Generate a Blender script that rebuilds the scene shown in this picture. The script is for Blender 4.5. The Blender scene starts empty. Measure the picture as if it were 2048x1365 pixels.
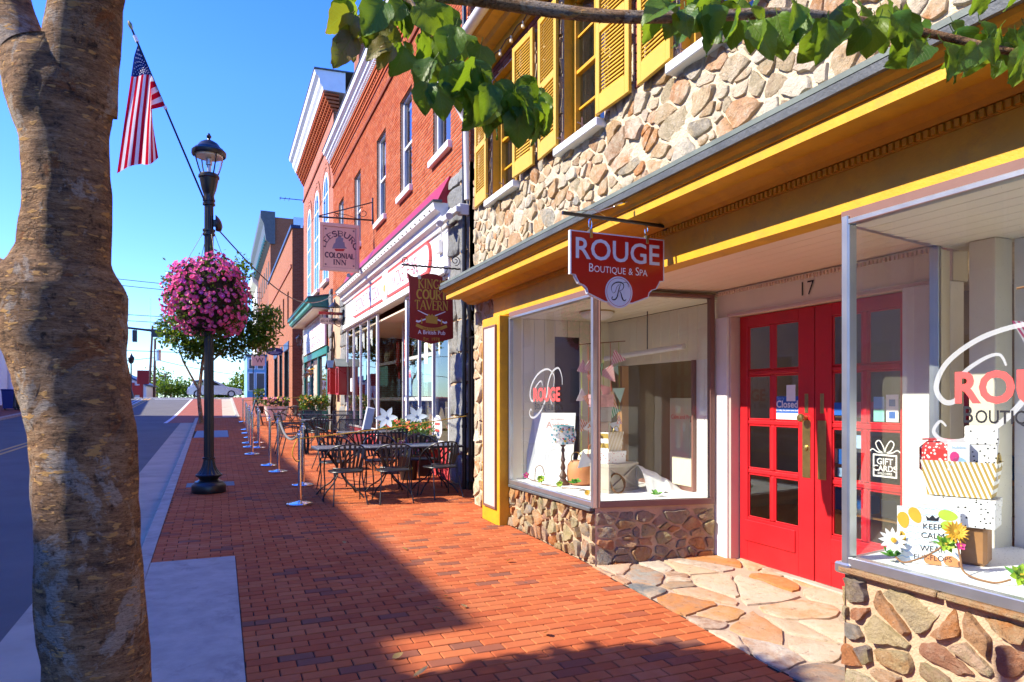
import bpy, bmesh, math, random
import numpy as np
from mathutils import Vector, Matrix, noise

R = random.Random(7)
rad = math.radians
scn = bpy.context.scene
COL = scn.collection

# ------------------------------------------------------------------ camera, sky, sun, exposure
TH = rad(23.163)
EYE = 1.65
cam_d = bpy.data.cameras.new('camera')
cam_d.lens = 24.0
cam_d.sensor_width = 36.0
cam_d.shift_y = 0.0574
cam_d.clip_start = 0.05
cam_d.clip_end = 3000
cam_d.dof.use_dof = True
cam_d.dof.focus_distance = 6.5
cam_d.dof.aperture_fstop = 9
cam = bpy.data.objects.new('camera', cam_d)
cam.location = (0, 0, EYE)
cam.rotation_euler = (rad(90), 0, -TH)
COL.objects.link(cam)
scn.camera = cam

SUN_EL, SUN_AZ = rad(40), rad(10)          # the sun stands across the street, a little up it
SDIR = Vector((-math.cos(SUN_EL) * math.cos(SUN_AZ), math.cos(SUN_EL) * math.sin(SUN_AZ), math.sin(SUN_EL)))
world = bpy.data.worlds.new('World')
scn.world = world
world.use_nodes = True
wn = world.node_tree
wn.nodes.clear()
sky = wn.nodes.new('ShaderNodeTexSky')
sky.sky_type = 'NISHITA'
sky.sun_disc = False
sky.sun_elevation = SUN_EL
sky.sun_rotation = math.atan2(SDIR.x, SDIR.y)
sky.altitude = 100
sky.air_density = 1.0
sky.dust_density = 0.0
sky.ozone_density = 5.0
hs = wn.nodes.new('ShaderNodeHueSaturation')
hs.inputs['Saturation'].default_value = 1.28
hs.inputs['Hue'].default_value = 0.526
bg = wn.nodes.new('ShaderNodeBackground')
bg.inputs['Strength'].default_value = 0.15
wo = wn.nodes.new('ShaderNodeOutputWorld')
wn.links.new(sky.outputs[0], hs.inputs['Color'])
# clear autumn air: the sky stays blue down to the horizon, all the way round
geo = wn.nodes.new('ShaderNodeTexCoord'); sep = wn.nodes.new('ShaderNodeSeparateXYZ'); rmp = wn.nodes.new('ShaderNodeValToRGB'); mul = wn.nodes.new('ShaderNodeMix')
mul.data_type = 'RGBA'; mul.blend_type = 'MULTIPLY'; mul.inputs[0].default_value = 1
rmp.color_ramp.elements[0].position = 0.0; rmp.color_ramp.elements[0].color = (.46, .60, .76, 1)
rmp.color_ramp.elements[1].position = 0.40; rmp.color_ramp.elements[1].color = (1, 1, 1, 1)
wn.links.new(geo.outputs['Generated'], sep.inputs[0]); wn.links.new(sep.outputs['Z'], rmp.inputs[0]); wn.links.new(hs.outputs[0], mul.inputs[6]); wn.links.new(rmp.outputs[0], mul.inputs[7])
wn.links.new(mul.outputs[2], bg.inputs['Color'])
wn.links.new(bg.outputs[0], wo.inputs['Surface'])

sun_d = bpy.data.lights.new('sun', 'SUN')
sun_d.energy = 2.9
sun_d.angle = rad(0.53)
sun_d.color = (1.0, 0.91, 0.75)
sun = bpy.data.objects.new('sun', sun_d)
sun.rotation_euler = SDIR.to_track_quat('Z', 'Y').to_euler()
sun.location = (-20, 5, 30)
COL.objects.link(sun)

scn.view_settings.view_transform = 'Standard'
scn.view_settings.look = 'None'
scn.view_settings.exposure = 1.84
scn.view_settings.gamma = 1
scn.view_settings.use_curve_mapping = False
scn.cycles.max_bounces = 8
scn.cycles.transparent_max_bounces = 24
scn.cycles.sample_clamp_indirect = 6
scn.cycles.caustics_reflective = False
scn.cycles.caustics_refractive = False

# ------------------------------------------------------------------ ground profile (the street climbs away)
def gz(y):
    def s(t):
        if t < 34: return .0213
        if t < 44: return .0213 + (t - 34) / 10 * .0287
        if t < 58: return .05
        if t < 66: return .05 * (66 - t) / 8
        return -.012
    if y < 34: return .0213 * y
    z, t = .0213 * 34, 34.
    while t < y - 1e-6:
        d = min(.5, y - t); z += s(t + d / 2) * d; t += d
    return z
def kerb_x(y): return -.5 - .0125 * y
CD, CR = Vector((math.sin(TH), math.cos(TH), 0)), Vector((math.cos(TH), -math.sin(TH), 0))
def proj(p):
    d = p[0] * CD.x + p[1] * CD.y
    if d < .05: return None
    return (1024 + 1365 * (p[0] * CR.x + p[1] * CR.y) / d, 800 - 1365 * (p[2] - EYE) / d, d)

# ------------------------------------------------------------------ materials
def nmat(name):
    m = bpy.data.materials.new(name); m.use_nodes = True
    m.node_tree.nodes.clear()
    return m, m.node_tree
def nd(nt, typ, props=None, **ins):
    n = nt.nodes.new('ShaderNode' + typ)
    for k, v in (props or {}).items(): setattr(n, k, v)
    for k, v in ins.items():
        key = int(k[1:]) if k[0] == 'i' and k[1:].isdigit() else k.replace('_', ' ')
        s = n.inputs[key]
        if isinstance(v, bpy.types.NodeSocket): nt.links.new(v, s)
        else:
            if isinstance(v, (tuple, list)) and len(v) == 3 and s.type == 'RGBA': v = (*v, 1)
            s.default_value = v
    return n
def math_(nt, op, a, b=0., c=None):
    n = nd(nt, 'Math', {'operation': op}, i0=a, i1=b)
    if c is not None:
        if isinstance(c, bpy.types.NodeSocket): nt.links.new(c, n.inputs[2])
        else: n.inputs[2].default_value = c
    return n.outputs[0]
def mixc(nt, f, a, b, mode='MIX'):
    n = nt.nodes.new('ShaderNodeMix'); n.data_type = 'RGBA'; n.blend_type = mode
    for s, v in ((n.inputs[0], f), (n.inputs[6], a), (n.inputs[7], b)):
        if isinstance(v, bpy.types.NodeSocket): nt.links.new(v, s)
        else: s.default_value = (*v, 1) if isinstance(v, (tuple, list)) and len(v) == 3 else v
    return n.outputs[2]
def ramp(nt, f, stops, interp='LINEAR'):
    n = nd(nt, 'ValToRGB', None, Fac=f); cr = n.color_ramp; cr.interpolation = interp
    while len(cr.elements) < len(stops): cr.elements.new(.5)
    for e, (p, c) in zip(cr.elements, stops):
        e.position = p; e.color = (*c, 1) if len(c) == 3 else c
    return n.outputs[0]
def noise_(nt, scale, detail=4, rough=.55, vec=None, w=None, dist=0.):
    n = nd(nt, 'TexNoise', {'noise_dimensions': '4D' if w is not None else '3D'}, Scale=scale, Detail=detail, Roughness=rough, Distortion=dist)
    if vec is None: vec = nd(nt, 'TexCoord').outputs['Object']
    nt.links.new(vec, n.inputs['Vector'])
    if w is not None: nt.links.new(w, n.inputs['W'])
    return n.outputs['Fac']
def pieceval(nt):
    """a random number per object and, inside joined meshes, per piece"""
    a = nd(nt, 'Attribute', {'attribute_name': 'piece'}).outputs['Fac']
    o = nd(nt, 'ObjectInfo').outputs['Random']
    return math_(nt, 'FRACT', math_(nt, 'ADD', a, math_(nt, 'MULTIPLY', o, 7.31)))
def finish(nt, col, rough=.6, bumph=None, bstr=.3, bdist=.01, metal=0., spec=.5, **kw):
    b = nd(nt, 'BsdfPrincipled', None, Base_Color=col, Roughness=rough, Metallic=metal)
    b.inputs['Specular IOR Level'].default_value = spec
    for k, v in kw.items(): 
        s = b.inputs[k.replace('_', ' ')]
        if isinstance(v, bpy.types.NodeSocket): nt.links.new(v, s)
        else: s.default_value = v
    if bumph is not None:
        bp = nd(nt, 'Bump', None, Strength=bstr, Distance=bdist, Height=bumph)
        nt.links.new(bp.outputs[0], b.inputs['Normal'])
    o = nd(nt, 'OutputMaterial', None, Surface=b.outputs[0])
    return b
def sc(c, k): return tuple(min(1, x * k) for x in c)
def paint(name, c, rough=.5, var=.14, scale=6, bstr=.12, bdist=.003, fine=90, metal=0., spec=.5, dirt=None, dirtamt=.35, **kw):
    m, nt = nmat(name)
    n1 = noise_(nt, scale, 5, .6)
    col = ramp(nt, n1, [(.3, sc(c, 1 - var)), (.7, sc(c, 1 + var * .6))])
    if dirt:
        n3 = noise_(nt, scale * .6, 8, .72, dist=.4)
        f = ramp(nt, n3, [(.52, (0, 0, 0)), (.7, (dirtamt,) * 3)])
        col = mixc(nt, f, col, dirt)
    n2 = noise_(nt, fine, 3, .6)
    rr = math_(nt, 'ADD', rough - .08, math_(nt, 'MULTIPLY', n1, .16))
    finish(nt, col, rr, n2, bstr, bdist, metal, spec, **kw)
    return m
def flat(name, c, rough=.55, spec=.4):
    m, nt = nmat(name)
    n = noise_(nt, 14, 4, .6)
    finish(nt, ramp(nt, n, [(.3, sc(c, .92)), (.7, sc(c, 1.04))]), rough, None, spec=spec)
    return m
def glassmat(name, tint=(.93, .97, .95), refl=1.0, rough=0.0, dirt=0.0):
    m, nt = nmat(name)
    t = nd(nt, 'BsdfTransparent', None, Color=tint)
    nz = noise_(nt, 1.3, 2, .5)
    bp = nd(nt, 'Bump', None, Strength=.06, Distance=.02, Height=nz)
    g = nd(nt, 'BsdfGlossy', None, Roughness=rough, Color=(1, 1, 1), Normal=bp.outputs[0])
    lw = nd(nt, 'LayerWeight', None, Blend=.5)
    f = math_(nt, 'ADD', .05 * refl, math_(nt, 'MULTIPLY', math_(nt, 'POWER', lw.outputs['Facing'], 4.5), .95))
    f = math_(nt, 'MINIMUM', f, 1.0)
    mx = nd(nt, 'MixShader', None, i0=f, i1=t.outputs[0], i2=g.outputs[0])
    out = mx.outputs[0]
    if dirt:
        d = nd(nt, 'BsdfDiffuse', None, Color=(.6, .6, .58))
        df = ramp(nt, noise_(nt, 160, 2, .5), [(.70, (0, 0, 0)), (.78, (dirt,) * 3)])
        out = nd(nt, 'MixShader', None, i0=df, i1=out, i2=d.outputs[0]).outputs[0]
    nd(nt, 'OutputMaterial', None, Surface=out)
    return m

def brickmat(name, stops, rough=.85, bump=.5, soot=None, stain=.35, inner=.55):
    m, nt = nmat(name)
    pv = pieceval(nt)
    base = ramp(nt, pv, stops)
    w = math_(nt, 'MULTIPLY', pv, 37.)
    n1 = noise_(nt, 14, 6, .65, w=w)
    col = mixc(nt, math_(nt, 'MULTIPLY', n1, inner), base, sc(stops[0][1], .55))
    n2 = noise_(nt, 3.5, 5, .6)
    col = mixc(nt, ramp(nt, n2, [(.45, (0, 0, 0)), (.75, (stain,) * 3)]), col, soot or (.16, .06, .035))
    n5 = noise_(nt, 1.1, 7, .7, vec=nd(nt, 'NewGeometry').outputs['Position'])
    col = mixc(nt, ramp(nt, n5, [(.50, (0, 0, 0)), (.72, (.32,) * 3)]), col, sc(stops[-1][1], .5)); col = mixc(nt, ramp(nt, n5, [(.28, (.25,) * 3), (.44, (0, 0, 0))]), col, (.55, .30, .18))
    if stain < .3:
        gv = nd(nt, 'TexVoronoi', None, Scale=2.6, Vector=nd(nt, 'NewGeometry').outputs['Position']); col = mixc(nt, ramp(nt, gv.outputs['Distance'], [(.035, (.6,) * 3), (.05, (0, 0, 0))]), col, (.10, .075, .06))
    n3 = noise_(nt, 120, 4, .7)
    finish(nt, col, rough, math_(nt, 'ADD', n3, math_(nt, 'MULTIPLY', n1, .8)), bump, .004, spec=.06)
    return m
def brickfar(name, c, mortar, scale, bw=.215, bh=.075, axis='YZ'):
    """brickwork too far away to pick the bricks apart"""
    m, nt = nmat(name)
    tc = nd(nt, 'TexCoord').outputs['Object']
    sp = nd(nt, 'SeparateXYZ', None, Vector=tc)
    u = math_(nt, 'ADD', sp.outputs['X'], sp.outputs['Y'])
    cb = nd(nt, 'CombineXYZ', None, X=u, Y=sp.outputs['Z'])
    bt = nd(nt, 'TexBrick', None, Vector=cb.outputs[0], Color1=sc(c, 1.15), Color2=sc(c, .8), Mortar=mortar, Scale=1.0)
    bt.inputs['Mortar Size'].default_value = .008
    bt.inputs['Brick Width'].default_value = bw
    bt.inputs['Row Height'].default_value = bh
    n = noise_(nt, 1.2, 5, .6)
    col = mixc(nt, math_(nt, 'MULTIPLY', n, .4), bt.outputs['Color'], sc(c, .6))
    finish(nt, col, .85, bt.outputs['Fac'], -.4, .01, spec=.2)
    return m
def stonemat(name, stops, bump=.8, lamt=.6, light=(.55, .5, .42)):
    m, nt = nmat(name)
    pv = pieceval(nt)
    w = math_(nt, 'MULTIPLY', pv, 91.)
    base = ramp(nt, pv, stops, 'LINEAR')
    n1 = noise_(nt, 5, 8, .68, w=w, dist=.8)
    n2 = noise_(nt, 22, 8, .72, w=w)
    second = ramp(nt, math_(nt, 'FRACT', math_(nt, 'MULTIPLY', pv, 5.77)), stops, 'LINEAR')
    col = mixc(nt, ramp(nt, n1, [(.42, (0, 0, 0)), (.62, (.85,) * 3)]), base, second)
    col = mixc(nt, ramp(nt, n2, [(.5, (0, 0, 0)), (.70, (lamt,) * 3)]), col, light)
    col = mixc(nt, ramp(nt, n2, [(.30, (.8,) * 3), (.44, (0, 0, 0))]), col, (.05, .035, .025))
    n3 = noise_(nt, 70, 6, .75, w=w)
    h = math_(nt, 'ADD', math_(nt, 'MULTIPLY', n2, 1.6), math_(nt, 'MULTIPLY', n3, .7))
    finish(nt, col, .82, h, bump, .016, spec=.3)
    return m

MT = {}
MT['pave'] = brickmat('paving_brick', stain=.2, inner=.38, stops=[(0, (.24, .10, .06)), (.06, (.30, .10, .055)), (.10, (.46, .105, .036)), (.5, (.54, .142, .046)), (.8, (.57, .175, .062)), (1, (.49, .118, .042))])
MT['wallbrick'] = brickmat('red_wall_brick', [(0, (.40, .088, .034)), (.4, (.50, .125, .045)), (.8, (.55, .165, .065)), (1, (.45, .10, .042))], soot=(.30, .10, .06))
MT['oldbrick'] = brickmat('old_brick', [(0, (.18, .06, .04)), (.4, (.33, .10, .06)), (.8, (.42, .16, .10)), (1, (.24, .09, .06))])
MT['pinkbrick'] = brickmat('painted_red_brick', [(0, (.5, .05, .06)), (1, (.62, .09, .09))], rough=.5, soot=(.45, .05, .06))
MT['rubble'] = stonemat('rubble_stone', [(0, (.42, .25, .10)), (.12, (.52, .40, .24)), (.26, (.62, .54, .40)), (.36, (.46, .18, .04)), (.44, (.54, .43, .27)), (.54, (.34, .28, .16)), (.64, (.64, .56, .42)), (.74, (.22, .22, .19)), (.83, (.44, .20, .06)), (.92, (.53, .40, .22)), (1, (.66, .60, .48))], bump=1.2, lamt=.6, light=(.70, .63, .49))
MT['base_stone'] = stonemat('base_stone', [(0, (.40, .16, .045)), (.15, (.24, .22, .17)), (.28, (.42, .33, .17)), (.40, (.44, .15, .035)), (.52, (.27, .26, .12)), (.64, (.48, .35, .19)), (.76, (.17, .17, .16)), (.88, (.38, .14, .045)), (1, (.52, .42, .29))], bump=1.2, lamt=.4, light=(.52, .43, .30))
MT['flag'] = stonemat('flagstone', [(0, (.48, .36, .23)), (.16, (.52, .44, .34)), (.30, (.46, .19, .05)), (.44, (.12, .14, .14)), (.56, (.50, .37, .23)), (.68, (.29, .18, .13)), (.80, (.46, .23, .07)), (.9, (.22, .23, .20)), (1, (.50, .44, .35))], bump=.6, lamt=.12, light=(.54, .47, .36))
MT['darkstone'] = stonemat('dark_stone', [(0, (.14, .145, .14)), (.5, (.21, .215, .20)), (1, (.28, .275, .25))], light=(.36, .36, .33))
MT['mortar_pale'] = paint('pale_mortar', (.62, .52, .37), .95, .2, 7, 1, .02, 40, spec=.15, dirt=(.42, .30, .19))
MT['mortar_sand'] = paint('sand_mortar', (.52, .37, .24), .95, .14, 5, .9, .01, 80, spec=.15)
MT['mortar_brick'] = paint('brick_mortar', (.50, .36, .27), .95, .15, 3, .5, .006, 60, spec=.15)
MT['joint_sand'] = paint('paving_joint', (.060, .040, .030), .95, .3, 6, .6, .006, 90, spec=.1)
MT['grout_flag'] = paint('flag_grout', (.42, .32, .23), .95, .15, 6, .8, .006, 60, spec=.15)
MT['concrete'] = paint('concrete', (.42, .385, .31), .9, .2, 5, .5, .004, 160, spec=.25, dirt=(.20, .18, .15), dirtamt=.75)
MT['gutter'] = paint('gutter_concrete', (.46, .39, .28), .9, .16, 1.5, .3, .003, 160, spec=.25, dirt=(.15, .13, .11), dirtamt=.5)
MT['soil'] = paint('soil', (.05, .035, .025), .95, .4, 12, 1, .03, 40, spec=.1)
MT['yellow'] = paint('mustard_paint', (.64, .335, .010), .55, .12, 7, .45, .004, 60, dirt=(.34, .19, .03), dirtamt=.5)
MT['shutter'] = paint('shutter_paint', (.63, .37, .025), .5, .08, 5, .2, .003, 60, dirt=(.45, .28, .06), dirtamt=.2)
MT['cream'] = paint('cream_paint', (.80, .75, .58), .55, .06, 2, .2, .003, 40)
MT['soffit'] = paint('soffit_paint', (.80, .63, .46), .55, .06, 2, .2, .003, 40)
MT['white'] = paint('white_paint', (.78, .77, .74), .45, .06, 3, .2, .003, 50, dirt=(.55, .52, .47), dirtamt=.25)
MT['pinktrim'] = paint('pink_beige_paint', (.60, .45, .40), .5, .06, 3, .2, .003, 50)
MT['brownmetal'] = paint('brown_trim', (.20, .10, .08), .5, .1, 4, .2, .002, 60)
MT['alu'] = paint('aluminium', (.55, .57, .58), .32, .06, 6, .08, .001, 120, metal=.85)
MT['red'] = paint('red_door_paint', (.52, .012, .018), .38, .12, 3, .3, .004, 40, spec=.45, dirt=(.34, .02, .02), dirtamt=.55)
MT['brass'] = paint('aged_brass', (.45, .33, .12), .35, .2, 8, .1, .001, 100, metal=.9, dirt=(.16, .17, .10), dirtamt=.7)
MT['blackmetal'] = paint('black_metal', (.012, .012, .013), .32, .2, 8, .12, .002, 70, spec=.5)
MT['chairmetal'] = paint('black_chair_metal', (.016, .016, .018), .42, .2, 8, .1, .001, 90, spec=.5)
MT['tabletop'] = paint('grey_table_top', (.085, .088, .093), .35, .12, 5, .1, .001, 120, spec=.5)
MT['chrome'] = paint('polished_steel', (.80, .78, .75), .12, .04, 5, .03, .001, 150, metal=1.)
MT['slate'] = paint('slate_edge', (.09, .10, .105), .6, .25, 4, .6, .01, 40)
MT['flashing'] = paint('green_grey_flashing', (.17, .20, .17), .55, .2, 4, .3, .006, 40, dirt=(.35, .36, .32))
MT['crimson'] = paint('crimson_paint', (.34, .010, .028), .42, .08, 2, .15, .003, 50)
MT['green'] = paint('teal_green_paint', (.008, .17, .13), .4, .1, 3, .15, .003, 50)
MT['navy'] = paint('navy_trim', (.03, .07, .16), .5, .1, 3)
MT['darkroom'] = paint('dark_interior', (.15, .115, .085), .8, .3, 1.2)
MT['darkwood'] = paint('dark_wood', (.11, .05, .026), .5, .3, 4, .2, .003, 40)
MT['wood'] = paint('brown_wood', (.34, .16, .055), .5, .2, 5, .15, .003, 50)
MT['weathered'] = paint('weathered_wood', (.50, .43, .34), .75, .18, 6, .3, .003, 60)
MT['glass'] = glassmat('window_glass', (.93, .97, .95), 1.0, dirt=.25)
MT['glassdoor'] = glassmat('door_glass', (.86, .88, .86), 1.7)
MT['glassup'] = glassmat('upper_window_glass', (.55, .6, .62), 1.9)
MT['lampglass'] = glassmat('lamp_glass', (.95, .96, .95), .7)
MT['whiteprint'] = flat('white_print', (.80, .80, .79))
MT['greyprint'] = flat('silver_print', (.60, .63, .66))
m, nt = nmat('frosted_vinyl'); b_ = nd(nt, 'BsdfPrincipled', None, Base_Color=(.62, .66, .66), Roughness=.6); nd(nt, 'OutputMaterial', None, Surface=nd(nt, 'MixShader', None, i0=.5, i1=b_.outputs[0], i2=nd(nt, 'BsdfTransparent').outputs[0]).outputs[0]); MT['vinyl'] = m
MT['blackprint'] = flat('black_print', (.015, .015, .02))
MT['redprint'] = flat('coral_red_print', (.75, .09, .08))
MT['goldprint'] = flat('gold_print', (.55, .32, .035))
MT['signred'] = paint('sign_red', (.42, .008, .006), .3, .06, 2, .03, .001, 80)
MT['pubred'] = paint('pub_sign_red', (.27, .006, .006), .4, .1, 4, .08, .002, 60)
MT['innpink'] = paint('faded_pink_sign', (.70, .46, .31), .6, .08, 4, .1, .002, 60)
MT['innink'] = flat('sign_brown_ink', (.10, .05, .06))
MT['innship'] = flat('grey_ship_print', (.20, .20, .23))
MT['purple'] = paint('purple_sign', (.035, .025, .16), .4, .08, 4)
MT['bluepaint'] = paint('sky_blue_paint', (.20, .40, .54), .6, .08, 2)
MT['binblue'] = paint('blue_plastic', (.01, .03, .20), .45, .1, 3)
MT['leafdark'] = None

# ------------------------------------------------------------------ mesh helpers
ORIG = {}
class MB:
    def __init__(s): s.v, s.f, s.m, s.s, s.r = [], [], [], [], []
    def add(s, vs, fs, m=0, smooth=False, r=0.):
        o = len(s.v); s.v += [tuple(v) for v in vs]
        for f in fs: s.f.append(tuple(i + o for i in f)); s.m.append(m); s.s.append(smooth); s.r.append(r)
    def box(s, x0, x1, y0, y1, z0, z1, bev=0., m=0, r=0.):
        return s.obox(((x0 + x1) / 2, (y0 + y1) / 2, (z0 + z1) / 2), ((x1 - x0) / 2, (y1 - y0) / 2, (z1 - z0) / 2), None, bev, m, r)
    def obox(s, c, h, rot=None, bev=0., m=0, r=0.):
        c = Vector(c); h = [abs(x) for x in h]; P = []
        bev = min(bev, *(x * .9 for x in h)) if bev else 0
        tr = (lambda p: c + rot @ Vector(p)) if rot else (lambda p: c + Vector(p))
        if not bev:
            for k in range(8): P.append(tr([h[i] * (1 if k >> i & 1 else -1) for i in range(3)]))
            s.add(P, [(0, 4, 6, 2), (1, 3, 7, 5), (0, 1, 5, 4), (2, 6, 7, 3), (0, 2, 3, 1), (4, 5, 7, 6)], m, False, r); return
        idx = {}
        for k in range(8):
            sg = [1 if k >> i & 1 else -1 for i in range(3)]
            for a in range(3):
                q = [sg[i] * (h[i] - (0 if i == a else bev)) for i in range(3)]
                idx[k, a] = len(P); P.append(tr(q))
        F = [tuple(idx[k, a] for k in ks) for a, ks in ((0, (0, 4, 6, 2)), (0, (1, 3, 7, 5)), (1, (0, 1, 5, 4)), (1, (2, 6, 7, 3)), (2, (0, 2, 3, 1)), (2, (4, 5, 7, 6)))]
        for k in range(8): 
            f = (idx[k, 0], idx[k, 1], idx[k, 2]); par = bin(k).count('1') % 2
            F.append(f if par else f[::-1])
        for i in range(3):
            a, b = [j for j in range(3) if j != i]
            for k in range(8):
                if k >> i & 1: continue
                k2 = k | 1 << i
                F.append((idx[k, a], idx[k2, a], idx[k2, b], idx[k, b]))
        s.add(P, F, m, False, r)
    def cyl(s, p0, p1, r0, r1=None, n=12, m=0, cap=True):
        s.tube([p0, p1], [r0, r0 if r1 is None else r1], n, m, cap)
    def tube(s, pts, r, n=8, m=0, cap=True, closed=False):
        pts = [Vector(p) for p in pts]; L = len(pts)
        rs = r if isinstance(r, (list, tuple)) else [r] * L
        V = []; up = None
        for i, p in enumerate(pts):
            if closed: t = pts[(i + 1) % L] - pts[i - 1]
            else: t = pts[min(i + 1, L - 1)] - pts[max(i - 1, 0)]
            if t.length < 1e-9: t = Vector((0, 0, 1))
            t.normalize()
            if up is None: up = Vector((0, 0, 1)) if abs(t.z) < .9 else Vector((1, 0, 0))
            a = t.cross(up)
            if a.length < 1e-6: a = t.orthogonal()
            a.normalize(); b = a.cross(t).normalized(); up = b
            for k in range(n):
                w = 2 * math.pi * k / n
                V.append(p + (a * math.cos(w) + b * math.sin(w)) * rs[i])
        F = []
        for i in range(L if closed else L - 1):
            j = (i + 1) % L
            for k in range(n): F.append((i * n + k, j * n + k, j * n + (k + 1) % n, i * n + (k + 1) % n)[::-1])
        s.add(V, F, m, True)
        if cap and not closed:
            s.add(V[:n], [tuple(range(n))], m); s.add(V[-n:], [tuple(range(n))[::-1]], m)
    def lathe(s, prof, c=(0, 0, 0), n=24, m=0, flute=None, tilt=None):
        V = []
        for i, (r, z) in enumerate(prof):
            for k in range(n):
                w = 2 * math.pi * k / n; rr = r
                if flute and flute[0] <= z <= flute[1]: rr = r * (1 - flute[3] * (.5 + .5 * math.cos(w * flute[2])))
                p = Vector((rr * math.cos(w), rr * math.sin(w), z))
                if tilt: p = tilt @ p
                V.append(Vector(c) + p)
        F = []
        for i in range(len(prof) - 1):
            for k in range(n): F.append((i * n + k, i * n + (k + 1) % n, (i + 1) * n + (k + 1) % n, (i + 1) * n + k))
        s.add(V, F, m, True)
        if prof[0][0] > 1e-4: s.add(V[:n], [tuple(range(n))[::-1]], m)
        if prof[-1][0] > 1e-4: s.add(V[-n:], [tuple(range(n))], m)
    def prism(s, poly, d0, d1, fr, m=0, smooth=False, m2=None):
        o, u, v, n = fr; k = len(poly)
        ar = sum(poly[i][0] * poly[(i + 1) % k][1] - poly[(i + 1) % k][0] * poly[i][1] for i in range(k))
        if ar < 0: poly = poly[::-1]
        V = [o + u * a + v * b + n * d0 for a, b in poly] + [o + u * a + v * b + n * d1 for a, b in poly]
        s.add(V, [tuple(range(k, 2 * k)), tuple(range(k))[::-1]], m)
        s.add(V, [(i, (i + 1) % k, k + (i + 1) % k, k + i) for i in range(k)], m if m2 is None else m2, smooth)
    def ribbon(s, pts, ws, fr, d=0.002, m=0):
        """a flat stroke of varying width in the plane of fr"""
        o, u, v, n = fr; L = len(pts); V = []
        for i, (a, b) in enumerate(pts):
            p, q = pts[max(i - 1, 0)], pts[min(i + 1, L - 1)]
            t = Vector((q[0] - p[0], q[1] - p[1], 0)); 
            if t.length < 1e-9: t = Vector((1, 0, 0))
            t.normalize(); w = ws[i] / 2 if isinstance(ws, (list, tuple)) else ws / 2
            for sg in (1, -1):
                V.append(o + u * (a - t.y * w * sg) + v * (b + t.x * w * sg) + n * d)
        s.add(V, [(2 * i, 2 * i + 1, 2 * i + 3, 2 * i + 2) for i in range(L - 1)], m)
    def build(s, name, mats, parent=None, stuff=False, sharp=38, label=None):
        me = bpy.data.meshes.new(name)
        off = ORIG.get(parent.name) if parent else None
        V = s.v
        if off is not None: V = [(a - off[0], b - off[1], c - off[2]) for a, b, c in V]
        me.from_pydata(V, [], s.f)
        for mt in (mats if isinstance(mats, (list, tuple)) else [mats]): me.materials.append(mt)
        if any(s.m): me.polygons.foreach_set('material_index', s.m)
        if any(s.s):
            me.polygons.foreach_set('use_smooth', s.s)
            me.set_sharp_from_angle(angle=rad(sharp))
        if any(s.r):
            at = me.attributes.new('piece', 'FLOAT', 'FACE'); at.data.foreach_set('value', s.r)
        me.update()
        ob = bpy.data.objects.new(name, me); COL.objects.link(ob)
        if parent: 
            ob.parent = parent
            if off is not None: ORIG[ob.name] = off
        if stuff: ob['kind'] = 'stuff'
        if label: ob['label'] = label
        return ob
def sub(mb, name, mats, part, **k):
    """a sub-part of a part (built in the same coordinates as the part)"""
    root = part.parent
    ob = mb.build(name, mats, root, **k); ob.parent = part
    return ob
def thing(name, label, cat, loc=(0, 0, 0), group=None, rz=0., world=True):
    """world=True: parts are given in world coordinates; False: in the thing's own"""
    o = bpy.data.objects.new(name, None); COL.objects.link(o); o.location = loc; o.rotation_euler.z = rz
    o.empty_display_size = .1
    if world: ORIG[o.name] = tuple(loc)
    tag(o, label, cat, group); return o
def tag(o, label, cat, group=None, kind=None):
    o['label'] = label; o['category'] = cat
    if group: o['group'] = group
    if kind: o['kind'] = kind
    return o
def structure(o, kind='structure'):
    o['kind'] = kind; return o
def dup(root, loc, rz, label, group=None):
    def cp(o, parent):
        c = o.copy(); COL.objects.link(c)
        if parent: c.parent = parent
        for ch in o.children: cp(ch, c)
        return c
    r = cp(root, None); r.location = loc; r.rotation_euler.z = rz; r['label'] = label
    if group: r['group'] = group
    return r
def FR(o, u, v): 
    u, v = Vector(u), Vector(v); return (Vector(o), u, v, u.cross(v))
def frS(x, y, z): return FR((x, y, z), (1, 0, 0), (0, 0, 1))        # faces the viewer down the street (-Y)
def frF(x, y, z): return FR((x, y, z), (0, -1, 0), (0, 0, 1))       # faces the road (-X)
def bez(pts, n=8):
    """smooth curve through points (Catmull-Rom)"""
    out = []; P = [Vector(p) for p in pts]
    for i in range(len(P) - 1):
        a, b, c, d = P[max(i - 1, 0)], P[i], P[i + 1], P[min(i + 2, len(P) - 1)]
        for k in range(n):
            t = k / n
            out.append(.5 * ((2 * b) + (c - a) * t + (2 * a - 5 * b + 4 * c - d) * t * t + (3 * b - a - 3 * c + d) * t ** 3))
    out.append(P[-1]); return out

# ------------------------------------------------------------------ lettering
def text(mb, body, size, fr, align='C', d=.002, bold=0., m=0, sx=1., bend=None, space=1.):
    c = bpy.data.curves.new('lettering', 'FONT'); c.body = body; c.size = 1; c.resolution_u = 3
    c.offset = bold; c.space_character = space
    ob = bpy.data.objects.new('lettering', c); me = ob.to_mesh()
    xs = [v.co.x for v in me.vertices]
    if not xs: return
    x0, x1 = min(xs), max(xs); k = size / .69
    sh = {'L': x0, 'C': (x0 + x1) / 2, 'R': x1}[align]
    o, u, v, n = fr; V = []
    for p in me.vertices:
        a, b = (p.co.x - sh) * k * sx, p.co.y * k
        if bend:
            w = a / bend; a, b = math.sin(w) * (bend + b), math.cos(w) * (bend + b) - bend
        V.append(o + u * a + v * b + n * d)
    mb.add(V, [tuple(q.vertices) for q in me.polygons], m)
    ob.to_mesh_clear(); bpy.data.objects.remove(ob); bpy.data.curves.remove(c)
    return (x1 - x0) * k * sx
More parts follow.
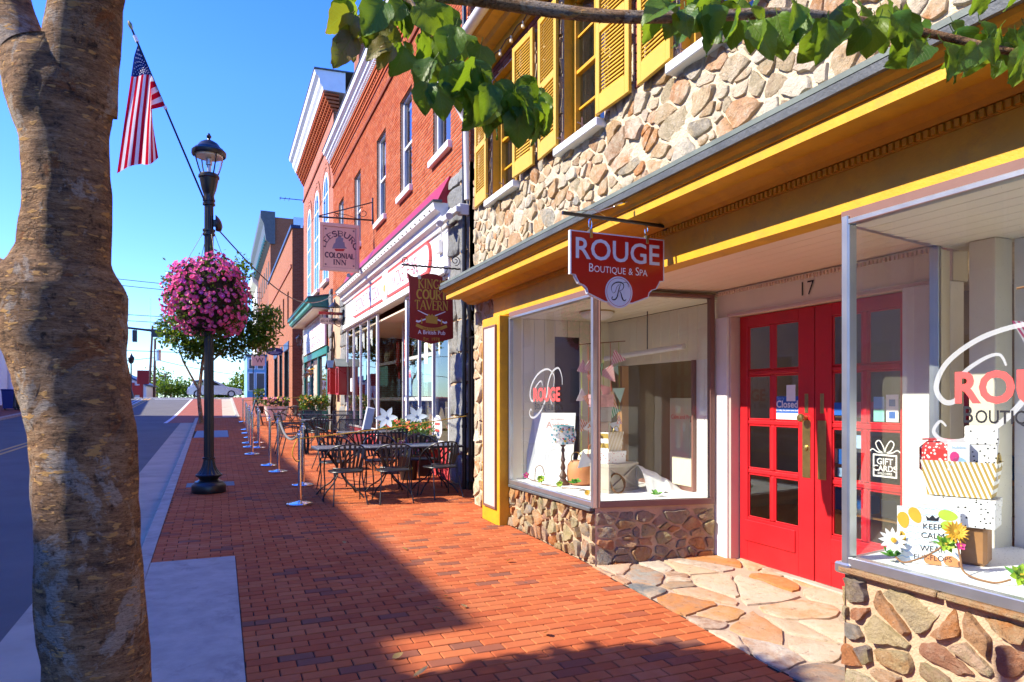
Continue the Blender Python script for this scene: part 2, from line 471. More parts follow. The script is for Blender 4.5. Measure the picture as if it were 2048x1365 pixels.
def smallcaps(mb, words, fr, gap, d=.002, bold=0., sx=1.):
    """words: list of (initial, rest) with their two sizes; centred on fr"""
    for dry in (1, 0):
        x = 0. if dry else -tot / 2
        for body, size in words:
            o = fr[0] + fr[1] * x; w = text(MB() if dry else mb, body, size, (o, fr[1], fr[2], fr[3]), 'L', d, bold, 0, sx) if body != ' ' else gap * 2.2
            x += w + gap
        tot = x - gap
def arc(cx, cy, rx, ry, a0, a1, n=10):
    return [(cx + rx * math.cos(rad(a0 + (a1 - a0) * i / n)), cy + ry * math.sin(rad(a0 + (a1 - a0) * i / n))) for i in range(n + 1)]
# upper-case serif letters as pen strokes: (points, thick?)  in a box of height 1
GL = {
 'A': (.8, [([(.05, 0), (.4, 1)], 0), ([(.4, 1), (.75, 0)], 1), ([(.18, .36), (.62, .36)], 0)], [(.05, 0), (.75, 0)]),
 'B': (.68, [([(.14, 0), (.14, 1)], 1), ([(.14, .97)] + arc(.32, .75, .24, .22, 90, -90) + [(.14, .53)], 0), ([(.14, .53)] + arc(.34, .28, .28, .25, 90, -90) + [(.14, .03)], 0)], [(.14, 0), (.14, 1)]),
 'C': (.78, [(arc(.42, .5, .34, .48, 50, 310, 16), 1)], [(.66, .84)]),
 'E': (.64, [([(.14, 0), (.14, 1)], 1), ([(.14, .97), (.56, .97)], 0), ([(.14, .52), (.46, .52)], 0), ([(.14, .03), (.58, .03)], 0)], [(.14, 0), (.14, 1), (.56, .92), (.58, .08)]),
 'G': (.82, [(arc(.42, .5, .34, .48, 50, 340, 16), 1), ([(.74, .05), (.74, .4)], 1), ([(.52, .42), (.8, .42)], 0)], []),
 'I': (.34, [([(.17, 0), (.17, 1)], 1)], [(.17, 0), (.17, 1)]),
 'K': (.76, [([(.14, 0), (.14, 1)], 1), ([(.62, 1), (.16, .45)], 0), ([(.28, .58), (.66, 0)], 1)], [(.14, 0), (.14, 1), (.62, 1), (.66, 0)]),
 'L': (.62, [([(.14, 0), (.14, 1)], 1), ([(.14, .03), (.56, .03)], 0)], [(.14, 0), (.14, 1), (.56, .1)]),
 'N': (.8, [([(.14, 0), (.14, 1)], 0), ([(.14, 1), (.66, 0)], 1), ([(.66, 0), (.66, 1)], 0)], [(.14, 0), (.1, 1), (.66, 1)]),
 'O': (.86, [(arc(.43, .5, .35, .48, 0, 360, 20), 1)], []),
 'R': (.74, [([(.14, 0), (.14, 1)], 1), ([(.14, .97)] + arc(.34, .74, .26, .23, 90, -90) + [(.14, .51)], 0), ([(.34, .51), (.66, 0)], 1)], [(.14, 0), (.14, 1), (.66, 0)]),
 'S': (.6, [(arc(.3, .74, .22, .23, 40, 240, 9) + arc(.3, .26, .23, .25, 60, -140, 9), 1)], [(.5, .82), (.1, .15)]),
 'T': (.72, [([(.36, 0), (.36, 1)], 1), ([(.06, .97), (.66, .97)], 0)], [(.36, 0), (.06, .9), (.66, .9)]),
 'U': (.8, [([(.14, 1), (.14, .35)] + arc(.4, .33, .26, .32, 180, 360, 10) + [(.66, 1)], 1)], [(.14, 1), (.66, 1)]),
 'V': (.78, [([(.05, 1), (.4, 0)], 1), ([(.4, 0), (.73, 1)], 0)], [(.05, 1), (.73, 1)]),
 'W': (1.05, [([(.05, 1), (.3, 0)], 1), ([(.3, 0), (.52, .8)], 0), ([(.52, .8), (.76, 0)], 1), ([(.76, 0), (1, 1)], 0)], [(.05, 1), (1, 1)]),
 "'": (.26, [([(.13, .98), (.09, .72)], 1)], []), ' ': (.4, [], []),
}
def serif(mb, body, h, fr, width=None, thick=.15, thin=.075, m=0, d=.002, bend=None):
    tot = sum(GL[c][0] for c in body); k = h if width is None else width / tot
    o, u, v, n = fr; x = -tot / 2
    def put(pts):
        out = []
        for a, b in pts:
            a, b = (x + a) * k, b * h
            if bend:
                w = a / bend; a, b = math.sin(w) * (bend + b), math.cos(w) * (bend + b) - bend
            out.append((a, b))
        return out
    for j, c in enumerate(body):
        w, st, sf = GL[c]
        for q, (pts, tk) in enumerate(st):
            mb.ribbon(put(pts), (thick if tk else thin) * h, fr, d + q * .0003, m)
        for a, b in sf:
            if b in (0, 1): mb.ribbon(put([(a - .11, b), (a + .11, b)]), thin * h * .9, fr, d + .001, m)
            else: mb.ribbon(put([(a, b - .1), (a, b + .08)]), thin * h * .9, fr, d + .001, m)
        x += w
def script_R(mb, h, fr, m=0, d=.003, w0=.012, w1=.05):
    """the flourished italic R of the boutique; h is its height"""
    stem = bez([(.62, .98, 0), (.55, .80, 0), (.46, .52, 0), (.38, .22, 0), (.26, .06, 0), (.12, .03, 0), (.03, .10, 0), (.06, .19, 0)], 8)
    bowl = bez([(.06, .46, 0), (.00, .62, 0), (.06, .82, 0), (.26, .97, 0), (.52, 1.02, 0), (.74, .96, 0), (.80, .80, 0), (.70, .62, 0), (.50, .53, 0)], 8)
    inner = bez([(.06, .46, 0), (.13, .40, 0), (.24, .46, 0), (.30, .60, 0), (.36, .76, 0), (.52, .90, 0)], 6)
    leg = bez([(.52, .54, 0), (.62, .40, 0), (.68, .20, 0), (.76, .05, 0), (.88, .02, 0), (.96, .12, 0)], 8)
    up = bez([(.70, .97, 0), (.92, 1.04, 0), (1.06, .96, 0), (1.10, .78, 0)], 6)
    for q, (c, wt) in enumerate(((stem, 1), (bowl, .9), (inner, .35), (leg, 1), (up, .4))):
        L = len(c); ws = [(w0 + (w1 * wt - w0) * math.sin(math.pi * i / (L - 1)) ** 1.3) * h for i in range(L)]
        mb.ribbon([((p.x - .5) * h, p.y * h) for p in c], ws, fr, d + q * .0004, m)
    o, u, v, n = fr
    mb.prism([((.07 - .5) * h + .035 * h * math.cos(a * .63), .17 * h + .035 * h * math.sin(a * .63)) for a in range(10)], d, d + .001, fr, m)

# ------------------------------------------------------------------ stones, bricks, walls with openings
def clip(poly, nx, ny, dd):
    out = []; k = len(poly)
    for i in range(k):
        a, b = poly[i], poly[(i + 1) % k]
        da, db = a[0] * nx + a[1] * ny - dd, b[0] * nx + b[1] * ny - dd
        if da <= 0: out.append(a)
        if (da < 0 < db) or (db < 0 < da):
            t = da / (da - db); out.append((a[0] + (b[0] - a[0]) * t, a[1] + (b[1] - a[1]) * t))
    return out
def cells(u0, u1, v0, v1, size, asp, gap, holes=(), seed=1, bottom=None, vary=.75, loose=(.86, 1.)):
    """irregular stones packed into a rectangle; bottom(u) trims the lower edge"""
    rr = random.Random(seed); pts = []; A = (u1 - u0) * (v1 - v0); n = int(A / (size * size / asp))
    tries = 0; rad_ = []
    while len(pts) < n and tries < n * 60:
        tries += 1
        p = (rr.uniform(u0, u1), rr.uniform(v0, v1)); r = size * (1 - vary + rr.random() ** 1.6 * vary * 2) * .62
        if tries > n * 40: r *= .6
        if all(math.hypot(p[0] - q[0], (p[1] - q[1]) * asp) > (r + s_) * .62 for q, s_ in zip(pts, rad_)):
            pts.append(p); rad_.append(r)
    P = np.array(pts); out = []
    for i, p in enumerate(pts):
        if any(h[0] < p[0] < h[1] and h[2] < p[1] < h[3] for h in holes): continue
        poly = [(u0 + gap / 2, v0 + gap / 2), (u1 - gap / 2, v0 + gap / 2), (u1 - gap / 2, v1 - gap / 2), (u0 + gap / 2, v1 - gap / 2)]
        d = np.hypot(P[:, 0] - p[0], (P[:, 1] - p[1]) * asp)
        for j in np.argsort(d)[1:22]:
            q = pts[j]; dx, dy = q[0] - p[0], (q[1] - p[1]) * asp * asp
            L = math.hypot(dx, dy); dx, dy = dx / L, dy / L
            ra, rb = rad_[i], rad_[j]; t = .5 + (ra - rb) / (ra + rb) * .22
            mx, my = p[0] + (q[0] - p[0]) * t, p[1] + (q[1] - p[1]) * t
            poly = clip(poly, dx, dy, mx * dx + my * dy - gap / 2)
            if len(poly) < 3: break
        if len(poly) < 3: continue
        for h in holes:
            if max(a for a, b in poly) > h[0] and min(a for a, b in poly) < h[1] and max(b for a, b in poly) > h[2] and min(b for a, b in poly) < h[3]:
                ds = [(h[0] - p[0], (1, 0, h[0])), (p[0] - h[1], (-1, 0, -h[1])), (h[2] - p[1], (0, 1, h[2])), (p[1] - h[3], (0, -1, -h[3]))]
                a, b, c = max(ds)[1]; poly = clip(poly, a, b, c - gap / 2)
                if len(poly) < 3: break
        if bottom is not None and len(poly) >= 3:
            # lower edge follows the sloping ground
            ua, ub = u0, u1; s = (bottom(ub) - bottom(ua)) / (ub - ua); L = math.hypot(s, 1)
            poly = clip(poly, s / L, -1 / L, (s * ua - bottom(ua)) / L)
        if len(poly) >= 3:
            ar = abs(sum(poly[k][0] * poly[(k + 1) % len(poly)][1] - poly[(k + 1) % len(poly)][0] * poly[k][1] for k in range(len(poly)))) / 2
            if ar > (size * .18) ** 2:
                k_ = rr.uniform(*loose); gx, gy = sum(q[0] for q in poly) / len(poly), sum(q[1] for q in poly) / len(poly)
                out.append(([(gx + (x - gx) * k_, gy + (y - gy) * (k_ if rr.random() < .5 else min(1, k_ + .06))) for x, y in poly], ar))
    return out
def stone(poly, fr, depth, rr, n=14, dome=.5, rough=.12, back=.03):
    """one rough stone: a rounded, uneven outline and a lumpy face; returns centre and local verts/faces"""
    k = len(poly); per = [math.dist(poly[i], poly[(i + 1) % k]) for i in range(k)]; T = sum(per)
    P = []; i = 0; acc = 0.
    for j in range(n):
        t = T * j / n
        while acc + per[i] < t: acc += per[i]; i += 1
        f = (t - acc) / per[i]; a, b = poly[i], poly[(i + 1) % k]
        P.append((a[0] + (b[0] - a[0]) * f, a[1] + (b[1] - a[1]) * f))
    P = [((P[j - 1][0] + 12 * P[j][0] + P[(j + 1) % n][0]) / 14, (P[j - 1][1] + 12 * P[j][1] + P[(j + 1) % n][1]) / 14) for j in range(n)]
    cx, cy = sum(p[0] for p in P) / n, sum(p[1] for p in P) / n
    sz = math.sqrt(abs(sum(P[j][0] * P[(j + 1) % n][1] - P[(j + 1) % n][0] * P[j][1] for j in range(n))) / 2) + 1e-6
    P = [(p[0] + rr.uniform(-1, 1) * sz * .04, p[1] + rr.uniform(-1, 1) * sz * .04) for p in P]
    o, u, v, nn = fr; V = []; C = o + u * cx + v * cy
    tu, tv = rr.uniform(-1, 1) * rough * 1.4, rr.uniform(-1, 1) * rough * 1.4
    sd = rr.uniform(0, 99)
    for s, h in ((1, -back), (.985, depth * .55), (.935, depth * .92), (.58, depth)):
        for a, b in P:
            x, y = (a - cx) * s, (b - cy) * s
            z = h
            if h > 0: z += (noise.noise(Vector((x * 9 + sd, y * 9, sd))) * rough * .55 * sz + noise.noise(Vector((x * 26, y * 26 + sd, sd))) * rough * .25 * sz + (x * tu + y * tv) * .7) * (1 if s < .95 else .5)
            V.append(u * x + v * y + nn * z)
    V.append(nn * (depth * (1 + .1 * dome) + noise.noise(Vector((sd, 0, sd))) * rough * .3 * sz))
    F = []
    for q in range(3):
        for j in range(n): F.append((q * n + j, q * n + (j + 1) % n, (q + 1) * n + (j + 1) % n, (q + 1) * n + j))
    for j in range(n): F.append((3 * n + j, 3 * n + (j + 1) % n, 4 * n))
    ar = sum(P[j][0] * P[(j + 1) % n][1] - P[(j + 1) % n][0] * P[j][1] for j in range(n))
    if ar < 0: F = [f[::-1] for f in F]
    return C, V, F
def piece_obj(name, C, V, F, mat, parent, smooth=True, sharp=50):
    me = bpy.data.meshes.new(name); me.from_pydata([tuple(v) for v in V], [], F); me.materials.append(mat)
    if smooth:
        me.polygons.foreach_set('use_smooth', [True] * len(F)); me.set_sharp_from_angle(angle=rad(sharp))
    ob = bpy.data.objects.new(name, me); COL.objects.link(ob)
    off = Vector(ORIG.get(parent.name, (0, 0, 0))) if parent else Vector()
    ob.parent = parent; ob.location = C - off
    return ob
def wall_sheet(mb, fr, u0, u1, v0, v1, holes, depth=.2, m=0, mrev=None):
    """a wall face with real openings and their reveals"""
    us = sorted({u0, u1, *[h[0] for h in holes], *[h[1] for h in holes]}); us = [a for a in us if u0 <= a <= u1]
    vs = sorted({v0, v1, *[h[2] for h in holes], *[h[3] for h in holes]}); vs = [a for a in vs if v0 <= a <= v1]
    o, u, v, n = fr
    P = lambda a, b, d=0: o + u * a + v * b + n * d
    for a, b in zip(us, us[1:]):
        run = None
        for c, d in zip(vs, vs[1:]):
            inside = any(h[0] < (a + b) / 2 < h[1] and h[2] < (c + d) / 2 < h[3] for h in holes)
            if not inside: mb.add([P(a, c), P(b, c), P(b, d), P(a, d)], [(0, 1, 2, 3)], m)
    for h in holes:
        a, b, c, d = h[:4]; q = m if mrev is None else mrev
        mb.add([P(a, c), P(b, c), P(b, d), P(a, d), P(a, c, -depth), P(b, c, -depth), P(b, d, -depth), P(a, d, -depth)],
               [(0, 4, 5, 1), (1, 5, 6, 2), (2, 6, 7, 3), (3, 7, 4, 0)], q)
def brick_rows(fr, u0, u1, v0, v1, holes, bl=.205, bh=.0655, j=.0095, rr=None, off0=0):
    """stretcher courses, cut at the edges of openings: list of (u0,u1,v0,v1)"""
    out = []; v = v0; row = off0
    while v + bh * .5 < v1:
        t = min(v + bh, v1); u = u0 - (bl + j) * (.5 if row % 2 else 0); 
        while u < u1:
            a, b = max(u, u0), min(u + bl, u1); segs = [(a, b)] if b - a > .02 else []
            for h in holes:
                if h[2] < (v + t) / 2 < h[3]:
                    ns = []
                    for p, q in segs:
                        if q <= h[0] or p >= h[1]: ns.append((p, q)); continue
                        if p < h[0] - .02: ns.append((p, h[0]))
                        if q > h[1] + .02: ns.append((h[1], q))
                    segs = ns
            out += [(p, q, v, t) for p, q in segs]
            u += bl + j
        v += bh + j; row += 1
    return out
def brick_mesh(mb, fr, q, d0, d1, r, bev=.004):
    o, u, v, n = fr; a, b, c, d = q; e = bev
    V = [o + u * x + v * y + n * z for x, y, z in ((a, c, d0), (b, c, d0), (b, d, d0), (a, d, d0), (a, c, d1 - e), (b, c, d1 - e), (b, d, d1 - e), (a, d, d1 - e), (a + e, c + e, d1), (b - e, c + e, d1), (b - e, d - e, d1), (a + e, d - e, d1))]
    F = [(8, 9, 10, 11)]
    for k in range(4):
        l = (k + 1) % 4; F += [(k, l, 4 + l, 4 + k), (4 + k, 4 + l, 8 + l, 8 + k)]
    mb.add(V, F, 0, False, r)
def bricks(parent, fr, rows, mat, d1=.010, nparts=300, name='brick', rr=None, part=None, jit=.002):
    """the largest in view become parts of their own, the others one joined part"""
    rr = rr or random.Random(3); o, u, v, n = fr
    sc_ = []
    for q in rows:
        c = o + u * (q[0] + q[1]) / 2 + v * (q[2] + q[3]) / 2; p = proj(c)
        vis = p is not None and -20 < p[0] < 2068 and -20 < p[1] < 1385
        sc_.append((p[2] if vis else 1e9, q, c))
    sc_.sort(key=lambda t: t[0])
    mb = MB(); cache = {}; k = 0
    off = Vector(ORIG.get((part or parent).name, ORIG.get(parent.name, (0, 0, 0))))
    for d, q, c in sc_:
        w, h = q[1] - q[0], q[3] - q[2]
        if k < nparts and d < 1e8:
            key = (round(w, 2), round(h, 3))
            if key not in cache:
                t = MB(); brick_mesh(t, (Vector(), u, v, n), (-w / 2, w / 2, -h / 2, h / 2), -.02, d1, 0)
                me = bpy.data.meshes.new(name); me.from_pydata(t.v, [], t.f); me.materials.append(mat); cache[key] = me
            ob = bpy.data.objects.new(name, cache[key]); COL.objects.link(ob); ob.parent = part or parent
            ob.location = c + n * rr.uniform(-jit, jit) - off; k += 1
        else:
            brick_mesh(mb, fr, q, -.02, d1 + rr.uniform(-jit, jit), rr.uniform(.001, 1))
    if mb.f:
        ob = mb.build('bricks', mat, parent, stuff=True)
        if part: ob.parent = part

# ================================================================== THE SETTING
def sheet(name, xs, ys, zf, mat, kind='structure'):
    mb = MB(); V = []
    for y in ys:
        for x in xs(y) if callable(xs) else xs: V.append((x, y, zf(x, y)))
    n = len(V) // len(ys)
    mb.add(V, [(j * n + i, j * n + i + 1, (j + 1) * n + i + 1, (j + 1) * n + i) for j in range(len(ys) - 1) for i in range(n - 1)], 0, True)
    return structure(mb.build(name, mat), kind)
def lin(a, b, n): return [a + (b - a) * i / n for i in range(n + 1)]
YS = lin(-30, 34, 16) + lin(35, 120, 85)

m, nt = nmat('asphalt')
n1 = noise_(nt, .7, 6, .6); n2 = noise_(nt, 240, 2, .6); n3 = noise_(nt, 60, 4, .7)
c = ramp(nt, n1, [(.3, (.095, .092, .085)), (.7, (.14, .135, .125))])
c = mixc(nt, ramp(nt, n2, [(.5, (0, 0, 0)), (.75, (.5,) * 3)]), c, (.22, .21, .20))
finish(nt, c, .85, math_(nt, 'ADD', n2, n3), .6, .006, spec=.3); MT['asphalt'] = m
m, nt = nmat('paving_far')
tc = nd(nt, 'TexCoord').outputs['Object']
bt = nd(nt, 'TexBrick', None, Vector=tc, Color1=(.40, .13, .07), Color2=(.30, .09, .06), Mortar=(.12, .07, .05), Scale=1.)
bt.inputs['Mortar Size'].default_value = .008; bt.inputs['Brick Width'].default_value = .21; bt.inputs['Row Height'].default_value = .105
finish(nt, bt.outputs['Color'], .85, None, spec=.2); MT['pavefar'] = m
MT['linewhite'] = paint('road_white', (.62, .62, .60), .7, .12, 8, .3, .003, 90, dirt=(.15, .15, .15), dirtamt=.5)
MT['lineyellow'] = paint('road_yellow', (.62, .33, .05), .7, .12, 8, .3, .003, 90, dirt=(.14, .12, .1), dirtamt=.5)
MT['earth'] = paint('earth', (.10, .12, .05), .95, .3, .2, .5, .05, 4)

# base terrain, out to the horizon
def terr(x, y): return gz(min(max(y, -30), 120)) - .5
sheet('terrain', [-900, -300, -80, -30, -14, 0, 14, 30, 80, 300, 900], [-900, -200] + YS + [200, 400, 900], terr, MT['earth'])
gut = lambda y: -1.33 - .009 * y
sheet('road', lambda y: [-9.35, -7, -5, -3, gut(y)], YS, lambda x, y: gz(y) - .13, MT['asphalt'])
sheet('gutter', lambda y: [gut(y), kerb_x(y) - .15], lin(-30, 36, 33), lambda x, y: gz(y) - .128, MT['gutter'])
# cross street at the crest
sheet('cross_street', [-60, -9.4], lin(60, 72, 6), lambda x, y: gz(y) - .125, MT['asphalt'])
sheet('cross_street', [3.4, 60], lin(60, 72, 6), lambda x, y: gz(y) - .125, MT['asphalt'])
sheet('road', lambda y: [gut(y), 3.4], lin(59.5, 72, 8), lambda x, y: gz(y) - .126, MT['asphalt'])
def line(name, x0, x1, y0, y1, mat, dz=-.122):
    return sheet(name, [x0, x1], lin(y0, y1, max(2, int((y1 - y0) / 2))), lambda x, y: gz(y) + dz, mat)
line('yellow_line', -5.26, -5.15, -20, 60, MT['lineyellow'])
line('yellow_line', -5.02, -4.91, -20, 60, MT['lineyellow'])
line('stop_line', -4.6, -2.1, 58.6, 59.1, MT['linewhite'])
for k in (0, 1): line('lane_line', -5.0 - .3 * k - .4, -4.9 - .3 * k - .4, 46, 58, MT['linewhite'], -.118)
line('crosswalk_line', -9, 3, 60.2, 60.5, MT['linewhite'], -.116)
line('crosswalk_line', -9, 3, 62.6, 62.9, MT['linewhite'], -.116)
# kerbs: stones of their own length
kerb = structure(bpy.data.objects.new('kerb', None)); COL.objects.link(kerb); ORIG['kerb'] = (0, 0, 0)
def kerb_run(x0, x1, edge, y0, y1, step, parent, face=-1):
    y = y0
    while y < y1:
        t = min(y + step, y1) - .008; mb = MB(); V = []
        for yy in (y, t):
            xb = edge(yy); z = gz(yy)
            for dx, dz in ((0, -.3), (.15 * face, -.3), (.15 * face, -.03), (.125 * face, .0), (0, .004)): V.append((xb + dx, yy, z + dz))
        F = [(i, (i + 1) % 5, 5 + (i + 1) % 5, 5 + i) for i in range(5)] + [(4, 3, 2, 1, 0), (5, 6, 7, 8, 9)]
        if face > 0: F = [f[::-1] for f in F]
        mb.add(V, F); mb.build('kerb_stone', MT['concrete'], parent); y += step
kerb_run(0, 0, kerb_x, -14, 36.2, 3.05, kerb)
kerb_run(0, 0, lambda y: .92, 37.2, 59, 3.05, kerb)
far_kerb = structure(bpy.data.objects.new('far_kerb', None)); COL.objects.link(far_kerb); ORIG['far_kerb'] = (0, 0, 0)
kerb_run(0, 0, lambda y: -9.4, 10, 59, 4, far_kerb, 1)
# kerb turning into the widened crossing
mb = MB(); zc = gz(36.6)
for a, b in zip([(kerb_x(36.2), 36.2), (-.78, 36.75), (-.3, 37.05), (.3, 37.15)], [(-.78, 36.75), (-.3, 37.05), (.3, 37.15), (.92, 37.2)]):
    d = Vector((b[0] - a[0], b[1] - a[1], 0)).normalized(); q = Vector((-d.y, d.x, 0)) * .15
    P = [Vector((*a, zc)), Vector((*b, zc)), Vector((*b, zc)) + q, Vector((*a, zc)) + q]
    mb.add(P + [p - Vector((0, 0, .3)) for p in P], [(0, 1, 2, 3), (3, 2, 6, 7), (0, 4, 5, 1)])
mb.build('kerb_stone', MT['concrete'], kerb)
# paved lay-by with its white edge, then a concrete strip, past the widened kerb
sheet('brick_lay_by', lambda y: [-2.15 + .01 * (y - 37), .12], lin(34.2, 59, 20), lambda x, y: gz(y) - .124, MT['pavefar'])
sheet('lay_by_edge', lambda y: [-2.3 + .01 * (y - 37), -2.15 + .01 * (y - 37)], lin(34.2, 59, 20), lambda x, y: gz(y) - .122, MT['linewhite'])
sheet('concrete_strip', [.12, .77], lin(36.8, 59, 20), lambda x, y: gz(y) - .12, MT['gutter'])
# left pavement
sheet('far_pavement', [-12.2, -9.4], YS, lambda x, y: gz(y), MT['pavefar'])

# ---- the brick pavement
def right_edge(y):
    if y < 2.83: return 3.15
    if y < 5.45: return 2.995 + (y - 2.89) * .058
    if y < 7.5: return 3.165
    if y < 8.1: return 3.02
    if y < 9.05: return 3.29
    return 3.67
sidewalk = sheet('sidewalk', lambda y: [kerb_x(y), .13, 1.5, 3.0, 3.7], lin(-12, 36.4, 44), lambda x, y: gz(y) - .009, MT['joint_sand'])
ORIG['sidewalk'] = (0, 0, 0)
sheet('sidewalk', lambda y: [.92, 2, 3.6], lin(36.4, 59.5, 24), lambda x, y: gz(y), MT['pavefar'])
rows = []; y = 1.2; j = 0; rr = random.Random(5)
GRATE = (-.72, .26, 23.0, 26.3)
while y < 36.3:
    ym = y + .047; L, Rr = kerb_x(ym) + .004, right_edge(ym); x = 3.2 - 22 * .2055 + (.1027 if j % 2 else 0) + rr.uniform(-.006, .006)
    while x < Rr:
        a, b = max(x, L), min(x + .198, Rr)
        if ym < 7.08: a = max(a, .137)
        if GRATE[2] < ym < GRATE[3]:
            if a < GRATE[1] < b: a = GRATE[1]
            elif b <= GRATE[1] and b > GRATE[0]: b = a
        if b - a > .02: rows.append((a, b, y, y + .0945))
        x += .2055
    y += .1025; j += 1
SF = (Vector((0, 0, 0)), Vector((1, 0, 0)), Vector((0, 1, .0213)), Vector((0, -.0213, 1)))
bricks(sidewalk, SF, rows, MT['pave'], d1=0.0, nparts=300, rr=random.Random(8), jit=.0016)
# concrete slab and tree pit beside the kerb
mb = MB()
def slab(x0, x1, y0, y1):
    V = []
    for (a, b) in ((kerb_x(y0) + .004, y0), (x1, y0), (x1, y1), (kerb_x(y1) + .004, y1)): V.append((a, b, gz(b) + .003))
    V += [(a, b, c - .1) for a, b, c in V]
    mb.add(V, [(0, 1, 2, 3), (0, 4, 5, 1), (1, 5, 6, 2), (2, 6, 7, 3), (3, 7, 4, 0)])
slab(0, .132, 3.15, 7.07)
structure(mb.build('concrete_slab', MT['concrete']))
sheet('tree_pit_soil', [kerb_x(2), -.2, .132], lin(1.0, 3.14, 4), lambda x, y: gz(y) - .02 + .015 * math.sin(9 * x + 7 * y), MT['soil'])

# ---- flagstones of the shop entry
FLZ = lambda x, y: gz(y) + .002 + max(0, x - 3.1) * .035
flagged = sheet('entry_paving', lambda y: [2.99 + max(0, y - 2.8) * .058, 4.0, 4.75], lin(2.7, 5.6, 6), lambda x, y: FLZ(x, y) - .012, MT['grout_flag']); ORIG['entry_paving'] = (0, 0, 0)
FLF = (Vector((0, 0, 0)), Vector((1, 0, .035)), Vector((0, 1, .0213)), Vector((-.035, -.0213, 1)))
FLF[0].z = .002 - 3.1 * .035
rr = random.Random(21)
for poly, ar in cells(2.98, 4.7, 2.72, 5.55, .31, .75, .018, seed=12, vary=.8, loose=(.97, 1.)):
    # trim along the pavement edge and the side walls
    k = math.hypot(1, .058)
    poly = clip(poly, -1 / k, .058 / k, -(2.995 + .012 - .058 * 2.89) / k)
    if len(poly) < 3: continue
    C, V, F = stone(poly, FLF, .006, rr, 16, .1, .01, .02)
    piece_obj('flagstone', C, V, F, MT['flag'], flagged)

# ================================================================== THE STONE SHOP
shop = thing('stone_shop', 'rubble stone shop with mustard yellow shutters, long yellow cornice and red double doors', 'building', (3.3, 5, .1))
WX = 3.3
FW = frF(WX, 0, 0)
WIN = [(7.48, 8.36), (5.52, 6.33), (3.58, 4.38), (1.5, 2.3)]
holes = [(-b, -a, 4.27, 5.84) for a, b in WIN]
mb = MB(); wall_sheet(mb, FW, -9.05, 2, 3.0, 6.15, holes, .22, 0, 1)
wall_sheet(mb, FW, -9.05, -8.0, 0, 3.0, [], .22)
mb.add([(WX, 9.05, 0), (12, 9.05, 0), (12, 9.05, 6.15), (WX, 9.05, 6.15), (7.6, 9.05, 9.2)], [(0, 3, 4, 2, 1)])
mb.build('wall', [MT['mortar_pale'], MT['yellow']], shop)
bzones = [(-5.0, -4.4 - .48, 4.33, 5.9), (-6.97, -6.83, 4.33, 5.9), (-9.05, 1, 5.86, 6.12)]
rr = random.Random(31)
st = []
for poly, ar in cells(-9.05, .3, 3.12, 5.86,   .19, 1.45, .009, holes + bzones[:2], seed=4, vary=.88): st.append((poly, FW, ar))
for poly, ar in cells(-9.05, -8.0, .1, 3.1, .21, 1.25, .018, [], seed=9, vary=.75, bottom=lambda u: gz(-u) + .0): st.append((poly, FW, ar))
st.sort(key=lambda t: -t[2])
for i, (poly, fr, ar) in enumerate(st[:300]):
    C, V, F = stone(poly, fr, rr.uniform(.010, .036), rr, 18 if ar > .03 else 13, rough=.17)
    piece_obj('stone', C, V, F, MT['rubble'], shop)
rest = MB()
for poly, fr, ar in st[300:]:
    C, V, F = stone(poly, fr, rr.uniform(.008, .024), rr, 10)
    rest.add([C + Vector(v) for v in V], F, 0, True, rr.random())
if rest.f: rest.build('stones', MT['rubble'], shop, stuff=True, sharp=50)
for z in bzones:
    rows = brick_rows(FW, z[0], z[1], z[2], z[3], holes)
    bricks(shop, FW, rows, MT['oldbrick'], d1=.012, nparts=60, rr=rr)
# ---- base walls of the two display windows
BZ = .655; SZ = .735
spL = FR((3.18, 5.486, 0), (.984, -.1787, 0), (0, 0, 1)); spR = FR((4.37, 2.97, 0), (-.9833, -.1818, 0), (0, 0, 1))
for fr, a, b, c in ((frF(3.19, 0, 0), -7.5, -5.486, BZ), (spL, .0, 1.21, BZ), (frF(3.19, 0, 0), -2.75, -.2, SZ), (spR, 0, 1.21, SZ)):
    mb = MB(); wall_sheet(mb, fr, a, b, 0, c, []); mb.build('base_wall', MT['mortar_sand'], shop)
def base_stones(fr, u0, u1, v1, size, bottom, seed, dmin=.012, dmax=.04, asp=1.35, gap=.03):
    out = cells(u0, u1, bottom(u0) if bottom(u0) < bottom(u1) else bottom(u1), v1, size, asp, gap, [], seed=seed, bottom=bottom, vary=.75)
    for poly, ar in out:
        C, V, F = stone(poly, fr, rr.uniform(dmin, dmax), rr, 20, rough=.24)
        piece_obj('stone', C, V, F, MT['base_stone'], shop)
base_stones(frF(3.185, 0, 0), -7.5, -5.49, BZ - .03, .125, lambda u: gz(-u) + .004, 41, asp=1.0, gap=.022)
base_stones(spL, .0, 1.2, BZ - .04, .15, lambda u: .115 + u * .03, 42, .012, .034, 1.6, .014)
base_stones(frF(3.185, 0, 0), -2.77, -.3, SZ - .045, .205, lambda u: gz(-u) + .004, 43, .012, .03, 1.45, .026)
base_stones(spR, .0, 1.2, SZ - .04, .22, lambda u: .10 - u * .02, 44, .02, .05, 1.3, .03)
mb = MB()   # thin slate course under the frames
for y0, y1, z in [(2.76, 2.2, SZ), (2.19, 1.55, SZ), (1.54, .9, SZ), (7.46, 6.8, BZ), (6.79, 6.1, BZ), (6.09, 5.5, BZ)]:
    b = MB(); b.box(3.145 - rr.uniform(0, .02), 3.25, y1, y0, z - .028 - rr.uniform(0, .012), z - .001, .006); b.build('slate_cap', MT['slate'] if z < .7 else MT['base_stone'], shop)
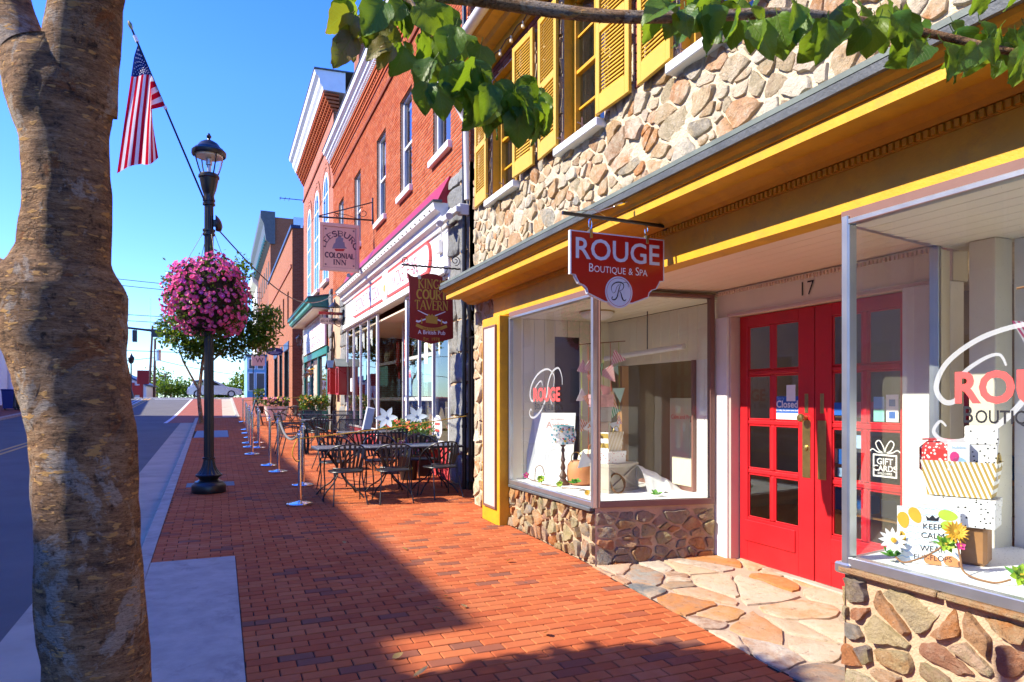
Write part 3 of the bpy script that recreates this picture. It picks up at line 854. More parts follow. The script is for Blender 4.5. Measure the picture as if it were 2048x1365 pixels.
# ---- pilaster
mb = MB(); mb.box(3.04, 3.32, 7.49, 8.06, gz(7.8) - .05, 2.655, .008); pil = mb.build('pilaster', MT['yellow'], shop)
mb = MB(); mb.box(3.022, 3.05, 7.585, 7.955, .36, 2.53, .006); sub(mb, 'panel', MT['pinktrim'], pil)
mb = MB()
for y0, y1, z0, z1 in ((7.565, 7.975, .34, .36), (7.565, 7.975, 2.53, 2.55), (7.565, 7.585, .36, 2.53), (7.955, 7.975, .36, 2.53)): mb.box(3.016, 3.045, y0, y1, z0, z1)
sub(mb, 'panel_border', MT['brownmetal'], pil)
# ---- long cornice
YA, YB = 9.0, -.5
def run(prof, y0, y1, name, mat, parent=shop):
    """a moulding: closed XZ profile drawn along the street"""
    b = MB(); n = len(prof); V = [(x, y0, z) for x, z in prof] + [(x, y1, z) for x, z in prof]
    ar = sum(prof[i][0] * prof[(i + 1) % n][1] - prof[(i + 1) % n][0] * prof[i][1] for i in range(n))
    F = [(i, (i + 1) % n, n + (i + 1) % n, n + i) for i in range(n)] + [tuple(range(n))[::-1], tuple(range(n, 2 * n))]
    if (ar > 0) == (y1 > y0): F = [f[::-1] for f in F]
    b.add(V, F); o = b.build(name, mat, parent); ORIG[o.name] = ORIG[shop.name]; return o
run([(3.2, 2.69), (3.2, 2.925), (3.36, 2.925), (3.36, 2.69)], 8.08, YB, 'frieze', MT['yellow'])
run([(3.17, 2.975), (3.15, 3.00), (3.11, 3.02), (3.06, 3.052), (3.36, 3.052), (3.36, 2.975)], YA - .02, YB, 'bed_moulding', MT['yellow'])
run([(3.19, 2.926), (3.19, 2.974), (3.36, 2.974), (3.36, 2.926)], 8.08, YB, 'dentil_band', MT['yellow'])
mb = MB(); y = 8.06
while y > .2:
    mb.box(3.172, 3.192, y - .021, y, 2.932, 2.968); y -= .038
mb.build('dentils', MT['yellow'], shop, stuff=True)
run([(2.88, 3.034), (2.88, 3.055), (3.36, 3.055), (3.36, 3.053), (3.07, 3.053), (3.05, 3.034)], YA - .01, YB, 'cornice_soffit', MT['yellow'])
run([(2.865, 3.030), (2.865, 3.092), (2.90, 3.092), (2.90, 3.056), (2.879, 3.056), (2.879, 3.030)], YA, YB, 'cornice_fascia', MT['yellow'])
run([(2.85, 3.094), (2.84, 3.115), (2.815, 3.135), (2.80, 3.155), (3.3, 3.155), (3.3, 3.094)], YA, YB, 'crown_moulding', MT['yellow'])
run([(2.775, 3.156), (2.77, 3.20), (2.80, 3.215), (3.1, 3.28), (3.1, 3.156)], YA + .02, YB, 'roof_edge', MT['slate'])
run([(2.79, 3.2165), (2.786, 3.245), (3.34, 3.45), (3.34, 3.40)], YA + .03, YB, 'flashing', MT['flashing'])
# ---- window top rail and entry soffit
run([(3.165, 2.635), (3.165, 2.688), (3.24, 2.688), (3.24, 2.635)], 7.49, 5.49, 'top_rail', MT['brownmetal'])
run([(3.165, 2.64), (3.165, 2.688), (3.24, 2.688), (3.24, 2.64)], 2.76, YB, 'top_rail', MT['brownmetal'])
for i in range(8):
    x0 = 3.365 + i * .14
    mb = MB(); mb.box(x0, x0 + .136, 2.76, 5.50, 2.692, 2.71, .003); mb.build('soffit_plank', MT['soffit'], shop)
mb = MB(); mb.box(3.37, 4.6, 2.5, 5.6, 2.712, 2.73); mb.build('soffit_backing', MT['brownmetal'], shop)
# ---- display window frames and glass
def display(fr, u0, u1, z0, z1, name, rail=.055, mat='alu', jl=.04, jr=.04, glass=True, top=True):
    o, u, v, n = fr
    b = MB()
    def bar(a, c, d, e, k=.03):
        p = o + u * (a + c) / 2 + v * (d + e) / 2
        rot = Matrix((u, v, n)).transposed()
        b.obox(p, ((c - a) / 2, (e - d) / 2, k), rot, .004)
    bar(u0, u1, z0, z0 + rail); 
    if top: bar(u0, u1, z1 - .03, z1)
    bar(u0, u0 + jl, z0 + rail, z1 - (.03 if top else 0)); bar(u1 - jr, u1, z0 + rail, z1 - (.03 if top else 0))
    f = b.build(name, MT[mat], shop)
    g = MB(); P = [o + u * a + v * c for a, c in ((u0 + jl, z0 + rail), (u1 - jr, z0 + rail), (u1 - jr, z1 - .02), (u0 + jl, z1 - .02))]
    g.add(P, [(0, 1, 2, 3)]); gl = sub(g, 'glass', MT['glass'], f)
    return f, gl
dL, gL = display(frF(3.185, 0, 0), -7.49, -5.515, BZ, 2.634, 'display_window', .05, 'alu', .035, .01)
dLs, _ = display(FR((3.18, 5.486, 0), (.984, -.1787, 0), (0, 0, 1)), .03, 1.2, BZ, 2.655, 'display_window', .055, 'brownmetal', .01, .05)
dR, gR = display(frF(3.185, 0, 0), -2.71, .5, SZ, 2.64, 'display_window', .055, 'alu', .01, .03)
dRs, _ = display(FR((4.37, 2.97, 0), (-.9833, -.1818, 0), (0, 0, 1)), .17, 1.17, SZ, 2.655, 'display_window', .03, 'alu', .035, .01)
mb = MB(); mb.box(3.15, 3.21, 5.478, 5.515, BZ - .005, 2.66, .005); mb.build('corner_post', MT['alu'], shop)
mb = MB(); mb.box(3.212, 3.232, 5.470, 5.502, BZ - .004, 2.66, .003); mb.build('corner_post', MT['brownmetal'], shop)
mb = MB(); mb.box(3.15, 3.205, 2.705, 2.748, SZ - .005, 2.66, .005); mb.build('corner_post', MT['alu'], shop)
mb = MB(); mb.box(3.14, 3.24, 2.69, 2.79, SZ - .04, SZ + .02, .01); mb.build('post_foot', MT['alu'], shop)
# ---- casing, header and doors
mb = MB()
mb.box(4.375, 4.52, 5.10, 5.285, .09, 2.43, .006); mb.build('door_casing', MT['white'], shop)
mb = MB(); mb.box(4.40, 4.56, 5.075, 5.098, .09, 2.43, .004); mb.build('door_jamb', MT['pinktrim'], shop)
mb = MB(); mb.box(4.375, 4.52, 2.97, 3.31, .05, 2.43, .006); mb.build('door_casing', MT['white'], shop)
mb = MB(); mb.box(4.405, 4.56, 2.97, 5.285, 2.432, 2.69, .005); hd = mb.build('door_header', MT['cream'], shop)
mb = MB(); mb.box(4.385, 4.41, 3.0, 5.11, 2.425, 2.455, .004); sub(mb, 'moulding', MT['pinktrim'], hd)
mb = MB(); y = 5.27
while y > 3.0: mb.box(4.385, 4.406, y - .018, y, 2.642, 2.672); y -= .034
o = mb.build('dentils', MT['soffit'], shop, stuff=True); o.parent = hd
mb = MB(); text(mb, '17', .115, frF(4.402, 4.16, 2.505), d=.004, bold=-.008); sub(mb, 'number', MT['blackprint'], hd)
def door(y0, y1, knob):
    """leaf from y0 (far) to y1 (near), glazed two by four over a plain panel"""
    X = 4.50; zb, zt = .155, 2.425; w = y0 - y1
    far, near = (.10, .165) if knob else (.165, .10)
    rowz = [zb + .41 + i * .455 for i in range(4)] + [zt - .10]
    ph = (rowz[4] - rowz[0] - 3 * .045) / 4; zs = [rowz[0] + i * (ph + .045) for i in range(4)]
    a, b_ = y0 - far, y1 + near; pw = (a - b_ - .05) / 2; cols = [(a - pw, a), (b_, b_ + pw)]
    mb = MB()
    mb.box(X, X + .045, a, y0, zb, zt, .005); mb.box(X, X + .045, y1, b_, zb, zt, .005)
    mb.box(X + .002, X + .043, b_, a, zb, zs[0], .003); mb.box(X + .002, X + .043, b_, a, zt - .10, zt, .003)
    for z in zs[1:]: mb.box(X + .004, X + .041, b_, a, z - .045, z, .010)
    for z in zs: mb.box(X + .004, X + .041, b_ + pw, a - pw, z, z + ph, .010)
    for c0, c1 in cols:          # glazing beads
        for z in zs:
            for q in ((c0, c1, z, z + .014), (c0, c1, z + ph - .014, z + ph), (c0, c0 + .014, z, z + ph), (c1 - .014, c1, z, z + ph)): mb.box(X + .012, X + .03, *q, .004)
    mb.box(X - .010, X + .004, b_ + .03, a + .03 * (1 if knob else 0), zb + .19, zb + .385, .006)
    d = mb.build('door', MT['red'], shop)
    for c0, c1 in cols:
        for z in zs:
            g = MB(); g.add([(X + .022, c0, z), (X + .022, c1, z), (X + .022, c1, z + ph), (X + .022, c0, z + ph)], [(0, 3, 2, 1)]); sub(g, 'pane', MT['glassdoor'], d)
    py = (y1 + .075) if knob else (y0 - .075)
    g = MB(); g.box(X - .006, X + .002, py - .042, py + .042, 1.00, 1.48, .002); sub(g, 'lock_plate', MT['brass'], d)
    g = MB(); g.box(X - .005, X + .002, py - .018, py + .018, 1.54, 1.70, .002); sub(g, 'push_plate', MT['brass'], d)
    if knob:
        T = Matrix.Rotation(-math.pi / 2, 3, 'Y')
        g = MB(); g.lathe([(.018, 0), (.014, .02), (.014, .035), (.03, .045), (.036, .06), (.03, .075), (.0, .08)], (X - .004, py, 1.50), 14, tilt=T); sub(g, 'knob', MT['brass'], d)
        g = MB(); g.lathe([(.022, 0), (.022, .01), (.012, .014), (.0, .016)], (X - .006, py - .0, 1.25), 12, tilt=T); sub(g, 'keyhole', MT['brass'], d)
    return d, cols, zs, ph
d1, cols, zs, ph = door(5.065, 4.195, True)
d2, cols2, zs2, ph2 = door(4.185, 3.315, False)
mb = MB(); mb.box(4.43, 4.56, 3.32, 5.07, .09, .153, .006); mb.build('threshold', MT['concrete'], shop)
# closed notice, receipt and card stickers behind the panes
MT['blueprint'] = flat('blue_print', (.015, .11, .42)); MT['mintprint'] = flat('mint_print', (.25, .62, .52)); MT['paleblue'] = flat('pale_blue_print', (.3, .5, .72))
c0, c1 = cols[1]
def card(name, fr, w, h, mat, parent, d=.001):
    g = MB(); g.prism([(-w / 2, 0), (w / 2, 0), (w / 2, h), (-w / 2, h)], 0, d, fr); return sub(g, name, MT[mat], parent)
yc = (c0 + c1) / 2; z2 = zs[2]
card('closed_notice', frF(4.518, yc, z2 + .012), (c1 - c0) - .03, .20, 'blueprint', d1)
card('closed_notice', frF(4.5165, yc, z2 + .012), (c1 - c0) - .03, .055, 'whiteprint', d1)
mb = MB(); fr = frF(4.5155, yc, z2 + .115); text(mb, 'Closed', .06, fr, bold=.025, d=.0012); text(mb, 'for today, but please come back', .014, frF(4.5155, yc, z2 + .085), d=.0012, bold=.01, sx=.95); sub(mb, 'lettering', MT['whiteprint'], d1)
mb = MB(); text(mb, "Sorry", .026, frF(4.5155, yc + .07, z2 + .185), d=.0012); sub(mb, 'lettering', MT['paleblue'], d1)
card('paper_note', frF(4.5145, yc - .045, z2 + .17), .10, .14, 'whiteprint', d1)
a0, a1 = cols2[0]
card('card_sticker', frF(4.518, a1 - .05, zs2[2] + .06), .10, .10, 'blueprint', d2)
card('card_sticker', frF(4.518, a0 + .06, zs2[1] + .26), .10, .10, 'paleblue', d2)
card('leaflet', frF(4.56, a1 - .08, zs2[1] + .12), .14, .12, 'blueprint', d2); card('leaflet', frF(4.56, a1 - .08, zs2[1] + .02), .14, .07, 'paleblue', d2)
b0, b1 = cols2[1]
card('card_sticker', frF(4.518, (b0 + b1) / 2 + .05, zs2[2] + .02), .09, .09, 'mintprint', d2); card('card_sticker', frF(4.518, (b0 + b1) / 2 + .05, zs2[2] + .115), .09, .09, 'paleblue', d2)
card('card_sticker', frF(4.518, (b0 + b1) / 2 - .06, zs2[2] + .02), .10, .20, 'whiteprint', d2)
for k in (0, 1): card('card_sticker', frF(4.5165, (b0 + b1) / 2 - .06, zs2[2] + .045 + .09 * k), .05, .05, 'blueprint', d2)
fr = frF(4.517, (b0 + b1) / 2, zs2[1] + .06); mb = MB()      # gift card sign
for a, b, c, d in ((-.1, .1, 0, .012), (-.1, .1, .158, .17), (-.1, -.088, .012, .158), (.088, .1, .012, .158)): mb.prism([(a, c), (b, c), (b, d), (a, d)], 0, .001, fr)
text(mb, 'GIFT', .045, FR(fr[0] + Vector((0, 0, .095)), fr[1], fr[2]), bold=.02, d=.001); text(mb, 'CARDS', .042, FR(fr[0] + Vector((0, 0, .045)), fr[1], fr[2]), bold=.02, d=.001); text(mb, 'SOLD HERE', .016, FR(fr[0] + Vector((0, 0, .02)), fr[1], fr[2]), bold=.02, d=.001)
for s in (-1, 1):
    mb.ribbon([(p.x * s, p.y) for p in bez([(0, .175, 0), (.05, .20, 0), (.075, .25, 0), (.045, .27, 0), (.01, .22, 0), (0, .175, 0)], 6)], .008, fr, .001)
    mb.ribbon([(p.x * s, p.y) for p in bez([(0, .178, 0), (.06, .185, 0), (.10, .205, 0), (.125, .19, 0)], 6)], .008, fr, .001)
sub(mb, 'gift_card_lettering', MT['whiteprint'], d2)
# ---- upper windows, shutters
def sash_window(y0, y1, z0, z1, X, cols, rows, mat, gmat, parent=shop, fw=.05, meet=True, bar=.022):
    mb = MB(); d = X
    for q in ((y0, y1, z0, z0 + fw), (y0, y1, z1 - fw, z1), (y0, y0 + fw, z0 + fw, z1 - fw), (y1 - fw, y1, z0 + fw, z1 - fw)): mb.box(d - .03, d + .05, *q, .006)
    w = mb.build('window', MT[mat], parent)
    zm = (z0 + z1) / 2; halves = ((z0 + fw, zm - .02, .03), (zm + .02, z1 - fw, 0.)) if meet else ((z0 + fw, z1 - fw, 0.),)
    if meet: b = MB(); b.box(d - .015, d + .04, y0 + fw, y1 - fw, zm - .022, zm + .022, .005); sub(b, 'meeting_rail', MT[mat], w)
    for a, c, dx in halves:
        cw, rh = (y1 - y0 - 2 * fw) / cols, (c - a) / rows
        for i in range(cols):
            for j in range(rows):
                g = MB(); p0, p1, q0, q1 = y0 + fw + i * cw, y0 + fw + (i + 1) * cw, a + j * rh, a + (j + 1) * rh
                g.add([(d + .02 + dx * .4, p0, q0), (d + .02 + dx * .4, p1, q0), (d + .02 + dx * .4, p1, q1), (d + .02 + dx * .4, p0, q1)], [(0, 3, 2, 1)]); sub(g, 'pane', MT[gmat], w)
        b = MB()
        for i in range(1, cols): b.box(d + .0 + dx * .4, d + .03 + dx * .4, y0 + fw + i * cw - bar / 2, y0 + fw + i * cw + bar / 2, a, c)
        for j in range(1, rows): b.box(d + .001 + dx * .4, d + .029 + dx * .4, y0 + fw, y1 - fw, a + j * rh - bar / 2, a + j * rh + bar / 2)
        if b.f: sub(b, 'glazing_bars', MT[mat], w)
    return w
slat_me = MB(); slat_me.obox((0, 0, 0), (.0235, .175, .0045), Matrix.Rotation(rad(-58), 3, 'Y'), .002)
slat_mesh = bpy.data.meshes.new('slat'); slat_mesh.from_pydata(slat_me.v, [], slat_me.f); slat_mesh.materials.append(MT['shutter'])
def shutter(yc, z0, z1, w=.49, ang=0.):
    sh = bpy.data.objects.new('shutter', None); 
    mb = MB(); h = z1 - z0; zm = z0 + h * .50; e = .062
    for q in ((-w / 2, -w / 2 + e, 0, h), (w / 2 - e, w / 2, 0, h)): mb.box(-.018, .018, *q, .004)
    for a, c in ((0, .17), (zm - z0 - .04, zm - z0 + .04), (h - .075, h)): mb.box(-.017, .017, -w / 2 + e, w / 2 - e, a, c, .003)
    o = mb.build('shutter', MT['shutter'], None); o.parent = shop
    o.location = Vector((WX - .075, yc, z0)) - Vector(ORIG[shop.name]); o.rotation_euler.z = ang
    for a, c in ((.17, zm - z0 - .04), (zm - z0 + .04, h - .075)):
        n = int((c - a) / .034)
        for i in range(n):
            s = bpy.data.objects.new('slat', slat_mesh); COL.objects.link(s); s.parent = o; s.location = (0, 0, a + (i + .5) * (c - a) / n)
    return o
for k, (a, b) in enumerate(WIN):
    sash_window(a, b, 4.27, 5.84, WX + .13, 2, 2, 'yellow', 'glassup', fw=.055)
    mb = MB(); mb.box(WX - .11, WX + .12, a - .03, b + .05, 4.185, 4.268, .008); mb.build('window_sill', MT['white'], shop)
    if k < 3:
        for s in (0.28, .8):
            mb = MB(); yy = a + (b - a) * s; mb.tube([(WX - .02, yy, 4.272), (WX - .16, yy, 4.30)], .006, 6); mb.tube([(WX - .105, yy + .01, 4.20), (WX - .105, yy + .01, 4.36)], .005, 6); mb.build('sill_rod', MT['brownmetal'], shop)
    if k < 3:
        shutter(b + .235, 4.29, 5.83, .49, rad(-3)); shutter(a - .27, 4.29, 5.83, .53, rad(2))
# ---- eaves, gutter and roof
run([(3.34, 6.0), (3.24, 6.0), (3.20, 6.05), (3.20, 6.10), (3.08, 6.12), (3.05, 6.17), (2.93, 6.19), (2.90, 6.24), (3.34, 6.3)], 9.12, YB, 'eaves_cornice', MT['yellow'])
mb = MB(); V = []; N = 9
for y in (9.16, YB):
    for i in range(N): w = math.pi * (1 + i / (N - 1)); V.append((2.84 + .075 * math.cos(w), y, 6.27 + .075 * math.sin(w)))
mb.add(V, [(i, i + 1, N + i + 1, N + i)[::-1] for i in range(N - 1)], 0, True)
mb.add([V[i] for i in range(N)], [tuple(range(N))])
g = mb.build('gutter', MT['white'], shop)
mb = MB(); y = 8.9
while y > 0: mb.box(2.755, 2.915, y - .012, y + .012, 6.272, 6.282); y -= 1.1
sub(mb, 'gutter_straps', MT['white'], g)
mb = MB(); mb.tube([(2.86, 9.1, 6.2), (2.9, 9.16, 6.05), (3.1, 9.2, 5.8), (3.22, 9.2, 5.6), (3.24, 9.2, 4.5)], .04, 10); mb.build('downpipe', MT['white'], shop)
mb = MB(); mb.add([(2.84, 9.2, 6.3), (2.84, YB, 6.3), (7.6, YB, 9.2), (7.6, 9.2, 9.2), (12.4, 9.2, 6.3), (12.4, YB, 6.3)], [(0, 1, 2, 3), (3, 2, 5, 4)]); mb.build('roof', MT['slate'], shop)
# body of the building out of sight: back, near end, floor
mb = MB(); mb.add([(12, 9.05, 0), (12, -3, 0), (12, -3, 6.15), (12, 9.05, 6.15), (3.3, -3, 0), (3.3, -3, 6.15), (3.3, -.5, 0), (3.3, -.5, 6.15)], [(0, 3, 2, 1), (1, 2, 5, 4), (4, 5, 7, 6)])
mb.add([(3.2, 9.05, 3.0), (12, 9.05, 3.0), (12, -3, 3.0), (3.2, -3, 3.0)], [(0, 3, 2, 1)])
mb.build('shell', MT['mortar_pale'], shop)
mb = MB(); mb.add([(4.56, 7.46, .15), (8.5, 7.46, .15), (8.5, -2, .15), (4.56, -2, .15)], [(0, 3, 2, 1)]); mb.build('shop_floor', MT['darkwood'], shop)
mb = MB(); mb.add([(8.5, 7.6, .1), (8.5, -2, .1), (8.5, -2, 3), (8.5, 7.6, 3)], [(0, 1, 2, 3)]); mb.add([(3.3, 7.6, .1), (8.5, 7.6, .1), (8.5, 7.6, 3), (3.3, 7.6, 3)], [(0, 1, 2, 3)]); mb.build('room_wall', MT['darkroom'], shop)
# string of bulbs under the eaves
cab = MB(); pts = []; y = 8.95
MT['bulb'] = paint('bulb_glass', (.75, .65, .45), .2, .05)
sl = thing('string_lights', 'string of small clear bulbs strung under the yellow eaves', 'string lights', (3.15, 5, 6.0))
while y > 3.0:
    pts += [(3.17, y, 5.99), (3.165, y - .17, 5.95)]; y -= .34
cab.tube(pts, .006, 5); cab.build('cable', MT['blackmetal'], sl)
for p in pts[1::2]:
    b = MB(); b.lathe([(.012, 0), (.012, -.03), (.022, -.05), (.02, -.075), (0, -.085)][::-1], p, 8); b.build('bulb', MT['bulb'], sl)

# ================================================================== INSIDE THE DISPLAY WINDOWS
MT['cloth'] = paint('white_cloth', (.80, .80, .79), .8, .03, 6, .4, .004, 30)
def dotcloth(name, base, dot, scale, thr=.25, rough=.7):
    m, nt = nmat(name)
    v = nd(nt, 'TexVoronoi', {'feature': 'F1'}, Scale=scale, Vector=nd(nt, 'TexCoord').outputs['Object'], Randomness=.8)
    f = math_(nt, 'LESS_THAN', v.outputs['Distance'], thr)
    finish(nt, mixc(nt, f, base, dot), rough); return m
def stripes(name, a, b, n, axis=0, duty=.5, angle=0., rough=.6):
    m, nt = nmat(name)
    tc = nd(nt, 'TexCoord').outputs['Object']
    sp = nd(nt, 'SeparateXYZ', None, Vector=tc)
    ca, sa = math.cos(angle), math.sin(angle)
    u = math_(nt, 'ADD', math_(nt, 'MULTIPLY', sp.outputs[axis], ca), math_(nt, 'MULTIPLY', sp.outputs['Z'], sa))
    f = math_(nt, 'LESS_THAN', math_(nt, 'FRACT', math_(nt, 'MULTIPLY', u, n)), duty)
    finish(nt, mixc(nt, f, a, b), rough); return m
MT['dotpaper'] = dotcloth('dotted_paper', (.78, .77, .75), (.02, .02, .02), 42, .22)
MT['reddots'] = dotcloth('red_dotted_paper', (.78, .76, .74), (.5, .04, .05), 38, .24)
MT['dotfloor'] = dotcloth('speckled_white_cloth', (.80, .80, .79), (.42, .42, .42), 46, .17)
MT['redfruit'] = dotcloth('red_print_cotton', (.55, .03, .03), (.78, .74, .70), 52, .36)
MT['floral'] = dotcloth('floral_cotton', (.78, .78, .77), (.10, .35, .40), 22, .3)
MT['goldstripe'] = stripes('gold_striped_paper', (.78, .77, .74), (.45, .30, .06), 44, 0, .5, .35)
MT['orange'] = paint('terracotta_orange', (.62, .24, .09), .6, .1, 5)
MT['leafgreen'] = paint('silk_leaf_green', (.10, .34, .03), .5, .2, 20)
MT['limegreen'] = paint('silk_lime_green', (.42, .58, .05), .5, .15, 20)
MT['petalwhite'] = flat('white_petal', (.80, .80, .78)); MT['petalgold'] = flat('gold_petal', (.70, .38, .03)); MT['petalpink'] = flat('pink_petal', (.66, .05, .22))
MT['posterink_and_shade'] = flat('poster_grey_ink_and_shade', (.55, .56, .58)); MT['posterrose'] = flat('poster_rose_ink', (.62, .33, .28))
MT['twig'] = paint('twig_brown', (.25, .12, .05), .8, .2, 20)
# the two bays themselves are parts of the shop
mb = MB(); mb.add([(3.2, 7.46, .60), (4.6, 7.46, .60), (4.6, 5.30, .60), (4.37, 5.29, .60), (3.2, 5.50, .60), (3.2, 7.46, .70), (4.6, 7.46, .70), (4.6, 5.30, .70), (4.37, 5.29, .70), (3.2, 5.50, .70)], [(5, 9, 8, 7, 6), (0, 5, 6, 1), (1, 6, 7, 2), (0, 4, 9, 5), (4, 3, 8, 9)])
mb.build('display_platform', MT['cloth'], shop)
mb = MB(); mb.add([(3.2, .2, .64), (4.38, .2, .64), (4.38, 2.96, .64), (3.2, 2.74, .64), (3.2, .2, .768), (4.38, .2, .768), (4.38, 2.96, .768), (3.2, 2.74, .768)], [(4, 5, 6, 7), (0, 4, 7, 3), (2, 3, 7, 6), (1, 2, 6, 5)])
mb.build('display_platform', MT['dotfloor'], shop)
def boards(fr, u0, u1, v0, v1, w, mat, name='panel_board', t=.012):
    o, u, v, n = fr; a = u0
    while a < u1 - .01:
        b = min(a + w, u1); q = MB(); rot = Matrix((u, v, n)).transposed()
        q.obox(o + u * (a + b) / 2 + v * (v0 + v1) / 2, ((b - a) / 2 - .002, (v1 - v0) / 2, t / 2), rot, .003); q.build(name, MT[mat], shop); a = b
boards(frS(0, 7.46, 0), 3.2, 3.76, .6, 2.62, .14, 'cream'); boards(frS(0, 7.46, 0), 4.10, 4.56, .6, 2.62, .14, 'cream'); boards(frS(0, 7.46, 0), 3.76, 4.10, 2.42, 2.62, .17, 'cream')
boards(frF(4.52, 0, 0), -7.46, -5.30, 2.06, 2.62, .16, 'cream'); boards(frF(4.52, 0, 0), -5.74, -5.30, .6, 2.06, .15, 'white')
mb = MB(); mb.box(4.45, 4.55, 7.04, 7.14, .7, 2.06, .005); mb.build('inner_door_frame', MT['wood'], shop)
mb = MB(); mb.box(4.47, 4.53, 5.72, 5.75, .7, 2.06, .003); mb.box(4.47, 4.53, 5.75, 7.04, .70, .74, .003); mb.build('inner_window_frame', MT['brownmetal'], shop)
boards(frF(4.42, 0, 0), -2.60, .4, .6, 2.62, .30, 'white', t=.02); boards(FR((4.37, 2.97, 0), (-.9833, -.1818, 0), (0, 0, 1)), 0.0, .17, .6, 2.62, .17, 'cream')
mb = MB(); mb.box(4.24, 4.40, 2.60, 2.76, .76, 2.62, .006); mb.build('display_post', MT['cream'], shop)
for x0 in (3.24, 3.38, 3.52, 3.66, 3.80, 3.94, 4.08, 4.22, 4.36):
    b = MB(); b.box(x0, x0 + .137, 5.3 + (x0 < 4.3) * .02 + max(0, .17 * (4.37 - x0) / 1.19), 7.47, 2.622, 2.64, .003); b.build('ceiling_plank', MT['cream'], shop)
    b = MB(); b.box(x0, x0 + .137, .2, 2.95 - max(0, .2 * (4.37 - x0) / 1.19), 2.622, 2.64, .003); b.build('ceiling_plank', MT['cream'], shop)
mb = MB(); mb.box(3.24, 4.60, -.5, 2.4, 2.66, 2.68); mb.box(3.24, 4.60, 5.7, 7.5, 2.66, 2.68); mb.build('ceiling_backing', MT['brownmetal'], shop)
# window lettering
def shopletters(yc, parent):
    b = MB(); text(b, 'ROUGE', .135, frF(3.176, yc, 1.64), bold=.035, d=.002, sx=.98); sub(b, 'lettering', MT['redprint'], parent)
    b = MB(); smallcaps(b, [('B', .075), ('OUTIQUE', .058), (' ', 0), ('&', .058), (' ', 0), ('S', .075), ('PA', .058)], frF(3.176, yc - .03, 1.545), .010, .0025, .012, .84); sub(b, 'lettering', MT['blackprint'], parent)
    b = MB(); q = frF(3.1765, yc + .04, 1.455); Z = lambda P: bez([((x - 372) * .0031, (728 - y) * .00145, 0) for x, y in P], 8)
    for c, w in ((Z([(503, 490), (500, 430), (475, 370), (430, 395), (400, 470), (388, 560), (350, 660), (300, 720), (265, 728), (248, 700), (258, 665), (268, 680)]), .026), (Z([(440, 500), (445, 430), (420, 385), (380, 370), (320, 400), (270, 470), (252, 550), (265, 600), (285, 590), (290, 520), (320, 470), (345, 455), (355, 490)]), .026), (Z([(390, 540), (410, 560), (425, 620), (440, 640)]), .016)):
        L = len(c); b.ribbon([(p.x, p.y) for p in c], [w * (.35 + .65 * math.sin(math.pi * i / (L - 1))) for i in range(L)], q, .001)
    sub(b, 'flourish', MT['vinyl'], parent)
for o_, yc in ((dL, 6.50), (dR, 1.81)): shopletters(yc, o_)

def rotz(a): return Matrix.Rotation(a, 3, 'Z')
def crate(loc, rz, w, d, h):
    t = thing('wooden_crate', 'weathered wooden crate with crossed braces holding up stacked gift boxes', 'crate', loc, rz=rz, world=False)
    q = MB(); q.box(-w / 2 + .01, w / 2 - .01, -d / 2 + .01, d / 2 - .01, .005, h - .005); q.build('panel', MT['weathered'], t)
    for a, b, c, e in ((-w / 2, w / 2, 0, .035), (-w / 2, w / 2, h - .035, h), (-w / 2, -w / 2 + .035, .035, h - .035), (w / 2 - .035, w / 2, .035, h - .035)):
        q = MB(); q.box(a, b, -d / 2 - .012, d / 2 + .0, c, e, .004); q.build('rail', MT['weathered'], t)
    for s in (1, -1):
        q = MB(); ang = math.atan2(h - .07, w - .07); q.obox((0, -d / 2 - .004 * (1.2 + s * .3), h / 2), (math.hypot(w - .07, h - .07) / 2, .006, .012), Matrix.Rotation(-ang * s, 3, 'Y'), .002); q.build('brace', MT['weathered'], t)
    return t
CL = Vector((3.80, 6.16, .70)); CA = rad(20)
crate(CL, CA, .50, .24, .29)
def giftbox(name, label, loc, rz, w, d, h, mat, lid=True, cat='gift box'):
    t = thing(name, label, cat, loc, rz=rz, world=False)
    q = MB(); q.box(-w / 2 + .004, w / 2 - .004, -d / 2 + .004, d / 2 - .004, 0, h * .7, .003); q.build('box_body', MT[mat], t)
    q = MB(); q.box(-w / 2, w / 2, -d / 2, d / 2, h * .66, h, .004); q.build('lid', MT[mat], t); return t
MT['pinkwash'] = paint('pink_white_card', (.72, .42, .42), .5, .4, 9); MT['greycard'] = paint('grey_card', (.42, .41, .41), .5, .08, 4); MT['palecard'] = paint('pale_pink_card', (.74, .60, .58), .5, .1, 4)
giftbox('gift_box', 'white gift box with red dots on the crossed wooden crate', CL + Vector((-.06, 0, .291)), CA, .30, .22, .125, 'reddots')
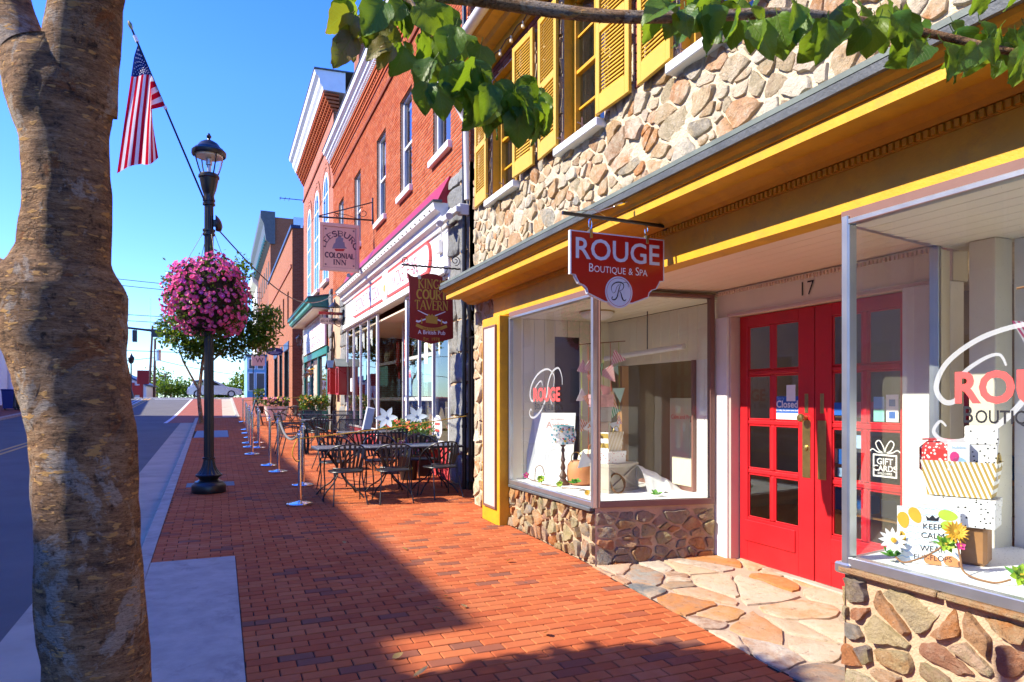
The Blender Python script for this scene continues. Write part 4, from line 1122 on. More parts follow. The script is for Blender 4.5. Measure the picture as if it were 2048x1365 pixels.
def tote(name, label, loc, rz, w, d, h, flare, handles=1, mat='goldstripe'):
    t = thing(name, label, 'gift tote', loc, rz=rz, world=False)
    q = MB(); V = [(sx * w / 2, sy * d / 2, 0) for sx, sy in ((-1, -1), (1, -1), (1, 1), (-1, 1))] + [(sx * (w / 2 + flare), sy * (d / 2 + flare * .7), h) for sx, sy in ((-1, -1), (1, -1), (1, 1), (-1, 1))]
    V += [(x * .97, y * .95, z - .02 if z else .006) for x, y, z in V]
    q.add(V, [(0, 1, 5, 4), (1, 2, 6, 5), (2, 3, 7, 6), (3, 0, 4, 7), (3, 2, 1, 0), (9, 8, 12, 13), (10, 9, 13, 14), (11, 10, 14, 15), (8, 11, 15, 12), (4, 5, 13, 12), (5, 6, 14, 13), (6, 7, 15, 14), (7, 4, 12, 15), (8, 9, 10, 11)]); q.build('basket_body', MT[mat], t)
    for s in ((1,) if handles == 1 else (-1, 1)):
        q = MB(); x = s * (w / 2 + flare + .004) if handles == 1 else 0
        if handles == 1: q.tube([(x - .01, y, z) for y, z in [(.055 * math.cos(a), h - .03 + .075 * math.sin(a)) for a in [math.pi * i / 8 for i in range(9)]]], .006, 6)
        else: q.tube([(.05 * math.cos(a), s * (d / 2 + flare * .7), h - .01 + .07 * math.sin(a)) for a in [math.pi * i / 8 for i in range(9)]], .005, 6)
        q.build('handle', MT['brass'], t)
    return t
tote('gift_tote', 'gold striped tote with looped handle on the red dotted gift box', CL + Vector((-.06, 0, .417)), CA, .21, .15, .20, .025, 2)
giftbox('gift_box', 'pale pink box stacked behind the gold tote', CL + Vector((-.10, .10, .417)), CA, .20, .04, .30, 'palecard')
giftbox('gift_box', 'grey box with a pale label stacked high above the gold tote', CL + Vector((-.09, .11, .718)), CA, .19, .14, .155, 'greycard')
giftbox('gift_box', 'pink and white patterned box topping the stack on the crate', CL + Vector((-.09, .11, .874)), CA, .24, .16, .13, 'pinkwash')
# poster board leaning on the end wall
pb = thing('poster_board', 'large white beauty poster board leaning in the corner behind the ornate lamp', 'poster board', (3.72, 7.27, .70))
q = FR((3.36, 7.42, .702), Vector((.72, -.69, 0)).normalized(), Vector((.09, .10, 1)).normalized()); u_ = q[1]; n_ = u_.cross(q[2]).normalized(); q = (q[0], u_, n_.cross(u_), n_)
mb = MB(); mb.prism([(0, 0), (.56, 0), (.58, .80), (.06, .80)], -.01, 0, q); mb.build('board', MT['whiteprint'], pb)
mb = MB(); mb.prism([(0, 0), (.10, .33), (.06, .80), (-.01, .78)], 0, .001, q); mb.build('painted_shade', MT['posterink_and_shade'], pb)  # the board's shadowed left side, painted on as a grey strip
f2 = lambda x, z, d=.002: (q[0] + q[1] * x + q[2] * z + q[3] * d, q[1], q[2], q[3])
mb = MB(); text(mb, 'Avène', .075, f2(.36, .62), d=0); text(mb, 'EAU THERMALE', .016, f2(.36, .715), d=0); mb.build('lettering', MT['posterrose'], pb)
mb = MB()
for r_ in (.06, .10, .135): mb.ribbon([(p[0], p[1]) for p in arc(.36, .26, r_, r_ * 1.1, 0, 330, 30)], .006, f2(0, 0), 0)
mb.build('circle_print', MT['posterink_and_shade'], pb)
# lamp base carrying a floral bag
tl = thing('table_lamp_base', 'dark turned ornate lamp stand carrying a floral cosmetic bag', 'lamp stand', (3.52, 6.78, .70))
mb = MB(); mb.lathe([(.075, 0), (.075, .02), (.05, .04), (.03, .07), (.045, .10), (.03, .13), (.018, .16), (.03, .19), (.022, .22), (.016, .25), (.028, .28), (.018, .31), (.014, .36), (.022, .39), (.012, .42), (.03, .44), (.03, .455)], (3.52, 6.78, .70), 16); mb.build('stem', MT['darkwood'], tl)
fb = thing('cosmetic_bag', 'floral white zipped pouch with teal trim perched on the lamp stand', 'pouch', (3.52, 6.78, 1.155))
mb = MB(); V = []; N = 16
for j in range(7):
    t = j / 6; z = t * .20; w = .13 + .02 * math.sin(t * 3.1); d = .07 * (1 - .55 * t)
    for i in range(N):
        a = 2 * math.pi * i / N; V.append((3.52 + .9 * w * abs(math.cos(a)) ** .6 * (1 if math.cos(a) > 0 else -1) + .01 * math.sin(5 * a + j), 6.78 + d * abs(math.sin(a)) ** .7 * (1 if math.sin(a) > 0 else -1) - .25 * (0.9 * w * math.cos(a)), 1.155 + z))
mb.add(V, [(j * N + i, j * N + (i + 1) % N, (j + 1) * N + (i + 1) % N, (j + 1) * N + i) for j in range(6) for i in range(N)] + [tuple(range(6 * N, 7 * N)), tuple(range(N))[::-1]], 0, True)
mb.build('pouch', MT['floral'], fb)
MT['mc'] = [flat('print_' + n, c) for n, c in (('yellow', (.75, .5, .02)), ('magenta', (.6, .03, .25)), ('teal', (.02, .42, .45)), ('orange', (.7, .22, .03)), ('blue', (.05, .2, .55)))]
rr = random.Random(4); mb = MB()
for i in range(46):
    t = rr.uniform(-1, 1); z = rr.uniform(.02, .18); c = Vector((3.52 + .115 * t, 6.78 - .072 * math.sqrt(1 - t * t * .7) * (1 - .5 * z / .2) - .029 * t - .003, 1.155 + z)); r_ = rr.uniform(.008, .015)
    mb.prism([(r_ * math.cos(a), r_ * .8 * math.sin(a)) for a in [k * 1.05 for k in range(6)]], 0, .003, frS(*c), m=i % 5)
o = mb.build('flower_print', MT['mc'], fb, stuff=True)
mb = MB(); mb.tube([(3.41, 6.80, 1.355), (3.52, 6.775, 1.362), (3.64, 6.745, 1.35)], .008, 6); mb.build('zip_trim', MT['mc'][2], fb)
# pot and white gourd
pt = thing('orange_pot', 'pale orange fabric pumpkin pot beside the wooden crate', 'pot', (3.72, 6.72, .70))
mb = MB(); mb.lathe([(.11, 0), (.155, .03), (.165, .12), (.155, .22), (.12, .27), (.06, .275), (0, .26)], (3.72, 6.72, .70), 22); mb.build('body', MT['orange'], pt)
mb = MB(); mb.tube([(3.72 + .06 * math.cos(a) - .08, 6.70, 1.0 + .07 * math.sin(a)) for a in [i * .5 for i in range(13)]], .006, 6); mb.build('wire_loop', MT['brass'], pt)
wg = thing('white_gourd', 'cream ribbed gourd standing behind the orange pot', 'gourd', (3.90, 6.86, .70))
mb = MB(); prof = [(.06, 0), (.12, .05), (.15, .15), (.14, .25), (.12, .33), (.06, .38), (0, .37)]; mb.lathe(prof, (3.90, 6.86, .70), 30, flute=(0, .38, 9, .14)); mb.build('body', MT['cream'], wg)
mb = MB(); mb.tube([(3.90, 6.86, 1.06), (3.90, 6.86, 1.11), (3.92, 6.85, 1.14)], .012, 6); mb.build('stalk', MT['twig'], wg)
# bunting of paper pennants on strings
PEN = {'p': stripes('pink_stripe_paper', (.76, .72, .70), (.55, .05, .16), 48, 0, .5, .6), 'r': stripes('red_stripe_paper', (.76, .72, .70), (.6, .06, .06), 48, 0, .5, -.7), 'g': stripes('green_stripe_paper', (.55, .70, .55), (.06, .36, .12), 48, 0, .5, .2), 'm': stripes('mint_stripe_paper', (.72, .75, .75), (.12, .5, .35), 48, 0, .5, .9), 'o': stripes('orange_stripe_paper', (.78, .70, .6), (.68, .22, .03), 48, 0, .5, .5), 'w': MT['whiteprint']}
MT['stringgreen'] = flat('lime_string', (.42, .5, .03)); MT['stringred'] = flat('red_string', (.6, .08, .03))
def bunting(label, spec, ys, xs, ztop, strings, base):
    t = thing('hanging_bunting', label, 'bunting', base)
    b = MB(); b.tube([(xs[0], ys[0], ztop), (xs[1], ys[1], ztop + .04)], .006, 6); b.build('stick', MT['twig'], t)
    for k, (f, z1) in enumerate(strings):
        b = MB(); x, y = xs[0] + (xs[1] - xs[0]) * f, ys[0] + (ys[1] - ys[0]) * f; b.tube([(x, y, ztop + .04 * f), (x + .01, y, (ztop + z1) / 2), (x, y, z1)], .003, 4); b.build('string', MT['stringred' if k % 3 == 1 else 'stringgreen'], t)
    for f, z, s, a, c in spec:
        x, y = xs[0] + (xs[1] - xs[0]) * f, ys[0] + (ys[1] - ys[0]) * f - rr.uniform(.003, .03)
        an = rad(a); w = rad(rr.uniform(-30, 30)); q = FR((x, y, z), (math.cos(an) * math.cos(w), math.sin(w), math.sin(an)), (0, 0, 1)); u_ = q[1].normalized(); n_ = Vector((math.sin(w), -math.cos(w), 0)); q = (q[0], u_, n_.cross(u_).normalized(), n_)
        b = MB(); b.prism([(-s / 2, s * .35), (s / 2, s * .3), (s * .05, -s * .6)], 0, .002, q); b.build('pennant', PEN[c], t)
LB = [(.06, 1.99, .15, 175, 'p'), (.2, 2.0, .13, 170, 'r'), (.43, 1.98, .15, 20, 'g'), (.62, 1.93, .2, 35, 'r'), (.82, 2.1, .17, 200, 'p'), (.78, 1.97, .12, 30, 'm'), (.56, 1.74, .18, -10, 'r'), (.84, 1.72, .17, 5, 'm'), (.68, 1.64, .19, 165, 'o'), (.06, 1.68, .17, 60, 'w'), (.16, 1.66, .13, 20, 'o'), (.66, 1.52, .18, -20, 'g'), (.5, 1.42, .17, 10, 'g'), (.85, 1.43, .12, 180, 'r'), (.76, 1.37, .13, 15, 'w'), (.1, 1.38, .15, 210, 'o'), (.22, 1.36, .15, 160, 'w'), (.12, 1.0, .2, 190, 'w'), (.42, 1.12, .13, 90, 'o'), (.24, 1.9, .1, 150, 'r')]
bunting('paper pennants in red, green and orange stripes hanging beside the stacked boxes', LB, (6.42, 6.26), (3.52, 4.0), 2.24, [(.05, .9), (.2, .95), (.36, .8), (.52, 1.3), (.68, 1.25), (.86, 1.2)], (3.76, 6.3, .9))
# ceiling lamp, tube light, things deeper in the room
t = thing('ceiling_lamp', 'round white glass ceiling lamp above the pennants', 'ceiling lamp', (3.82, 6.55, 2.62)); mb = MB(); mb.lathe([(.0, -.09), (.10, -.085), (.16, -.06), (.18, -.03), (.185, 0)], (3.82, 6.55, 2.62), 28); mb.build('bowl', MT['white'], t); mb = MB(); mb.lathe([(.188, -.012), (.195, -.012), (.195, 0), (.188, 0)], (3.82, 6.55, 2.62), 28); mb.build('ring', MT['brass'], t)
t = thing('tube_light', 'white fluorescent tube fitting hanging below the cream ceiling', 'tube light', (4.35, 6.3, 2.2)); mb = MB(); mb.cyl((4.22, 7.05, 2.14), (4.38, 5.75, 2.20), .03, n=10); mb.build('tube', MT['white'], t); mb = MB(); mb.cyl((4.31, 6.3, 2.2), (4.31, 6.3, 2.62), .006, n=6); mb.build('hanger', MT['blackmetal'], t)
t = thing('poster_board', 'tall beige poster standing in the dim room behind the display', 'poster board', (5.1, 6.6, .5)); fr = frF(5.1, 6.65, .62); mb = MB(); mb.prism([(-.32, 0), (.32, 0), (.32, 1.05), (-.32, 1.05)], -.01, 0, fr); mb.build('board', MT['cream'], t)
mb = MB(); text(mb, 'Calm and Protected', .05, frF(5.098, 6.65, 1.42), d=.001); mb.build('lettering', MT['redprint'], t)
mb = MB()
for x, z in ((.12, .78), (.2, .7), (.16, .62)):
    mb.tube([(5.096, 6.65 - x, .4 + .62), (5.095, 6.65 - x - .02, z + .62)], .004, 5); mb.lathe([(.0, 0), (.035, .01), (.03, .03), (0, .04)], (5.09, 6.65 - x - .02, z + .6), 8)
mb.build('flower_print', MT['crimson'], t)
t = thing('draped_chair', 'low chair under a crumpled white sheet behind the display', 'draped chair', (4.15, 5.95, .70)); mb = MB(); V = []; NX, NY = 22, 12
for i in range(NX):
    for j in range(NY):
        a, b_ = i / (NX - 1), j / (NY - 1); z = .70 + (.24 * (1 - a) ** .7 + .03) * math.sin(math.pi * min(1, b_ * 1.1 + .1)) ** .6 + .025 * noise.noise(Vector((a * 7, b_ * 6, 2)))
        V.append((4.03 + .42 * a, 6.30 - .5 * b_ - .05 * a, max(.703, z)))
mb.add(V, [(i * NY + j, (i + 1) * NY + j, (i + 1) * NY + j + 1, i * NY + j + 1) for i in range(NX - 1) for j in range(NY - 1)], 0, True); mb.build('sheet', MT['cloth'], t)
# silk flower sprigs along the sill
def leafpoly(q, L, w, m=0, cup=.15, n=6):
    """a small leaf or petal from the origin of q along its v axis"""
    o, u, v, nn = q; V = []; 
    for i in range(n + 1):
        t = i / n; ww = w * math.sin(math.pi * t ** .8) ** .8; h = cup * L * (t * t)
        V += [o + v * (t * L) - u * ww / 2 + nn * (h + cup * ww * .5), o + v * (t * L) + nn * h, o + v * (t * L) + u * ww / 2 + nn * (h + cup * ww * .5)]
    F = []
    for i in range(n): k = 3 * i; F += [(k, k + 1, k + 4, k + 3), (k + 1, k + 2, k + 5, k + 4)]
    return V, F
def rand_frame(c, rr, dirv=None, up=None):
    v = Vector(dirv) if dirv else Vector((rr.gauss(0, 1), rr.gauss(0, 1), rr.gauss(0, 1))); v.normalize()
    n = Vector(up) if up else Vector((rr.gauss(0, 1), rr.gauss(0, 1), rr.gauss(0, 1))); n = (n - v * n.dot(v)); n = n.normalized() if n.length > 1e-4 else v.orthogonal().normalized()
    return (Vector(c), v.cross(n), v, n)
def blossom(mb, c, facing, r, npet, m=0, mc=1, wid=.6, cup=.2, rings=1):
    f = Vector(facing).normalized(); a = f.orthogonal().normalized(); b = f.cross(a)
    for k in range(rings):
        for i in range(npet):
            w = 2 * math.pi * (i + k * .5) / npet; d = a * math.cos(w) + b * math.sin(w); q = (Vector(c) + f * .004 * k, d.cross(f), d, f)
            V, F = leafpoly(q, r * (1 - .25 * k), r * wid, cup=cup + .3 * k, n=4); mb.add(V, F, m, True)
    mb.add([Vector(c) + f * (.01 + .006 * k_) + (a * math.cos(i) + b * math.sin(i)) * r * .22 * (1 - k_) for k_ in (0, .9) for i in (0, 1.05, 2.1, 3.14, 4.2, 5.2)], [(0, 1, 7, 6), (1, 2, 8, 7), (2, 3, 9, 8), (3, 4, 10, 9), (4, 5, 11, 10), (5, 0, 6, 11), (6, 7, 8, 9, 10, 11)], mc)
def sprig(label, c, kind, facing=(-.5, -.8, .5), r=.05, leaves=5, stem=None):
    t = thing('silk_flower', label, 'silk flower', c)
    if leaves:
        b = MB()
        for i in range(leaves):
            a = 2 * math.pi * i / leaves + .4; V, F = leafpoly(rand_frame(Vector(c) + Vector((0, 0, .0)), rr, (math.cos(a), math.sin(a), rr.uniform(.1, .8)), (0, -.3, 1)), r * 1.3, r * .8); b.add(V, F, 0, True)
        b.build('leaf_cluster', MT['leafgreen'], t)
    if kind:
        pm, n, w, cp, rg = kind; b = MB(); blossom(b, Vector(c) + Vector(facing).normalized() * .015, facing, r, n, 0, 1, w, cp, rg); b.build('blossom', [MT[pm], MT['petalgold']], t)
    if stem: b = MB(); b.tube(bez(stem, 6), .005, 5); b.build('stem', MT['twig'], t)
    return t
daisy, mum = ('petalwhite', 12, .35, .05, 1), ('petalgold', 16, .25, .1, 2)
lime, pink = ('limegreen', 7, .6, .25, 2), ('petalpink', 5, .8, .3, 1)
sprig('pink and lime silk flower nearest the yellow pilaster', (3.30, 7.28, .76), pink, r=.04, stem=[(3.30, 7.28, .74), (3.33, 7.2, .72), (3.36, 7.05, .71)])
sprig('lime silk blossom with a curling stem before the poster board', (3.32, 6.93, .75), lime, r=.05, stem=[(3.30, 7.05, .72), (3.29, 7.0, .88), (3.33, 6.93, .90), (3.35, 6.9, .8)])
sprig('small lime silk leaves at the foot of the lamp stand', (3.36, 6.55, .735), lime, r=.04, leaves=3, stem=[(3.3, 6.9, .71), (3.34, 6.7, .705), (3.36, 6.56, .72)])
sprig('green and white variegated ivy before the orange pot', (3.40, 6.28, .78), None, r=.06, leaves=11, stem=[(3.36, 6.5, .71), (3.45, 6.3, .72), (3.5, 6.15, .71)])
sprig('yellow silk flower beside the crate and corner post', (3.36, 5.95, .72), mum, r=.035, leaves=2)
sprig('green silk leaf lying on the sill near the red doors', (3.95, 5.62, .715), None, r=.055, leaves=8)
t = thing('twig_wreath', 'small twisted twig wreath leaning on the crossed crate', 'wreath', (3.74, 5.94, .70)); mb = MB()
for k in range(5): mb.tube([(3.72 + (.085 + .008 * math.sin(3 * a + k)) * math.cos(a), 5.955 + .03 * math.sin(a) + .006 * k, .80 + (.095 + .006 * math.cos(4 * a + k * 2)) * math.sin(a)) for a in [i * .35 for i in range(19)]], .004, 5, closed=False)
mb.build('twigs', MT['twig'], t)
# ---- right-hand window
RC = Vector((3.74, 2.44, .768)); RA = rad(-66)
t = thing('wooden_box', 'plain honey brown wooden box carrying the dotted gift box', 'wooden box', RC, rz=RA, world=False); mb = MB(); mb.box(-.10, .10, -.09, .09, 0, .205, .018); mb.build('box', MT['wood'], t)
giftbox('gift_box', 'long black dotted white box lying on the wooden box', RC + Vector((-.02, .02, .206)), RA, .34, .22, .15, 'dotpaper')
tote('gift_basket', 'wide gold striped gift basket with brass rings on the dotted box', RC + Vector((-.02, .02, .362)), RA, .29, .17, .19, .03, 1)
bk = RC + Vector((-.02, .02, .40))
t = thing('red_pouch', 'red fruit print pouch tucked in the gold basket', 'pouch', bk, rz=RA, world=False); mb = MB(); mb.box(-.20, .0, -.055, .06, .05, .26, .045); o = mb.build('pouch', MT['redfruit'], t)
mb = MB(); mb.tube([(-.18, -.03, .262), (-.1, -.035, .268), (-.02, -.03, .262)], .005, 5); mb.build('zip', MT['crimson'], t)
giftbox('gift_box', 'black dotted white box standing upright in the gold basket', bk + rotz(RA) @ Vector((.09, .02, .05)), RA + .1, .15, .12, .29, 'dotpaper')
t = thing('soap_carton', 'small white carton with a pale pink and blue print in the gold basket', 'carton', bk + rotz(RA) @ Vector((.0, -.075, .1)), rz=RA + .2, world=False); mb = MB(); mb.box(-.05, .05, -.02, .02, 0, .15, .003); mb.build('carton', MT['whiteprint'], t); mb = MB(); mb.prism(arc(0, .03, .04, .045, 0, 180, 10), 0, .002, frS(0, -.0205, 0)); text(mb, 'bubble', .017, frS(0, -.021, .12)); mb.build('print', MT['paleblue'], t); mb = MB(); mb.prism(arc(-.02, .075, .022, .03, 0, 360, 10), 0, .002, frS(0, -.0205, 0)); mb.build('print', MT['petalpink'], t)
# KEEP CALM canvas
kc = thing('wall_plaque', 'white canvas plaque with black lettering and bright flip flops propped on the wooden box', 'plaque', (3.47, 2.47, .77))
u_ = Vector((.20, -.26, 0)).normalized(); v_ = Vector((.10, .07, .95)).normalized(); n_ = u_.cross(v_).normalized(); v_ = n_.cross(u_); q = (Vector((3.475, 2.475, .772)), u_, v_, n_)
g = lambda x, z, d=.002: (q[0] + u_ * x + v_ * z + n_ * d, u_, v_, n_)
mb = MB(); mb.prism([(-.145, 0), (.145, 0), (.145, .30), (-.145, .30)], -.022, 0, q); mb.build('canvas', MT['whiteprint'], kc)
mb = MB()
for k in range(9): mb.ribbon([(-.14 + .02 * i, .025 + .033 * k + (.010 if i % 2 else 0)) for i in range(15)], .004, g(0, 0, .0006), 0)
mb.build('zigzag_print', MT['paleblue'], kc)
for name, mt, cx, cz, w, ang, m_ in (('flip_flop_print', 'petalgold', -.115, .225, .028, 10, 0), ('flip_flop_print', 'petalgold', -.06, .255, .028, 25, 0), ('flip_flop_print', 'limegreen', .09, .265, .028, 80, 0), ('flip_flop_print', 'limegreen', .10, .205, .028, 75, 0), ('flip_flop_print', 'petalgold', -.125, .12, .022, 0, 0), ('flip_flop_print', 'orange', .02, .02, .03, 60, 0), ('flip_flop_print', 'orange', .11, .02, .03, 60, 0)):
    a = rad(ang); P = [(cx + x * math.cos(a) - z * math.sin(a), max(.001, cz + x * math.sin(a) + z * math.cos(a))) for x, z in [(w * math.cos(t) * (1 + .15 * math.sin(t)), .045 * math.sin(t)) for t in [k * .45 for k in range(14)]]]
    b = MB(); b.prism(P, 0, .0006, g(0, 0, .0008)); b.build(name, MT[mt], kc)
mb = MB()
for s_, z, h in (('KEEP', .185, .030), ('CALM', .138, .030), ('AND', .112, .012), ('WEAR', .068, .030), ('FLIP-FLOPS', .022, .028)): text(mb, s_, h, g(.02, z), d=0, sx=.95 if s_ != 'FLIP-FLOPS' else .9)
mb.prism([(-.005, .232), (.045, .232), (.052, .258), (.035, .245), (.02, .262), (.005, .245), (-.012, .258)], 0, .0005, g(0, 0)); mb.build('lettering', MT['blackprint'], kc)
sprig('large white silk daisy with a yellow eye beside the plaque', (3.36, 2.60, .88), daisy, r=.075, leaves=0)
sprig('green silk leaves on the sill under the white daisy', (3.36, 2.60, .80), None, r=.05, leaves=9)
sprig('golden silk chrysanthemum leaning over the plaque corner', (3.47, 2.33, .965), mum, r=.065, leaves=0)
sprig('lime silk blossoms and pink buds hanging over the plaque', (3.44, 2.36, .90), lime, r=.05, leaves=6, stem=[(3.36, 2.58, .80), (3.34, 2.5, .79), (3.40, 2.38, .87), (3.46, 2.33, .95), (3.45, 2.29, .86), (3.40, 2.23, .79), (3.40, 2.10, .775), (3.44, 2.04, .80)])
sprig('pink silk bud hanging beside the golden chrysanthemum', (3.46, 2.30, .90), pink, r=.025, leaves=0)
sprig('lime silk flower at the end of the twisted vine', (3.44, 2.0, .82), lime, r=.06, leaves=5)
RB = [(.1, 1.98, .16, 0, 'p'), (.3, 1.80, .18, 150, 'o'), (.45, 1.62, .2, 60, 'r'), (.5, 1.42, .16, 80, 'g'), (.55, 2.0, .16, 20, 'g'), (.7, 1.8, .16, -30, 'w')]
bunting('pink and orange striped paper pennants hanging at the edge of the window', RB, (2.12, 1.75), (3.62, 3.7), 2.20, [(.1, 1.2), (.35, 1.1), (.6, 1.3)], (3.66, 1.95, 1.1))
t = thing('towel_rail', 'dull grey metal roller rail fixed on the white display wall', 'rail', (4.3, 1.9, 1.1)); mb = MB(); mb.cyl((4.30, 2.02, 1.10), (4.30, .9, 1.10), .05, n=14); mb.build('roller', MT['alu'], t); mb = MB(); mb.box(4.26, 4.40, 2.0, 2.03, 1.04, 1.17, .005); mb.build('bracket', MT['alu'], t)
# stock on shelves seen dimly through the doors
t = thing('stock_shelf', 'wooden shop shelf with small boxes seen dimly through the red doors', 'shelf', (5.6, 3.9, .15)); mb = MB()
for z in (.55, 1.0, 1.45): q = MB(); q.box(5.5, 5.85, 2.4, 5.2, z, z + .03, .004); q.build('shelf_board', MT['wood'], t)
for y in (2.4, 3.8, 5.17): q = MB(); q.box(5.5, 5.85, y, y + .03, .15, 1.9, .004); q.build('upright', MT['wood'], t)
for i in range(26):
    z = (.58, 1.03, 1.48)[i % 3]; y = 2.5 + (i // 3) * .3 + rr.uniform(-.03, .03); h = rr.uniform(.1, .26); q = MB(); w = rr.uniform(.06, .11); q.box(5.54, 5.70, y - w, y + w, z, z + h, .006)
    o = q.build('stock_box', MT[(ck := rr.choice(['palecard', 'blueprint', 'whiteprint', 'mintprint', 'petalpink', 'paleblue', 'cream', 'goldprint']))]); tag(o, {'palecard': 'pale pink', 'blueprint': 'deep blue', 'whiteprint': 'white', 'mintprint': 'mint green', 'petalpink': 'bright pink', 'paleblue': 'light blue', 'cream': 'cream', 'goldprint': 'golden'}[ck] + ' ' + ('squat' if h < .15 else 'tall' if h > .21 else 'mid-height') + ' box on the ' + ('lower', 'middle', 'upper')[i % 3] + ' shop shelf behind the red doors', 'box', 'stock boxes on the shop shelf')
MT['lampglow'] = bpy.data.materials.new('lamp_glow'); MT['lampglow'].use_nodes = True; e_ = MT['lampglow'].node_tree.nodes['Principled BSDF']; e_.inputs['Emission Color'].default_value = (1, .75, .45, 1); e_.inputs['Emission Strength'].default_value = 6
for k, (x, y, lab) in enumerate(((6.4, 5.2, 'small lit lamp hanging in the shop behind the far red door'), (6.6, 1.0, 'small lit lamp hanging in the shop behind the near red door'))):
    t = thing('hanging_lamp', lab, 'lamp', (x, y, 2.8)); q = MB(); q.lathe([(0, -.03), (.018, -.02), (.022, 0), (.012, .02), (0, .05)], (x, y, 2.8), 12); q.build('bulb', MT['lampglow'], t); q = MB(); q.cyl((x, y, 2.82), (x, y, 2.98), .006, n=6); q.build('cord', MT['blackmetal'], t)
    ld = bpy.data.lights.new('lamp_light', 'POINT'); ld.energy = 14; ld.color = (1, .80, .58); ld.shadow_soft_size = .12; lo = bpy.data.objects.new('lamp_light', ld); COL.objects.link(lo); lo.location = (x, y, 2.68)

# ================================================================== HANGING SIGNS
def chain(mb, p0, p1, n, r=.014, w=.0035):
    p0, p1 = Vector(p0), Vector(p1)
    for i in range(n):
        c = p0.lerp(p1, (i + .5) / n); L = (p1 - p0).length / n * .62; d = (p1 - p0).normalized(); s = Vector((0, 1, 0)) if i % 2 else Vector((1, 0, 0)); s = (s - d * s.dot(d)).normalized()
        mb.tube([c + d * L * math.cos(a) + s * r * .7 * math.sin(a) for a in [k * math.pi / 4 for k in range(8)]], w, 5, closed=True)
# ---- the red boutique sign
SY = 4.40
t = thing('sign_bracket', 'straight black iron bar holding up the red boutique sign', 'sign bracket', (3.2, SY, 3.0))
mb = MB(); mb.cyl((2.28, SY, 3.005), (3.20, SY, 2.995), .014, n=10); mb.build('bar', MT['blackmetal'], t)
mb = MB(); mb.cyl((3.17, SY, 2.995), (3.2, SY, 2.995), .035, n=12); mb.build('wall_plate', MT['blackmetal'], t)
mb = MB(); mb.tube([(2.52, SY, 3.02), (2.70, SY - .02, 3.09), (2.82, SY - .03, 3.14)], .003, 4); mb.tube([(2.30, SY, 3.01), (2.55, SY + .01, 3.06), (2.84, SY + .3, 3.10)], .0025, 4); mb.build('guy_wire', MT['alu'], t)
mb = MB(); mb.cyl((2.70, SY - .02, 3.09), (2.79, SY - .028, 3.127), .010, n=8); mb.build('turnbuckle', MT['chrome'], t)
t = thing('hanging_sign', 'red boutique sign with stepped lower edge and a round silver monogram', 'sign', (2.745, SY, 2.6))
cx, w2 = 2.745, .41
half = [(w2, 2.885), (w2, 2.565), (.375, 2.562), (.365, 2.54), (.34, 2.50), (.30, 2.487), (.275, 2.465), (.265, 2.43), (.12, 2.375)]
outl = [(-x, z) for x, z in half] + [(x, z) for x, z in half[::-1]]
circ = [(.118 * math.cos(a), 2.455 + .118 * math.sin(a)) for a in [k * math.pi / 20 for k in range(40)]]
fr = frS(cx, SY, 0)
mb = MB(); mb.prism(outl, -.014, .014, fr); mb.build('edge_band', MT['greyprint'], t)
inn = [(x * .972, 2.62 + (z - 2.62) * .965) for x, z in outl]
mb = MB(); mb.prism(inn, -.0155, .0155, fr); mb.build('panel', MT['signred'], t)
mb = MB(); mb.prism(circ, -.019, .019, fr); mb.build('medallion', MT['greyprint'], t)
mb = MB(); mb.ribbon(arc(0, 2.455, .106, .106, 0, 360, 40), .0035, fr, .0195); mb.build('medallion_ring', MT['signred'], t)
mb = MB(); script_R(mb, .135, frS(cx, SY, 2.392), d=.0205, w0=.02, w1=.075); mb.build('monogram', MT['blackprint'], t)
mb = MB(); text(mb, 'ROUGE', .150, frS(cx, SY, 2.685), d=.0165, bold=.012, sx=1.02); mb.build('lettering', MT['greyprint'], t)
mb = MB(); smallcaps(mb, [('B', .062), ('OUTIQUE', .048), (' ', 0), ('&', .05), (' ', 0), ('S', .062), ('PA', .048)], frS(cx, SY, 2.592), .006, .0165, -.004, .9); mb.build('lettering', MT['whiteprint'], t)
for s in (-.235, .255):
    mb = MB(); mb.box(cx + s - .012, cx + s + .012, SY - .02, SY + .02, 2.84, 2.905, .003); mb.build('hanger_plate', MT['brass'], t)
    mb = MB(); mb.tube([(cx + s + .013 * math.cos(a), SY, 2.945 + .04 * math.sin(a)) for a in [k * math.pi / 6 for k in range(12)]], .004, 6, closed=True); mb.cyl((cx + s, SY, 2.98), (cx + s, SY, 3.0), .004, n=6); mb.build('shackle', MT['chrome'], t)
# ---- the dark red pub sign
def scroll(mb, c, r, turns, a0, sgn, fr, w, hand=1):
    o, u, v, n = fr; pts = []
    for i in range(int(turns * 16) + 1):
        a = a0 + hand * i * math.pi / 8; q = r * (1 - i / (turns * 16) * .8); pts.append(Vector(c) + u * q * math.cos(a) * sgn + v * q * math.sin(a))
    mb.tube(pts, w, 6); return pts
PY = 10.6
t = thing('sign_bracket', 'twisted black iron bracket with scrolled ends above the dark red pub sign', 'sign bracket', (3.64, PY, 3.8))
mb = MB(); pts = []
for i in range(60): x = 3.64 - 1.0 * i / 59; pts.append((x, PY + .004 * math.cos(i * 1.1), 3.785 + .004 * math.sin(i * 1.1)))
mb.tube(pts, [.014 + .003 * (i % 3 == 0) for i in range(60)], 6); mb.build('bar', MT['blackmetal'], t)
mb = MB(); mb.box(3.63, 3.66, PY - .02, PY + .02, 3.66, 4.10, .004); mb.build('wall_plate', MT['blackmetal'], t)
for c, r_, a0, hand in (((3.53, PY, 3.92), .085, -1.6, 1), ((2.70, PY, 3.86), .06, -1.3, -1)):
    mb = MB(); scroll(mb, c, r_, 1.6, a0, 1, frS(0, 0, 0), .007, hand); mb.build('scroll', MT['blackmetal'], t)
